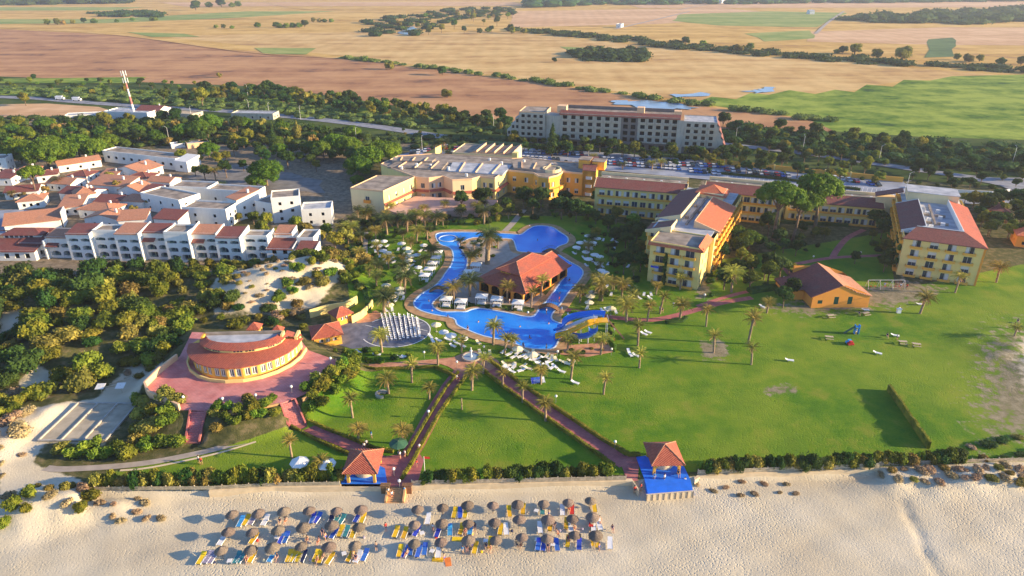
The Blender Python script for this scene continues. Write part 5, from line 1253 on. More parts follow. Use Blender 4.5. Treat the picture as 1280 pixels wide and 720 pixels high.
def poly_hall():
    """left pavilion and zig-zag front of the yellow hotel"""
    h = 8.6
    A = P(438,236,h); B = P(479,240,h)
    s = Bld('hotel_hall', A, B, 'yellow'); s.extra = ['cream', 'salmon', 'ochre']; lp = lambda x, y: s.loc(x, y, h)
    a, b, c, d = (0,0), lp(479,240), lp(519,222), lp(471,220.5)
    s.face(a, b, 0, h, 2, 1, 1.6, 2., .4, 3.9, 'std', 'solid', 'orange', .8, 1., wallmat=1)
    s.face(b, c, 0, h, 2, 4, 1.5, 1.8, .9, 3.9, 'std'); s.face(c, d, 0, h); s.face(d, a, 0, h)
    s.flat([a, b, c, d], h+.25, 'roofg', .25, 'salmon')
    # zig-zag of bays
    Z = [(520,222.5),(536,223.5),(554.6,221.2),(565.5,226),(590,224.5),(600.5,221.5),(618.7,223.5),(634,213.5),(667,217),(673,221),(686,222.8),(697,220),(704,215.5),(728,217.5)]
    pts = [lp(*q) for q in Z]; wm = [2,2,2,1,0,0,0,3,3,3,3,3,3]; nb = [1,2,0,1,0,2,2,2,1,1,1,1,2]
    for i in range(len(pts)-1):
        s.face(pts[i], pts[i+1], 0, h, 2, nb[i], 1.5, 1.9, .7, 4.1, 'std', None, margin=.5, wallmat=wm[i])
    back = [lp(745,205), lp(700,203), lp(655,198), lp(640,199), lp(600,196), lp(540,193), lp(497,196), lp(476,206)]
    poly = pts + back
    for i in range(len(pts)-1, len(poly)-1): s.face(poly[i], poly[i+1], 0, h)
    s.face(poly[-1], pts[0], 0, h)
    s.flat(poly, h+.2, 'roofg', .3, 'salmon')
    # raised roof fields with low upstands, skylights and flues
    for i, (q, dz) in enumerate([([(500,200),(560,203),(552,212),(484,209)], .5), ([(566,203),(640,207),(628,219),(560,214)], .35), ([(640,202),(700,207),(690,214),(642,210)], .9), ([(492,197),(545,198),(540,202),(490,201)], 1.2)]):
        qq = [s.loc(x, y, h+dz) for x, y in q]; mb = MB(); mb.prism(qq, h, h+dz+.2); mb.build('raised_roof', M['roofb' if i in (1,) else 'roofg'], s.root)
        inn = MB(); cc = (sum(p[0] for p in qq)/4, sum(p[1] for p in qq)/4)
        for t in range(3):
            e0 = [qq[0][k_] + (qq[1][k_]-qq[0][k_])*(.2+.3*t) for k_ in (0,1)]; e1 = [qq[3][k_] + (qq[2][k_]-qq[3][k_])*(.2+.3*t) for k_ in (0,1)]
            inn.prism([e0, (e0[0]+.35, e0[1]), (e1[0]+.35, e1[1]), e1], h+dz+.1, h+dz+.55)
        inn.build('roof_rib', M['salmon'], s.root)
    for x, y, hh in [(521,210,1.9),(560.5,214,1.8),(502,212,1.3),(583,221,1.2),(627,207,1.6),(655,204,1.4),(538,209,1.2),(690,208,1.3),(612,201,1.1)]:
        q = s.loc(x, y, h); s.boxm('flue', 'white', (q[0]-.4, q[1]-.4, h+.2, q[0]+.4, q[1]+.4, h+hh))
    q = s.loc(690,211,h+1); mb = MB(); mb.lathe([(3.6,h+.2),(3.6,h+1.4),(3.2,h+1.4),(3.2,h+.6),(0,h+.6)], 20, (q[0], q[1], 0)); mb.build('round_lantern', M['cream'], s.root)
    # brick-red awning bands between the floors
    mb = MB()
    for i in range(0, 7):
        p, q = Vector((*pts[i], 0)), Vector((*pts[i+1], 0)); n = (q-p).normalized().cross(Z3)*.9
        s.slab(mb, [p+n+Z3*3.7, q+n+Z3*3.7, q+Z3*4.4, p+Z3*4.4], .12)
    p, q = Vector((*b, 0)), Vector((*c, 0)); n = (q-p).normalized().cross(Z3)*.7
    s.slab(mb, [p+n+Z3*3.7, q+n+Z3*3.7, q+Z3*4.4, p+Z3*4.4], .12)
    mb.build('tiled_awning', M['tile'], s.root)
    mb = MB()   # curved balcony of the round bay
    for i in range(8, 12):
        p, q = Vector((*pts[i], 0)), Vector((*pts[i+1], 0)); n = (q-p).normalized().cross(Z3)*1.1; s.slab(mb, [p+n+Z3*4.3, q+n+Z3*4.3, q+Z3*4.3, p+Z3*4.3], 1.1)
    mb.build('curved_balcony', M['ochre'], s.root)
    # first floor terrace of pinkish paving
    t = [s.loc(x, y, 2.2) for x, y in [(484,262),(519,245),(560,247),(600,249),(622,250),(610,264),(560,263),(548,266),(518,270),(500,268)]]
    mb = MB(); mb.prism(t, 0, 2.2); mb.build('terrace_base', M['pinkp'], s.root)
    s.boxm('terrace_wall', 'orange', *[]) if 0 else None
    # tower with stair heads
    q = s.loc(728,217.5,h); q2 = s.loc(745,219,h)
    s.face(q, q2, 0, h+1.5, 3, 1, 1.4, 1.6, .6, 3.2, 'std', 'solid', 'white', .6, .2, wallmat=3)
    tp = [q, q2, s.loc(748,205,h), s.loc(729,204,h)]
    mb = MB(); mb.prism(tp, 0, h+1.4); mb.build('tower_wall', M['ochre'], s.root); mb = MB(); s.slab(mb, [(*tp[0],h+1.5),(*tp[1],h+1.5),(*tp[2],h+3),(*tp[3],h+3)], .2); mb.build('tower_roof', M['tiled'], s.root)
    for px0, px1, py, dz in [(723,738,211,3.6),(740,756,212,3.2)]:
        u0, u1 = s.loc(px0, py, h), s.loc(px1, py, h); s.boxm('stair_head', 'ochre', (u0[0], u0[1], h, u1[0], u0[1]+5, h+dz)); s.boxm('stair_head_roof', 'roofg', (u0[0]-.2, u0[1]-.2, h+dz+.003, u1[0]+.2, u0[1]+5.2, h+dz+.25))
    s.done('sprawling flat-roofed yellow hotel hall with a zig-zag front and round bay', 'hotel building', mats=[M['yellow'], M['cream'], M['salmon'], M['ochre']])
poly_hall()
def conference():
    s = Bld('conference_hall', P(566,207,0), P(640,212,0), 'cream'); L = s.L; D = 18
    s.face((0,0),(L,0),0,5.6,1,5,1.4,1.2,3.2,3.); s.face((L,0),(L,D),0,5.6); s.face((L,D),(0,D),0,5.6); s.face((0,D),(0,0),0,5.6)
    s.flat([(0,0),(L,0),(L,D),(0,D)], 5.8, 'roofg', .3)
    for i in range(5):
        x = L*(.26+.15*i); mb = MB(); s.slab(mb, [(x,1,6.0),(x+L*.14,1,7.4),(x+L*.14,D-1,7.4),(x,D-1,6.0)], .2); mb.build('sawtooth_roof', M['roofg'], s.root)
        mb = MB(); mb.add([(x+.2,1.2,5.8),(x+L*.14,1.2,5.8),(x+L*.14,1.2,7.2)], [(0,1,2)]); mb.quad((x+L*.14,1.2,5.8),(x+L*.14,D-1.2,5.8),(x+L*.14,D-1.2,7.2),(x+L*.14,1.2,7.2)); mb.build('sawtooth_wall', M['salmon'], s.root)
    s.boxm('green_fascia', 'green_sh', (L*.25,D+.003,5.4,L+.3,D+.3,7.6))
    s.boxm('end_gable', 'yellow', (L+.003,0,0,L+2.4,2.6,7.4))
    s.done('long pale hall with saw-tooth roofs behind the yellow hotel, by the car park', 'hall')
    s = Bld('ramp_building', P(525,204,0), P(545,206,0), 'yellow'); L = s.L; D = 6
    w = MB(); w.prism([(0,0),(L,0),(L,D),(0,D)], 0, lambda p: 3.4 + 4.2*max(0, p[0])/L); w.build('wall', M['yellow'], s.root)
    s.boxm('side_wall', 'orange', (L+.003,1,0,L+7,D,3.4)); mb = MB(); s.slab(mb, [(-.2,-.2,3.6),(L+.2,-.2,7.9),(L+.2,D+.2,7.9),(-.2,D+.2,3.6)], .2); mb.build('roof', M['tiled'], s.root)
    s.root['category'] = 'outbuilding'; THINGS.append((s.root, 'wedge-shaped bright yellow outbuilding rising behind the hotel roofs', ''))
conference()

# ------------------------------------------------------------------ abandoned concrete hotel
def ruin():
    s = Bld('abandoned_hotel', P(699,182,0), P(846,190,0), 'bare'); L = s.L; h = 16.6; D = 15; fh = 2.75; s.extra = ['bared']; s.depth = .35
    lo = 3.4
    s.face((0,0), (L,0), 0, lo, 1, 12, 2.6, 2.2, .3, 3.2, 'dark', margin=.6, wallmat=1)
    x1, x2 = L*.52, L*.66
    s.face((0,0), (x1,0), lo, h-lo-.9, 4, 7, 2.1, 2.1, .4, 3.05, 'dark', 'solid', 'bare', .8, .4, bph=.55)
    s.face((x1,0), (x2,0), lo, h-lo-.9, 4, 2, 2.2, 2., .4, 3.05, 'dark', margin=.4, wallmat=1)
    s.face((x2,0), (L,0), lo, h-lo-.9, 4, 5, 2.1, 2.1, .4, 3.05, 'dark', 'solid', 'bare', .8, .4, bph=.55)
    s.face((L,0), (L,D), 0, h-.9); s.face((L,D), (0,D), 0, h-.9); s.face((0,D), (0,0), 0, h-.9)
    s.flat([(0,0),(L,0),(L,D),(0,D)], h-.6, 'roofg', 0)
    mb = MB(); s.slab(mb, [(-.3,-.5,h-1.1),(L+.3,-.5,h-1.1),(L+.3,2.6,h+.5),(-.3,2.6,h+.5)], .25); mb.build('tile_band', M['tiled'], s.root)
    s.boxm('rear_parapet', 'bared', (0,D-.5,h-1,L,D,h+.9))
    s.boxm('roof_house', 'salmon', (-2,3,h-1,2.5,8,h+2.2), (L*.64,6,h-.6,L*.70,10,h+2.4), (L-3,5,h-.6,L+.5,9,h+1.6))
    s.boxm('entrance_canopy', 'bared', (x1,-3,3.1,x2+1,-.003,3.5), (x1,-3,0,x1+.4,-2.6,3.1), (x2+.6,-3,0,x2+1,-2.6,3.1))
    # right wing, stepped back gables on its end
    u = s.loc(855,153,14.6); v = s.loc(897,155,14.6); y = u[1]
    x0, xe = u[0], v[0]
    s.w.quad((x0-3,y+.5,0),(x0,y,0),(x0,y,15.4),(x0-3,y+.5,15.4),0)
    s.face((x0,y), (xe,y), 3.2, 11.6, 4, 4, 1.8, 1.9, .5, 2.85, 'dark', 'solid', 'bare', .8, .5, bph=.55)
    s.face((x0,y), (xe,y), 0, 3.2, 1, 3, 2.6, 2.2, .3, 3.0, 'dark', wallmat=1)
    s.face((xe,y), (xe,y+16), 0, 14.8, 4, 4, 1.6, 1.7, 3.6, 2.8, 'dark'); s.face((xe,y+16), (x0,y+16), 0, 14.8); s.face((x0,y+16), (x0,y), 0, 14.8)
    s.flat([(x0,y),(xe,y),(xe,y+16),(x0,y+16)], 14.9, 'roofb', .3)
    for k in range(4):
        z1 = 14.0 - k*2.9; xx = xe + .01 + k*1.15
        mb = MB(); mb.prism([(xx,y+.3),(xx+1.15,y+.3),(xx+1.15,y+14),(xx,y+14)], 0, z1-.6); mb.build('stepped_bay', M['bare'], s.root)
        mb = MB(); s.slab(mb, [(xx+1.5,y,z1-1.1),(xx+1.5,y+14.4,z1-1.1),(xx-.1,y+14.4,z1+.9),(xx-.1,y,z1+.9)], .25); mb.build('tile_band', M['tiled'], s.root)
    # left wing
    u = s.loc(650,139.5,15); v = s.loc(693,138,15); y = u[1]-2; x0, xe = u[0], v[0]
    s.face((x0,y), (xe-3,y), 3.0, 12.2, 4, 4, 1.7, 1.8, .5, 2.95, 'dark', 'solid', 'bare', .7, .5, bph=.55, wallmat=2)
    s.face((x0,y), (xe-3,y), 0, 3.0, 1, 4, 2.4, 2., .3, 3., 'dark', wallmat=1)
    s.face((xe-3,y), (xe-3,y+15), 0, 15.2, wallmat=2); s.face((xe-3,y+15), (x0,y+15), 0, 15.2, wallmat=2); s.face((x0,y+15), (x0,y), 0, 15.2, wallmat=2)
    s.flat([(x0,y),(xe-3,y),(xe-3,y+15),(x0,y+15)], 15.3, 'roofg', .3, 'salmon')
    s.w.prism([(xe-3.0,y+1),(0,.4),(0,8),(xe-3.,y+9)], 0, 14.2, 2)
    for k in range(3):
        z1 = 12.4 - k*3.0; xx = x0 - .01 - (k+1)*2.1
        mb = MB(); mb.prism([(xx,y+.6),(xx+2.1,y+.6),(xx+2.1,y+12),(xx,y+12)], 0, z1-.2); mb.build('stepped_bay', M['bare'], s.root)
        for f in range(4-k): s.boxm('window_opening', 'dark', (xx+.5,y+.52,z1-2.4-f*3,xx+1.6,y+.597,z1-.9-f*3))
    s.done('long abandoned bare-concrete hotel with rows of dark empty window holes', 'building', mats=[M['bare'], M['bared'], M['bare']])
ruin()

# ------------------------------------------------------------------ white apartments
def arch_fill(w, zt, r, dp, n=8):
    """two solid spandrels turning the top of a square opening into an arch"""
    def b(mb):
        for sgn in (0, 1):
            vs = []
            for k in range(n+1):
                a = PI/2*k/n; x = w/2 - w/2*math.cos(a); z = zt - r + r*math.sin(a); vs.append((x if not sgn else w-x, z))
            cx = 0 if not sgn else w
            for k in range(n):
                (xa, za), (xb, zb) = vs[k], vs[k+1]
                mb.add([(cx,0,zt),(xa,0,za),(xb,0,zb)], [(0,1,2) if not sgn else (2,1,0)])
                q = [(xa,0,za),(xb,0,zb),(xb,dp,zb),(xa,dp,za)]; mb.add(q, [(0,1,2,3) if sgn else (3,2,1,0)])
    return b
def apartments():
    s = Bld('apartment_building', P(62,323,0), P(338,327,0), 'white'); L = s.L; s.depth = 1.6
    n = 9; bw = L/n; rng = random.Random(5)
    hs = [7.8, 9.6, 9.8, 10.0, 9.9, 10.2, 9.8, 9.2, 8.6]
    for i in range(n):
        x0 = i*bw; x1 = x0+bw; yo = [.6, -.9, .3, -1.3, .4, -1.5, .2, -1.2, .6][i]; h = hs[i]
        ops = []; u = Vector((1,0,0)); o = Vector((x0, yo, 0))
        for c in (0, 1):
            w_ = 2.9 if c == 0 else 2.6; xc = bw*(.28 if c == 0 else .75); xo = xc - w_/2; tall = (i + c) % 3 != 2 and h > 8
            spec = [(.2, 4.7, 1.1), (5.4, 1.5, .25)] if tall else [(.2, 2.1, .8), (2.75, 1.9, .3), (5.4, 1.5, .25)]
            for z, hh, r_ in spec:
                if z + hh > h - 1.1: continue
                ops.append((xo, z, xo+w_, z+hh)); oo = o + u*xo + Z3*z
                part_copy(('arch', w_, hh), 'arch', arch_fill(w_, hh, r_, .3), [M['white']], s.root, oo + Vector((0,.002,0)), u)
                part_copy(('lw', w_, hh), 'loggia_wall', lambda mb, w_=w_, hh=hh: mb.quad((0,1.58,0),(w_,1.58,0),(w_,1.58,hh),(0,1.58,hh)), [M['pgreen']], s.root, oo, u)
                for k in range(2 if hh > 4 else 1):
                    zz_ = k*2.45
                    part_copy(('door', w_), 'balcony_door', lambda mb, w_=w_: (mb.box(w_*.5,1.5,.02,w_*.92,1.575,1.85,0), mb.box(w_*.12,1.5,.6,w_*.36,1.575,1.7,0)), [M['glass']], s.root, oo + Z3*zz_, u)
                    part_copy(('par', w_), 'balcony_wall', lambda mb, w_=w_: mb.box(.003,.02,0.003,w_-.003,.16,.6), [M['white']], s.root, oo + Z3*zz_, u)
                    if k: part_copy(('bsl', w_), 'balcony_slab', lambda mb, w_=w_: mb.box(.003,.03,-.22,w_-.003,1.57,0), [M['white']], s.root, oo + Z3*zz_, u)
        wallface(s.w, o, u, bw, h-1.0, ops, 1.6)
        # party walls stepping above the roof
        s.w.box(x1-.12, yo-.45, 0, x1+.12, 6.0, h-1.6); 
        w = MB(); w.prism([(x1-.14,yo-.5),(x1+.14,yo-.5),(x1+.14,6.2),(x1-.14,6.2)], h-1.7, lambda p, yo=yo, h=h: h - 1.02 + max(0, p[1]-yo)*.16); w.build('party_wall', M['white'], s.root)
        # terrace roof: tiled slope facing the front
        if i in (2, 5, 8):
            s.flat([(x0+.2,yo),(x1-.2,yo),(x1-.2,5.4),(x0+.2,5.4)], h-.95, 'roofg', .45, 'white'); continue
        mb = MB(); s.slab(mb, [(x0+.23,yo-.35,h-1.15),(x1-.23,yo-.35,h-1.15),(x1-.23,5.4,h+.0),(x0+.23,5.4,h+.0)], .22); mb.build('roof', M['tiled' if i % 3 else 'tilep'], s.root)
        if i % 2 == 0:
            mb = MB(); s.slab(mb, [(x0+.3,yo-1.5,h-3.6),(x0+bw*.52,yo-1.5,h-3.6),(x0+bw*.52,yo-.004,h-2.9),(x0+.3,yo-.004,h-2.9)], .15); mb.build('porch_roof', M['tiled'], s.root)
    s.w.box(0, 5.5, 0, L, 6.2, 7.6); s.w.box(-.2, -.8, 0, .2, 6, 6.); s.w.box(2, 6.203, 0, L-1, 9.5, 5.8)
    # right end cluster
    e0 = L + .25
    for (x0, y0, x1, y1, h, rm) in [(e0,-2.4,e0+8,4,5.2,'tiled'),(e0+.4,4.003,e0+6,9,7.6,'tilep'),(e0+8.003,2,e0+13,9,6.6,'roofg'),(e0+9,-3.6,e0+15,1.9,5.2,'tiled')]:
        dd = s.depth; s.depth = .25
        s.face((x0,y0),(x1,y0),0,h,2,2,1.3,1.6,.6,2.9,'dark'); s.face((x1,y0),(x1,y1),0,h,2,2,.9,1.2,1.,2.9,'dark'); s.face((x1,y1),(x0,y1),0,h); s.face((x0,y1),(x0,y0),0,h)
        s.depth = dd
        if rm == 'roofg': s.flat([(x0,y0),(x1,y0),(x1,y1),(x0,y1)], h+.1, 'roofg', .5)
        else:
            mb = MB(); s.slab(mb, [(x0+.1,y0-.3,h-.2),(x1-.1,y0-.3,h-.2),(x1-.1,y1,h+1.0),(x0+.1,y1,h+1.0)], .2); mb.build('roof', M[rm], s.root)
            s.w.prism([(x1-.25,y0),(x1,y0),(x1,y1),(x1-.25,y1)], h-.3, lambda p, h=h, y0=y0: h+.15+(p[1]-y0)*.15)
    # left end: lower arcade house
    dd = s.depth; s.depth = .6
    s.face((-9,1),(-.2,1),0,4.6,1,2,2.,1.9,.4,2.9,'dark'); s.face((-9,9),(-9,1),0,4.6); s.depth = dd
    mb = MB(); s.slab(mb, [(-9.4,.4,4.4),(-.25,.4,4.4),(-.25,9,6.4),(-9.4,9,6.4)], .2); mb.build('roof', M['tiled'], s.root)
    s.done('long white apartment row with arched green-shaded loggias and stepped tiled roofs', 'apartment building')
apartments()
def white_blocks():
    k = 0
    for a, b, D, h, fl, wn, rf, desc in [
        ((232,282),(286,285),8,6.2,2,2,'roofg','low white cube house left of the tall white terrace houses'),
        ((180,262),(228,272),9,6.0,2,3,'roofg','white flat-roofed house at the foot of the village roofs'),
        ((288,272),(300,276),9,7.6,2,1,'tilep','narrow white house with a small terracotta slope'),
        ((322,274),(342,278),9,6.4,2,1,'roofg','white flat-roofed house behind the yellow-green trees'),
        ((343,279),(378,276),9,8.6,3,2,'roofg','tall white three-storey house behind the yellow-green trees'),
        ((379,283),(416,281),8,5.6,2,2,'roofb','white corner house at the right end of the white cluster'),
        ((258,252),(322,256),7,4.6,1,3,'white','long white garden wall house in front of the sandy yard'),
        ((215,250),(262,252),8,5.0,1,2,'roofg','white house beside the short palms')]:
        if rf == 'tilep': house(a, b, D, h, 'mono', 1.6, 'tilep', 'white', desc, wn, 'white houses of the village', '', name='white_house', fl=fl)
        else: house(a, b, D, h, 'flat', 1, rf if rf != 'white' else 'roofg', 'white', desc, wn, 'white houses of the village', '', name='white_house', fl=fl)
white_blocks()
V = [((142,222),(178,226),12,3.6,'y',2.0,'tilep','house with a large pale terracotta gable by the long white building',4),
     ((112,240),(158,243),9,3.2,'mono',1.6,'tilep','house with a broad pale terracotta slope in the middle of the village',3),
     ((75,216),(128,208),7,3.2,'x',1.4,'tilep','terracotta house just below the umbrella pines',3),
     ((18,226),(48,224),8,3.4,'hip',1.5,'tilep','hip-roofed house with a white clerestory below the pines',4),
     ((48,229),(74,226),8,3.0,'hip',1.2,'tiled','small hip-roofed house right of the clerestory house',2),
     ((-8,232),(16,232),9,3.2,'mono',1.2,'tiled','dark-roofed white house at the left edge below the pines',2),
     ((8,250),(50,247),8,3.0,'x',1.4,'tiled','long dark-tiled house beside the blue courtyard',4),
     ((76,250),(112,254),9,3.0,'x',1.4,'tiled','dark-roofed house in shade in the village centre',3),
     ((100,272),(140,275),8,3.2,'hip',1.5,'tilep','terracotta hip roof house behind the arcaded row',3),
     ((108,284),(150,286),7,3.4,'y',1.5,'tilep','white gabled house just behind the apartment row',2),
     ((150,262),(180,264),8,3.6,'hip',1.3,'tilep','squat terracotta house beside the white garden walls',2),
     ((176,250),(206,254),7,3.4,'mono',1.2,'tiled','small dark-sloped house left of the white cubes',2),
     ((126,228),(146,228),7,3.0,'mono',1.0,'tilep','little terracotta lean-to left of the big gable',1),
     ((186,236),(214,238),7,3.4,'x',1.2,'tilep','terracotta cottage with a chimney in front of the palms',2)]
V += [((60,238),(90,240),8,3.2,'x',1.5,'tilep','terracotta house left of the broad village slope',3),
     ((96,256),(122,252),9,3.4,'hip',1.6,'tilep','terracotta hip roof house in the village centre',2),
     ((120,262),(150,264),9,3.2,'x',1.5,'tiled','brown-roofed house above the arcaded row',2),
     ((150,248),(176,250),8,3.6,'y',1.8,'tilep','gabled terracotta house behind the white cubes',2),
     ((76,270),(104,268),10,3.2,'mono',1.6,'tilep','sloped terracotta house right of the blue courtyard',2),
     ((160,232),(186,233),8,3.4,'hip',1.4,'tiled','dusky hip roof house below the big gable',2),
     ((86,228),(110,229),8,3.0,'hip',1.3,'tiled','dusky village house below the pines',2),
     ((152,294),(186,292),6,5.2,'mono',1.6,'tilep','terracotta roof rising behind the white arches',2),
     ((24,262),(56,259),8,3.0,'hip',1.3,'tilep','low terracotta house above the blue courtyard',3),
     ((196,292),(226,294),6,5.4,'mono',1.4,'tiled','dark roof rising behind the white arches',2)]
for a, b, D, h, rf, rh, m, desc, wn in V: house(a, b, D, h, rf, rh, m, 'white', desc, wn, 'terracotta-roofed village houses', '', name='village_house')
house((-20,218),(12,216),8,6.0,'flat',1,'roofg','white','white two-storey house cut by the left edge of the picture',2,'white houses of the village','',name='white_house',fl=2)
def longhouse():
    s = Bld('long_house', P(131,202,0), P(222,213,0), 'white'); L = s.L
    s.face((0,0),(L,0),0,4.6,1,9,1.6,1.2,1.8,3.,'dark'); s.face((L,0),(L,8),0,4.6,1,2,1,1,1.8,3.,'dark'); s.face((L,8),(0,8),0,4.6); s.face((0,8),(0,0),0,4.6)
    s.flat([(0,0),(L,0),(L,8),(0,8)], 4.8, 'roofg', .4)
    w = MB(); w.prism([(L,-1),(L+7,-1),(L+7,7),(L,7)], 0, lambda p: 4.6+.16*(p[1]+1)); w.build('end_block', M['white'], s.root)
    s.boxm('window_opening', 'dark', (L+3,-1.06,1.6,L+4.2,-1.003,2.8))
    s.done('long low white building with a row of dark windows behind the village', 'building')
longhouse()
def big_left():
    s = Bld('village_hall', P(-12,326,0), P(46,326,0), 'white'); L = s.L
    s.face((0,0),(L,0),0,3.4,1,4,1.4,1.5,.8,3,'dark'); s.face((L,0),(L,16),0,3.4,1,3,1.2,1.4,.8,3,'dark'); s.face((L,16),(0,16),0,3.4); s.face((0,16),(0,0),0,3.4)
    mb = MB(); s.slab(mb, [(-4,-.6,3.2),(L+.6,-.6,3.2),(L+.6,6.2,5.0),(-4,6.2,5.0)], .2); s.slab(mb, [(-4,9.6,6.3),(L+.6,9.6,6.3),(L+.6,17,3.4),(-4,17,3.4)], .2); mb.build('roof', M['tiled'], s.root)
    s.boxm('clerestory_wall', 'white', (1.5,6.203,4.4,L-1,7,6.2)); s.boxm('clerestory_window', 'glass', *[(2+i*1.5,6.12,5.1,3+i*1.5,6.2,5.8) for i in range(6)])
    mb = MB(); s.slab(mb, [(.8,5.6,6.1),(L-.4,5.6,6.1),(L*.7,9.0,7.4),(L*.3,9.0,7.4)], .15); s.slab(mb, [(.8,12.4,6.1),(.8,5.6,6.1),(L*.3,9.0,7.4)], .15); s.slab(mb, [(L-.4,5.6,6.1),(L-.4,12.4,6.1),(L*.7,9.0,7.4)], .15); s.slab(mb, [(L-.4,12.4,6.1),(.8,12.4,6.1),(L*.3,9,7.4),(L*.7,9,7.4)], .15); mb.build('upper_roof', M['tiled'], s.root)
    s.w.add([(L,0,3.3),(L,8.6,6.0),(L,17,3.3)], [(0,2,1)])
    s.done('large dark-tiled white hall with a clerestory strip, lower left village corner', 'hall')
    s = Bld('village_hall', P(8,292,0), P(78,284,0), 'white'); L = s.L
    s.face((0,0),(L,0),0,3.0); s.face((L,0),(L,12),0,3.0,1,3,1,1.2,.9,3,'dark'); s.face((L,12),(0,12),0,3.); s.face((0,12),(0,0),0,3.)
    mb = MB(); s.slab(mb, [(-.5,-.5,2.9),(L+.5,-.5,2.9),(L+.5,6.4,5.2),(-.5,6.4,5.2)], .2); s.slab(mb, [(L+.5,6.4,4.4),(L+.5,13,3.),(-.5,13,3.),(-.5,6.4,4.4)], .2); mb.build('roof', M['tilep'], s.root)
    s.boxm('gable_wall', 'white', (L+.5,0,0,L+.8,6.5,5.4)); s.done('sunlit terracotta-sloped hall right of the blue courtyard', 'hall')
big_left()
# distant buildings
house((132,150),(186,152),12,4.6,'flat',1,'roofb','white','far white shed with a blue shaded front beside the tower',5,'far buildings','',name='shed',kind='dark')
house((172,148),(200,149),12,4.8,'x',2.0,'tiled','white','far shed with a brown tiled roof right of the telecom mast',3,'far buildings','',name='shed')
house((82,150),(125,148),8,2.2,'flat',1,'roofb','white','far low white sheds by the dirt field',0,'far buildings','',name='shed')
house((290,149),(342,150),9,3.2,'flat',1,'roofb','bare','roofless grey ruin beside the far road',5,'far buildings','',name='ruined_shed')
house((212,147),(240,149),10,2.4,'flat',1,'woodl','bare','low earth-roofed shed right of the white sheds',0,'far buildings','',name='shed')
house((235,186),(262,183),7,2.0,'flat',1,'roofb','salmon','half-fallen pinkish shed in the wood',1,'far buildings','',name='ruined_shed')
house((215,186),(232,184),5,1.6,'flat',1,'roofb','white','tiny pale shed in the wood',1,'far buildings','',name='shed')
house((902,4.5),(910,4),16,9,'flat',1,'roofb','white','pale far barn at the top of the fields',1,'far buildings','',name='barn')
house((770,34.8),(776,35),14,5,'flat',1,'roofb','white','tiny white barn beside a field track',1,'far buildings','',name='barn')
house((1012,18),(1018,18),16,6,'x',2,'roofb','white','small white farm building at the track end',1,'far buildings','',name='barn')
house((1232,276),(1258,279),8,4,'hip',1.6,'tiled','orange','orange villa with tiled roof half hidden right of the block',2,None,'',name='villa',z0=0)
house((1268,308),(1300,312),8,3.8,'hip',1.6,'tileo','orange','orange villa cut by the right edge of the picture',2,None,'',name='villa',z0=0)
# telecom mast
def mast():
    p = P(170,149,0); root = empty('telecom_mast', p); h = 26
    for i in range(6):
        mb = MB(); mb.tube((-.9*0,0,h*i/6), (0,0,h*(i+1)/6), .75-.07*i, .68-.07*i, 8); mb.build('mast_section', M['paint'] if i % 2 else mat('mast_red', (.55,.2,.18)), root)
    for z in (h-1, h-5):
        mb = MB(); mb.lathe([(1.3,0),(1.3,.25),(.3,.25)], 10, (0,0,z)); mb.build('platform', M['rail'], root)
        for k in range(6):
            a = k*PI/3; mb = MB(); mb.box(-.25,-.12,-1.2,.25,.12,1.4); o = mb.build('antenna', M['frame'], root); o.location = (1.4*math.cos(a), 1.4*math.sin(a), z+.8); o.rotation_euler.z = a+PI/2
    root.rotation_euler = (0, R(-3.), 0)
    reg(root, 'tall white and pink telecom mast with antennas beyond the village', 'mast')
mast()

# ------------------------------------------------------------------ orange house
def orange_house():
    s = Bld('orange_house', P(1013.5,385,0), P(1084.5,384,0), 'orange'); L = s.L; D = 15; h = 3.4; rx = L*.47; rz = 6.4; s.depth = .15
    ops = [(L*.10,1.2,L*.18,2.2),(L*.38,1.0,L*.46,3.1),(L*.62,1.0,L*.70,3.1)]
    for x0, z0, x1, z1 in ops: s.window((0,0,0), Vector((1,0,0)), x0, z0, x1-x0, z1-z0, 'shutter')
    wallface(s.w, (0,0,0), (1,0,0), L, h, ops, .15)
    s.w.add([(0,0,h),(L,0,h),(L*.86,0,h+1.1),(rx+1,0,rz-.1),(rx,0,rz-.1),(rx-.6,0,rz-.4)], [(0,1,2,3,4,5)])
    s.face((L,0),(L,D),0,h,1,3,1,1.2,1.,3,'shutter'); s.w.add([(0,D,h),(L,D,h),(rx,D,rz-.1)], [(2,1,0)]); s.face((L,D),(0,D),0,h); s.face((0,D),(0,0),0,h)
    mb = MB(); s.slab(mb, [(-.5,D,h-.2),(-.5,-.2,h-.2),(rx,-.2,rz),(rx,D,rz)], .2); mb.build('shaded_roof', M['tiled'], s.root)  # left slope's shade painted in with darker tiles
    mb = MB(); s.slab(mb, [(L*.72,-.2,rz-1.6),(L*.72,D,rz-1.6),(rx,D,rz+.1),(rx,-.2,rz+.1)], .2); s.slab(mb, [(L+.5,-.2,h-.1),(L+.5,D*.8,h-.1),(L*.72,D*.8,rz-1.75),(L*.72,-.2,rz-1.75)], .2); mb.build('sunlit_roof', M['tilep'], s.root)  # same roof in paler tiles, sunlight painted in
    w = MB(); w.prism([(-4.5,5),(-.1,5),(-.1,13),(-4.5,13)], 0, 2.6); w.build('side_wing', M['orange'], s.root); mb = MB(); s.slab(mb, [(-5,4.6,2.5),(-.2,4.6,3.4),(-.2,13.4,3.4),(-5,13.4,2.5)], .2); mb.build('side_roof', M['tiled'], s.root)
    s.boxm('rear_gable', 'orange', (.6,D-.5,0,rx-.5,D-.1,rz-.8))
    s.done('orange house with green shutters and a tiled roof on the great lawn', 'house')
orange_house()

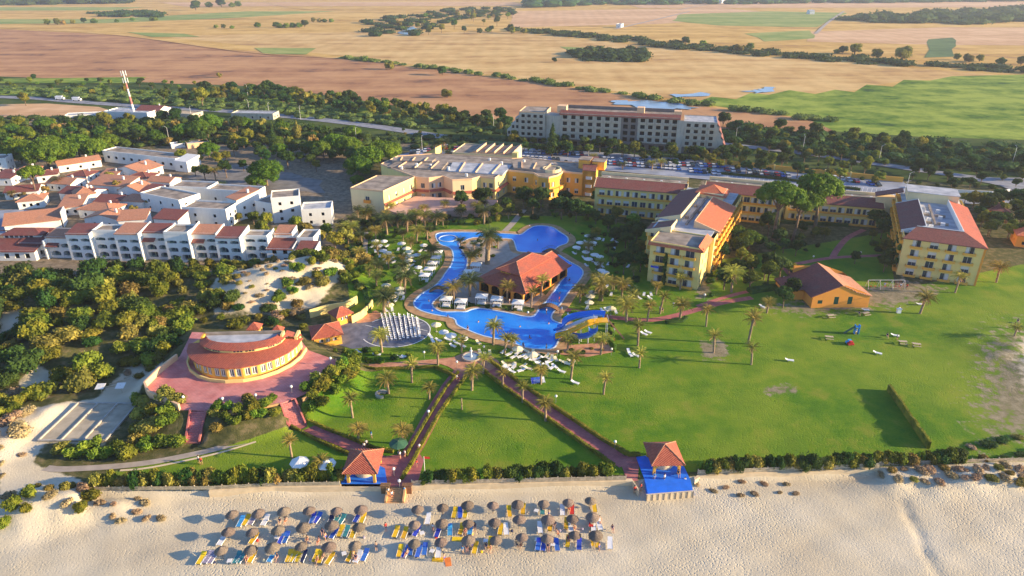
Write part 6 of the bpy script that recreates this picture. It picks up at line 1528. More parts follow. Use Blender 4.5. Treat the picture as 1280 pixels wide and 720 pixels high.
# ------------------------------------------------------------------ pool restaurant
def pool_rest():
    z0 = .14
    A = P(600,381,z0); A = P(598,365,z0)
    B = P(656,381,z0); s = Bld('pool_restaurant', P(599,363,z0), P(654,380,z0), 'orange', z0); L = s.L
    C_ = s.loc(690,340,z0); D = C_[1]; h = 3.4; s.depth = .4
    def arc_face(p0, p1, n):
        p0, p1 = Vector((*p0,0)), Vector((*p1,0)); W = (p1-p0).length; u = (p1-p0).normalized(); ops = []; w_ = W/n-.8
        for i in range(n):
            x = .4 + i*W/n; ops.append((x, .1, x+w_, 2.7)); part_copy(('rarc', round(w_,1)), 'arch', arch_fill(w_, 2.6, .9, .38), [M['orange']], s.root, p0+u*x+Z3*.1, u)
            part_copy(('rdark', round(w_,1)), 'dark_doorway', w_dark(w_, 2.6, .4, 2.5), [M['dark']], s.root, p0+u*x+Z3*.1, u)
        wallface(s.w, p0, u, W, h, ops, .4)
    arc_face((0,0),(L,0),4); arc_face((L,0),(L,D),5); s.face((L,D),(0,D),0,h); s.face((0,D),(0,0),0,h)
    k = 4.2; o = .9; zi = 5.1
    # lower skirt all round
    mb = MB(); c0, c1, c2, c3 = (-o,-o,h), (L+o,-o,h), (L+o,D+o,h), (-o,D+o,h); i0, i1, i2, i3 = (k,k,zi), (L-k,k,zi), (L-k,D-k,zi), (k,D-k,zi)
    for q in ([c0,c1,i1,i0],[c1,c2,i2,i1],[c2,c3,i3,i2],[c3,c0,i0,i3]): s.slab(mb, q, .2)
    mb.build('lower_roof', M['tile'], s.root)
    s.boxm('clerestory_wall', 'ochre', (k,k,zi-.4,L-k,D-k,zi+1.0)); s.boxm('clerestory_opening', 'dark', *[(k+.6+i*1.5,k-.06,zi+.2,k+1.6+i*1.5,k-.003,zi+.75) for i in range(int((L-2*k-1)/1.5))])
    s.hip(k-.6, k-.6, L-k+.6, D-k+.6, zi+1.0, 1.7, 'tile', .3, name='upper_roof')
    # cross gable towards the right side, taller
    mb = MB(); x0, x1 = L*.40, L+1.1; ya, yb = D*.02, D*1.0; ym = (ya+yb)/2; zr = 6.5
    s.slab(mb, [(x1,ya-1,h+.15),(x1,yb,h+.15),(x0+3.4,yb,zr),(x0+3.4,ya+5,zr)], .25); s.slab(mb, [(x0-1.5,yb,4.7),(x0-1.5,ya+6.,4.7),(x0+3.4,ya+5,zr),(x0+3.4,yb,zr)], .25); s.slab(mb, [(x0-1.5,ya+6.,4.7),(x0+1,ya-1,h+.3),(x1,ya-1,h+.15),(x0+3.4,ya+5,zr)], .1)
    mb.build('high_roof', M['tile'], s.root)
    rl = MB(); rl.tube((x0+3.4,ya+5,zr), (x0+3.4,yb,zr), .16, .16, 6); rl.tube((x0+3.4,ya+5,zr), (x1,ya-1,h+.25), .14, .14, 6); rl.tube((x0+3.4,ya+5,zr), (x0-1.5,ya+6,4.75), .14, .14, 6); rl.build('ridge_tiles', M['tilep'], s.root)
    s.w.add([(x0-1.4,yb-.3,3.4),(x1-.4,yb-.3,3.4),(x0+3.4,yb-.3,zr-.3),(x0-1.4,yb-.3,4.5)], [(3,2,1,0)])
    s.done('orange arcaded pool restaurant under layered red tiled roofs on the pool island', 'restaurant')
pool_rest()

# ------------------------------------------------------------------ round-fronted restaurant
def round_rest():
    """faceted semicircle: outer wall with windows, broad tiled roof, clerestory ring, upper tiled ring, flat roof"""
    c = P(311,441,TER); root = empty('round_restaurant', c, R(3)); h = 3.2; n = 11; a0, a1 = PI+R(4), 2*PI+R(2)
    def ring(rx, ry, z, dy=0): return [(rx*math.cos(a0+(a1-a0)*i/n), ry*math.sin(a0+(a1-a0)*i/n)+dy, z) for i in range(n+1)]
    def band(name, m, *rs):
        mb = MB()
        for p, q in zip(rs, rs[1:]):
            for i in range(n): mb.quad(p[i], p[i+1], q[i+1], q[i])
        return mb.build(name, M[m], root)
    w = MB(); o = ring(11.3, 11.0, 0)
    for i in range(n):
        p, q = Vector(o[i]), Vector(o[i+1]); W = (q-p).length; u = (q-p).normalized(); ops = [(W*.12,.6,W*.46,2.45),(W*.55,.6,W*.89,2.45)]
        wallface(w, p, u, W, h, ops, .2)
        for x0 in (.12,.55): part_copy(('rrw', round(W,1)), 'window', w_std(W*.34, 1.85, .2, 1, .2), [M['frame'], M['glass']], root, p + u*W*x0 + Z3*.6, u)
    w.prism([o[0][:2], o[-1][:2], (10.5,1.0), (-10.6,.8)], 0, h); w.build('wall', plaster('golden_plaster', (.84,.50,.10), (.5,.3,.1)), root)
    band('lower_roof', 'tile', ring(12.1,11.8,h-.2), ring(12.1,11.8,h), ring(8.7,5.4,h+.8,-1.6))
    band('clerestory_wall', 'yellow', ring(8.7,5.4,h+.6,-1.6), ring(8.7,5.4,h+1.6,-1.6))
    k = ring(8.74,5.44,0,-1.6)
    for i in range(1, n-1):
        if i % 3 == 1: continue
        p, q = Vector(k[i]), Vector(k[i+1]); u = (q-p).normalized(); W = (q-p).length; mb = MB()
        for t in (.12,.40,.68): a, b = p+u*W*t, p+u*W*(t+.2); nn = u.cross(Z3)*.03; mb.quad(a+nn+Z3*(h+.95), b+nn+Z3*(h+.95), b+nn+Z3*(h+1.4), a+nn+Z3*(h+1.4))
        mb.build('clerestory_window', M['glass'], root)
    band('upper_roof', 'tile', ring(9.1,5.8,h+1.45,-1.6), ring(9.1,5.8,h+1.55,-1.6), ring(7.6,3.5,h+2.15,-1.7), ring(7.4,3.3,h+2.15,-1.7))
    mb = MB(); arc = [q[:2] for q in ring(7.5,3.4,0,-1.7)] + [(7.9,-.7),(-8.1,-.8)]; mb.prism(arc, h-.1, h+1.8); mb.build('flat_roof', M['roofb'], root)
    mb = MB(); mb.box(-8.2,-.65,0,8.0,-.3,h+2.4); mb.build('rear_parapet', M['roofg'], root)
    mb = MB(); mb.box(8.1,-2.2,h,8.6,-.3,h+2.3); mb.build('side_wall', M['yellow'], root); mb = MB(); mb.box(-8.7,-2.2,h,-8.25,-.3,h+2.2); mb.build('side_wall', M['ochre'], root)
    mb = MB(); mb.box(10.6,-.9,0,11.2,2.2,h+1.0); mb.build('gable_wall', M['yellow'], root)
    mb = MB(); mb.add([(8.62,-1.2,h+1.6),(11.6,-.8,h+.6),(11.6,1.4,h+.4),(8.62,1.2,h+1.6),(8.62,1.2,h-.1),(11.6,1.4,h-.1)], [(0,1,2,3),(3,2,5,4)]); mb.build('rear_roof', M['tile'], root)
    band('planter_wall', 'yellow', ring(12.6,12.4,.0), ring(12.6,12.4,.7), ring(12.3,12.1,.7), ring(12.3,12.1,0))
    for x, y, r_, hh in ((1.,3.4,1.2,4.6),(6.0,3.2,1.0,3.8)):
        mb = MB(); mb.box(x-r_,y-r_,0,x+r_,y+r_,hh); mb.build('turret_wall', M['ochre'], root); mb = MB(); mb.add([(x-r_-.3,y-r_-.3,hh),(x+r_+.3,y-r_-.3,hh),(x+r_+.3,y+r_+.3,hh),(x-r_-.3,y+r_+.3,hh),(x,y,hh+1.3)], [(0,1,4),(1,2,4),(2,3,4),(3,0,4)]); mb.build('turret_roof', M['tile'], root)
    mb = MB(); mb.box(-5.5,1.6,0,-1.4,4.4,2.9); mb.build('service_roof', M['roofb'], root)
    reg(root, 'round-fronted yellow restaurant with ringed red tiled roof on the red terrace', 'restaurant')
round_rest()
def curb(px, z, h, w, m, name, desc, cat='wall', zf=None):
    ln = [P(a, b, z) for a, b in px]; root = MB()
    for i in range(len(ln)-1):
        a, b = ln[i], ln[i+1]; d = (b-a).normalized(); n = Vector((-d.y, d.x, 0))*w/2
        root.prism([(a-n)[:2], (a+n)[:2], (b+n)[:2], (b-n)[:2]], z-1.0, z+h)
    o = root.build(name, M[m]); p0 = ln[0].copy(); p0.z = z; o.data.transform(Matrix.Translation(-p0)); o.location = p0
    reg(o, desc, cat); return o
curb([(225,512),(187,495),(182,484),(200,466),(222,449)], TER, 1.3, .4, 'salmon', 'terrace_wall', 'ochre parapet wall round the left end of the red terrace')
curb([(258,515),(294,517),(350,505)], TER, .25, .35, 'kerb', 'terrace_kerb', 'low kerb along the front of the red terrace')
curb([(378,500),(402,486),(421,467),(420,450)], TER, .35, .3, 'kerb', 'terrace_kerb', 'low kerb along the right side of the red terrace')
# tall yellow walls and kiosks by the slate plaza
def kiosk(a, b, D, h, rh, desc, side=.0):
    s = Bld('kiosk', P(a[0],a[1],0), P(b[0],b[1],0), 'ochre'); L = s.L
    s.face((0,0),(L,0),0,h,1,3 if L > 5 else 2,.9,.9,1.2,3); s.face((L,0),(L,D),0,h,1,2,.9,.9,1.2,3); s.face((L,D),(0,D),0,h); s.face((0,D),(0,0),0,h)
    s.hip(0,0,L,D,h,rh,'tile',.5); s.done(desc, 'kiosk')
kiosk((394,436),(428,430),6.0,2.8,1.6,'orange kiosk with a broad red hip roof left of the slate plaza')
kiosk((423,408),(440,402),3.6,2.6,1.5,'small yellow kiosk with a row of windows above the slate plaza')
curb([(388,398),(408,392),(432,388),(447,380)], 0, 2.4, .3, 'yellow', 'garden_wall', 'pale yellow garden wall behind the kiosks')
curb([(440,404),(452,398),(463,388),(466,383)], 0, 2.0, .3, 'yellow', 'garden_wall', 'bright yellow curved wall right of the small kiosk')

# stairs
def stairs(x0, y0, x1, y1, xb0, yb0, xb1, yb1, zt, zb, n, m, desc, mside='path', wall=True, name='stairway'):
    """top edge pixels (left,right) at zt, bottom edge pixels at zb"""
    a, b = P(x0,y0,zt), P(x1,y1,zt); c, d = P(xb0,yb0,zb), P(xb1,yb1,zb); root = empty(name, Vector((c.x, c.y, zb))); mb = MB()
    for i in range(n):
        t0, t1 = i/n, (i+1)/n; z = zt - (zt-zb)*(i+1)/n + .02
        p = [a.lerp(c, t0), b.lerp(d, t0), b.lerp(d, t1), a.lerp(c, t1)]; mb.prism([(q.x-c.x, q.y-c.y) for q in p], z-zb-1.2, z-zb)
    mb.build('steps', M[m], root)
    if wall:
        for u, v in ((a, c), (b, d)):
            w = MB(); dd = (v-u); dd.z = 0; dd.normalize(); nn = Vector((-dd.y, dd.x, 0))*.16
            L_ = math.hypot(v.x-u.x, v.y-u.y)
            w.prism([((u-nn).x-c.x, (u-nn).y-c.y), ((u+nn).x-c.x, (u+nn).y-c.y), ((v+nn).x-c.x, (v+nn).y-c.y), ((v-nn).x-c.x, (v-nn).y-c.y)], -1., lambda p, u=u, L_=L_: (zt-zb)*(1 - min(1, math.hypot(p[0]+c.x-u.x, p[1]+c.y-u.y)/L_)) + .5); w.build('side_wall', M[mside], root)
    reg(root, desc, 'stairs')
stairs(238,514,258,514,232,553,249,553,TER,.05,18,'terr','straight red stairway below the left part of the terrace')
stairs(351,505,369,500,360,533,382,530,TER,.05,18,'terr','red stairway descending from the terrace to the lawn path')
stairs(485,608,507,608,482,629,504,629,0,BZ,8,'kerb','wooden-coloured steps from the plaza down to the beach','kerb')

# ------------------------------------------------------------------ gazebo bars
def gazebo(a, b, D, desc, z0=.12):
    A, B = P(a[0],a[1],z0), P(b[0],b[1],z0); s = Bld('gazebo', A, B, 'ochre', z0); L = s.L; h = 2.6
    for x in (0, L-.45):
        for y in (0, D-.45): s.boxm('pillar', 'ochre', (x,y,0,x+.45,y+.45,h-.5))
    def beam(x0,y0,x1,y1): s.boxm('beam', 'ochre', (x0,y0,h-.5,x1,y1,h))
    beam(0,0,L,.4); beam(0,D-.4,L,D); beam(0,.403,.4,D-.403); beam(L-.4,.403,L,D-.403)
    for y in (.05, D-.35): part_copy(('garch', round(L,1)), 'arch', arch_fill(L-.9, .9, .85, .3), [M['ochre']], s.root, (.45,y,h-1.4), Vector((1,0,0)))
    mb = MB(); o = .55; z = h-.1; ap = (L/2, D/2, h+1.9); cs = [(-o,-o,z),(L+o,-o,z),(L+o,D+o,z),(-o,D+o,z)]
    for i in range(4): mb.tri(cs[i], cs[(i+1) % 4], ap)
    mb.box(-o,-o,z-.15,L+o,D+o,z-.004); mb.build('roof', M['tile'], s.root)
    rl = MB()
    for c in cs: rl.tube(c, ap, .1, .1, 5)
    rl.build('ridge_tiles', M['tilep'], s.root)
    mb = MB(); mb.lathe([(1.9,0),(1.9,1.05),(2.05,1.05),(2.05,1.15),(1.5,1.15),(1.5,0)], 24, (L/2, D/2+.4, 0), 0, PI, 2*PI); mb.box(L/2-1.9, D/2+.5, 0, L/2-1.5, D-.6, 1.1); mb.box(L/2+1.5, D/2+.5, 0, L/2+1.9, D-.6, 1.1); mb.build('bar_counter', M['wallc'], s.root)
    s.boxm('back_shelf', 'wood', (1.2,D-.9,0,L-1.2,D-.5,1.8))
    reg(s.root, desc, 'gazebo')
gazebo((434,604),(470,604),5.6,'beach pavilion bar with a red pyramid roof by the steps')
gazebo((816,594),(850,593),5.4,'beach pavilion bar with a red pyramid roof on the blue platform')
sheet('blue_floor', [(427,608),(425,590),(430,584),(470,580),(481,585),(484,604),(478,608)], .12, M['bluef'], thick=.4)
sheet('blue_floor', [(795,571),(812,569),(855,583),(863,600),(866,612),(810,617),(806,600)], .12, M['bluef'], thick=1.9)
p0 = P(808,617,.12); p1 = P(866,612.5,.12)
mb = MB(); mb.box(0,-.35,0,(p1-p0).length,-.003,1.3)
root = empty('platform_front', (p0.x, p0.y, BZ-.1), math.atan2(p1.y-p0.y, p1.x-p0.x)); mb.build('wall', M['wallc'], root)
for i in range(9): mb = MB(); x = (p1-p0).length*i/8; mb.box(x-.07,-.42,0,x+.07,-.353,1.42); mb.build('joint_post', M['bared'], root)
reg(root, 'pale panelled front wall of the blue beach platform', 'wall')

# ------------------------------------------------------------------ beach wall and fences
def beach_wall(px, desc, z1=.12):
    ln = [P(a, b, 0) for a, b in px]; mb = MB(); o = ln[0]
    for i in range(len(ln)-1):
        a, b = ln[i]-o, ln[i+1]-o; mb.prism([(a.x,a.y-.45),(b.x,b.y-.45),(b.x,b.y+.25),(a.x,a.y+.25)], BZ-.4, z1)
    ob = mb.build('beach_wall', M['wallc']); ob.location = o; reg(ob, desc, 'wall')
beach_wall([(262,613),(345,608),(430,607),(484,607)], 'pale retaining wall below the left beach pavilion')
beach_wall([(508,607),(560,605),(790,600),(798,612)], 'long pale retaining wall between the stairs and the blue platform')
beach_wall([(868,598),(874,594),(1010,588),(1100,584)], 'pale low wall at the top of the sand at the right', 0)
def fence(px, h, desc, zone='', seed=0, dz=.12, sp=2.4, gap=.0):
    ln = [P(a, b, 0) for a, b in px]; o = ln[0]; root = empty('beach_fence', (o.x, o.y, dz)); rng = random.Random(seed); pts = []
    for i in range(len(ln)-1):
        k = max(1, round((ln[i+1]-ln[i]).length/sp))
        for j in range(k): pts.append(ln[i].lerp(ln[i+1], j/k) - o)
    pts.append(ln[-1]-o); d = Vector((0,-.1,0)); pn = MB()
    for i, p in enumerate(pts):
        mb = MB(); mb.box(p.x-.07,p.y-.17,-.1,p.x+.07,p.y-.03,h+.12); mb.build('post', M['fence'], root)
        if i < len(pts)-1:
            q = pts[i+1]; k = 12
            for j in range(k):
                a, b = p.lerp(q, (j+.08)/k), p.lerp(q, (j+.86)/k); hh = h*rng.uniform(.9,1.02)
                pn.quad((a.x,a.y-.18,.05),(b.x,b.y-.18,.05),(b.x,b.y-.18,hh),(a.x,a.y-.18,hh)); pn.quad((b.x,b.y-.15,.05),(a.x,a.y-.15,.05),(a.x,a.y-.15,hh),(b.x,b.y-.15,hh))
            for z in (.25,.8): pn.box(min(p.x,q.x),min(p.y,q.y)-.145,z*h,max(p.x,q.x),min(p.y,q.y)-.1,z*h+.08)
    pn.build('panel', M['fence'], root); reg(root, desc, 'fence', None, zone)
fence([(120,613),(262,612),(345,607.5),(425,606.5)], .8, 'weathered wooden fence left of the left beach pavilion', seed=1)
fence([(515,606),(560,605),(782,600)], .95, 'weathered wooden fence between the two beach pavilions', seed=2)
fence([(872,592),(1010,587),(1098,583)], .95, 'weathered wooden fence right of the blue platform', seed=3, dz=0)
fence([(1100,582),(1180,579),(1280,576),(1330,574)], .9, 'weathered wooden fence at the far right above the scrubby dune', seed=4, dz=0)
# plaza gate piers
for (x, y) in ((482,609),(509,609)):
    p = P(x, y, 0); mb = MB(); mb.box(-.75,-.35,-1.5,.75,.35,.5); mb.box(-.85,-.42,.503,.85,.42,.62); o = mb.build('stair_pier', M['wood']); o.location = p; reg(o, 'brown masonry pier beside the beach steps', 'pier')
# wall behind the car park
def longwall(px, h, m, desc, w=.3, posts=0):
    ln = [P(a, b, 0) for a, b in px]; o = ln[0]; root = empty('boundary_wall', o); mb = MB(); pm = MB()
    for i in range(len(ln)-1):
        a, b = ln[i]-o, ln[i+1]-o; mb.prism([(a.x,a.y),(b.x,b.y),(b.x,b.y+w),(a.x,a.y+w)], 0, h)
    mb.build('wall', M[m], root)
    if posts:
        for i in range(len(ln)-1):
            k = int((ln[i+1]-ln[i]).length/posts)
            for j in range(k): p = ln[i].lerp(ln[i+1], j/k)-o; m2 = MB(); m2.box(p.x-.25,p.y-.1,0,p.x+.25,p.y+.45,h+.35); m2.build('pillar', M['yellow'], root)
    reg(root, desc, 'wall')
longwall([(880,204.5),(905,206.5),(1000,217),(1128,229)], 2.4, 'ochre', 'long ochre boundary wall with pillars behind the car park', posts=8)
longwall([(1180,240),(1240,243),(1262,240)], 1.2, 'white', 'low white railing wall at the road bend behind the right block')
# debris and stands on the sandy patch
for x, y in ((128,492),(153,491)):
    q = G(x, y); root = empty('sunshade_frame', q); mb = MB(); mb.tube((0,0,0),(0,0,1.9),.05,.05,6); mb.build('post', M['woodl'], root); mb = MB(); mb.add([(-.9,-.7,1.5),(.9,-.7,1.6),(.9,.7,2.1),(-.9,.7,2.0),(-.9,-.7,1.44),(.9,-.7,1.54),(.9,.7,2.04),(-.9,.7,1.94)], [(0,1,2,3),(7,6,5,4),(0,4,5,1),(1,5,6,2),(2,6,7,3),(3,7,4,0)]); mb.build('panel', M['canvas'], root)
    reg(root, 'tilted pale shade panel on a post behind the bowling lanes', 'sunshade')
for x, y, a, l in ((150,478,.5,4.),(165,470,.9,3.2),(140,484,.2,3.),(176,452,1.1,2.6)):
    q = G(x, y); mb = MB(); mb.path([(-l/2,0,.15),(0,.2,.2),(l/2,0,.3)], [.12,.1,.05], 6); o = mb.build('driftwood_log', M['dry'] if 0 else M['woodl']); o.location = q; o.rotation_euler.z = a; reg(o, 'bleached driftwood log', 'log', None, 'on the sandy patch left of the red terrace')
# ------------------------------------------------------------------ beach furniture
def thatch_umbrella():
    root = empty('beach_umbrella'); PROTOS.append(root)
    mb = MB(); prof = [(.02,2.55),(.10,2.5),(.45,2.32),(.85,2.08),(1.12,1.84),(1.10,1.80),(.80,1.98),(.02,2.3)]; mb.lathe(prof, 18); rng = random.Random(3)
    for i in range(150):
        a = rng.uniform(0, 2*PI); r = rng.choice([1.1, 1.1, .85, .6]); z = {1.1:1.86,.85:2.10,.6:2.25}[r]
        w = .05; ca, sa_ = math.cos(a), math.sin(a); e = r + rng.uniform(.06,.2); mb.tri((r*ca-w*sa_, r*sa_+w*ca, z), (r*ca+w*sa_, r*sa_-w*ca, z), (e*ca, e*sa_, z-rng.uniform(.08,.2)))
    mb.build('canopy', M['thatch'], root)
    mb = MB(); mb.tube((0,0,-.3), (0,0,2.45), .05, .045, 8); mb.build('pole', M['wood'], root)
    mb = MB(); mb.lathe([(.3,.62),(.3,.68),(.04,.68)], 12); mb.build('shelf', M['woodl'], root)
    return root
UMB = thatch_umbrella()
rowA = [(290,640),(323,639),(354,637),(386,636),(420,636),(451,635),(521.5,634),(553,631),(585,630),(616,629),(647.5,627.5),(680,627),(711,625),(738,623)]
rowB = [(284,662),(315,662),(347.5,660),(377.5,657.5),(414,655),(448,656),(517.5,652.5),(552.5,651.5),(585,651.7),(618,650),(649,647.5),(685,647.5),(716,646),(741,645)]
rowC = [(276,685),(311.7,684),(339,682.5),(376,680),(410,681.7),(443,678),(517.5,676),(551.7,675),(586,673),(620,671.7),(652.5,669),(684,670),(719,666),(745,667)]
rr = random.Random(9)
for nm, row in (('in the row nearest the fence', rowA), ('in the middle row', rowB), ('in the row nearest the sea', rowC)):
    for x, y in row:
        p = P(x, y, BZ+2.1); o = place(UMB, (p.x, p.y, H(p.x, p.y)), rr.uniform(0,6.28), rr.uniform(.84, 1.0)); o.rotation_euler.x = rr.uniform(-.07,.07); o.rotation_euler.y = rr.uniform(-.05,.05)
        reg(o, 'round thatched umbrella', 'beach umbrella', 'thatched umbrellas on the beach', nm)
def lounger(m, name='sun_lounger', tilt=.45):
    root = empty(name); PROTOS.append(root)
    mb = MB(); mb.box(-.33,-.95,.28,.33,.35,.36); mb.build('seat', M[m], root)
    mb = MB(); c, s_ = math.cos(tilt), math.sin(tilt); mb.add([(-.33,.352,.28),(.33,.352,.28),(.33,.352+.7*c,.28+.7*s_),(-.33,.352+.7*c,.28+.7*s_),(-.33,.352,.36),(.33,.352,.36),(.33,.352+.7*c,.36+.7*s_),(-.33,.352+.7*c,.36+.7*s_)],
        [(0,3,2,1),(4,5,6,7),(0,1,5,4),(1,2,6,5),(2,3,7,6),(3,0,4,7)]); mb.build('backrest', M[m], root)
    mb = MB()
    for x in (-.36,.33): mb.box(x,-1.0,.24,x+.03,.4,.38)
    mb.build('frame', M['plastic'], root)
    for x, y in ((-.33,-.85),(.28,-.85),(-.33,.3),(.28,.3)): mb = MB(); mb.box(x,y,0,x+.05,y+.05,.24); mb.build('leg', M['plastic'], root)
    return root
LO = {k: lounger(m) for k, m in dict(b='blue', y='yel', w='plastic', t='teal', p='purple', l='lblue', r='red', n='navy').items()}
names = dict(b='blue', y='yellow', w='white', t='teal', p='purple-patterned', l='light blue', r='red', n='dark blue')
BL = [(301,652.5,'l'),(308,651,'y'),(316,650,'p'),(331.7,651,'w'),(391,648,'b'),(397,648,'b'),(413,652,'n'),(277.5,675,'w'),(317.5,673,'y'),(352,673,'b'),(357.5,672.5,'b'),(417.5,667,'b'),
 (251.7,698,'y'),(260,697,'p'),(266,697,'p'),(296.7,697,'t'),(302.5,696.5,'t'),(315.5,696,'y'),(340,695.5,'l'),(361.7,695.5,'y'),(366.7,695.5,'y'),(374,695.5,'y'),(379,695.5,'n'),(395,695,'y'),(401,696,'y'),(412.5,698,'y'),
 (426,664.5,'y'),(433,665,'t'),(441.7,666,'y'),(421.7,648,'t'),(427,650,'t'),(446.7,647,'b'),(453.5,648,'y'),(438,695,'y'),(447.5,696,'w'),(456,694,'b'),(495,665,'y'),(506,666.5,'y'),(521,664,'b'),(535,649,'w'),
 (547.5,665,'b'),(500,689,'y'),(507.5,690,'b'),(513.5,687,'b'),(523.3,689.5,'b'),(531,687,'b'),(548,690,'w'),(562.5,663,'l'),(576.7,662,'y'),(588,662,'l'),(568.3,641.5,'y'),(575.2,641.5,'b'),(582,641.5,'y'),(594,685,'y'),(612.5,678.5,'y'),
 (626,662,'y'),(632.5,662,'w'),(636.7,640,'y'),(654,637,'y'),(675,660,'w'),(678,637.5,'t'),(703,638,'w'),(715,637,'r'),(743,634,'y'),(687.5,658,'y'),(708,655,'y'),(713.5,658.5,'w'),(739,653,'r'),(742,659,'w'),(749,656,'w'),
 (673,681,'b'),(679.5,681.5,'b'),(696,681.5,'b'),(710,677,'y'),(724,680.5,'b'),(740.5,675.5,'y'),(745.5,677.5,'y'),(762.5,679.5,'w')]
for x, y, k in BL:
    p = P(x, y, BZ+.3); s = 1.12; row = 'near the fence' if y < 656 else 'in the middle of the beach' if y < 676 else 'nearest the sea'
    o = place(LO[k], (p.x, p.y, H(p.x, p.y)), rr.uniform(-.28, .02) + (0 if x < 560 else .1), s); reg(o, names[k] + ' sun lounger', 'sun lounger', 'sun loungers on the beach', row)
# white side tables
def table():
    root = empty('side_table'); PROTOS.append(root); mb = MB(); mb.box(-.35,-.35,.42,.35,.35,.47); mb.build('table_top', M['plastic'], root)
    for x in (-.3,.25):
        for y in (-.3,.25): mb = MB(); mb.box(x,y,0,x+.05,y+.05,.42); mb.build('leg', M['plastic'], root)
    return root
TB = table()
for x, y in [(286.7,700),(430,691),(527.5,666),(540,688),(607,675),(670.5,638),(671.5,674),(691,680),(346.5,671)]:
    p = P(x, y, BZ+.45); o = place(TB, (p.x, p.y, H(p.x, p.y)), rr.uniform(0,1.5)); reg(o, 'small white plastic table', 'table', 'white tables on the beach', 'among the loungers')
# towels lying on sand
for x, y, m, a in [(547,699,'yel',1.5),(571.7,674,'yel',1.5),(560,702,'orangef',.2)]:
    p = P(x, y, BZ); mb = MB(); mb.box(-.45,-.85,.02,.45,.85,.06); o = mb.build('beach_towel', M[m]); o.location = (p.x, p.y, H(p.x,p.y)); o.rotation_euler.z = a; reg(o, ('yellow' if m == 'yel' else 'orange') + ' towel spread flat on the sand', 'towel')

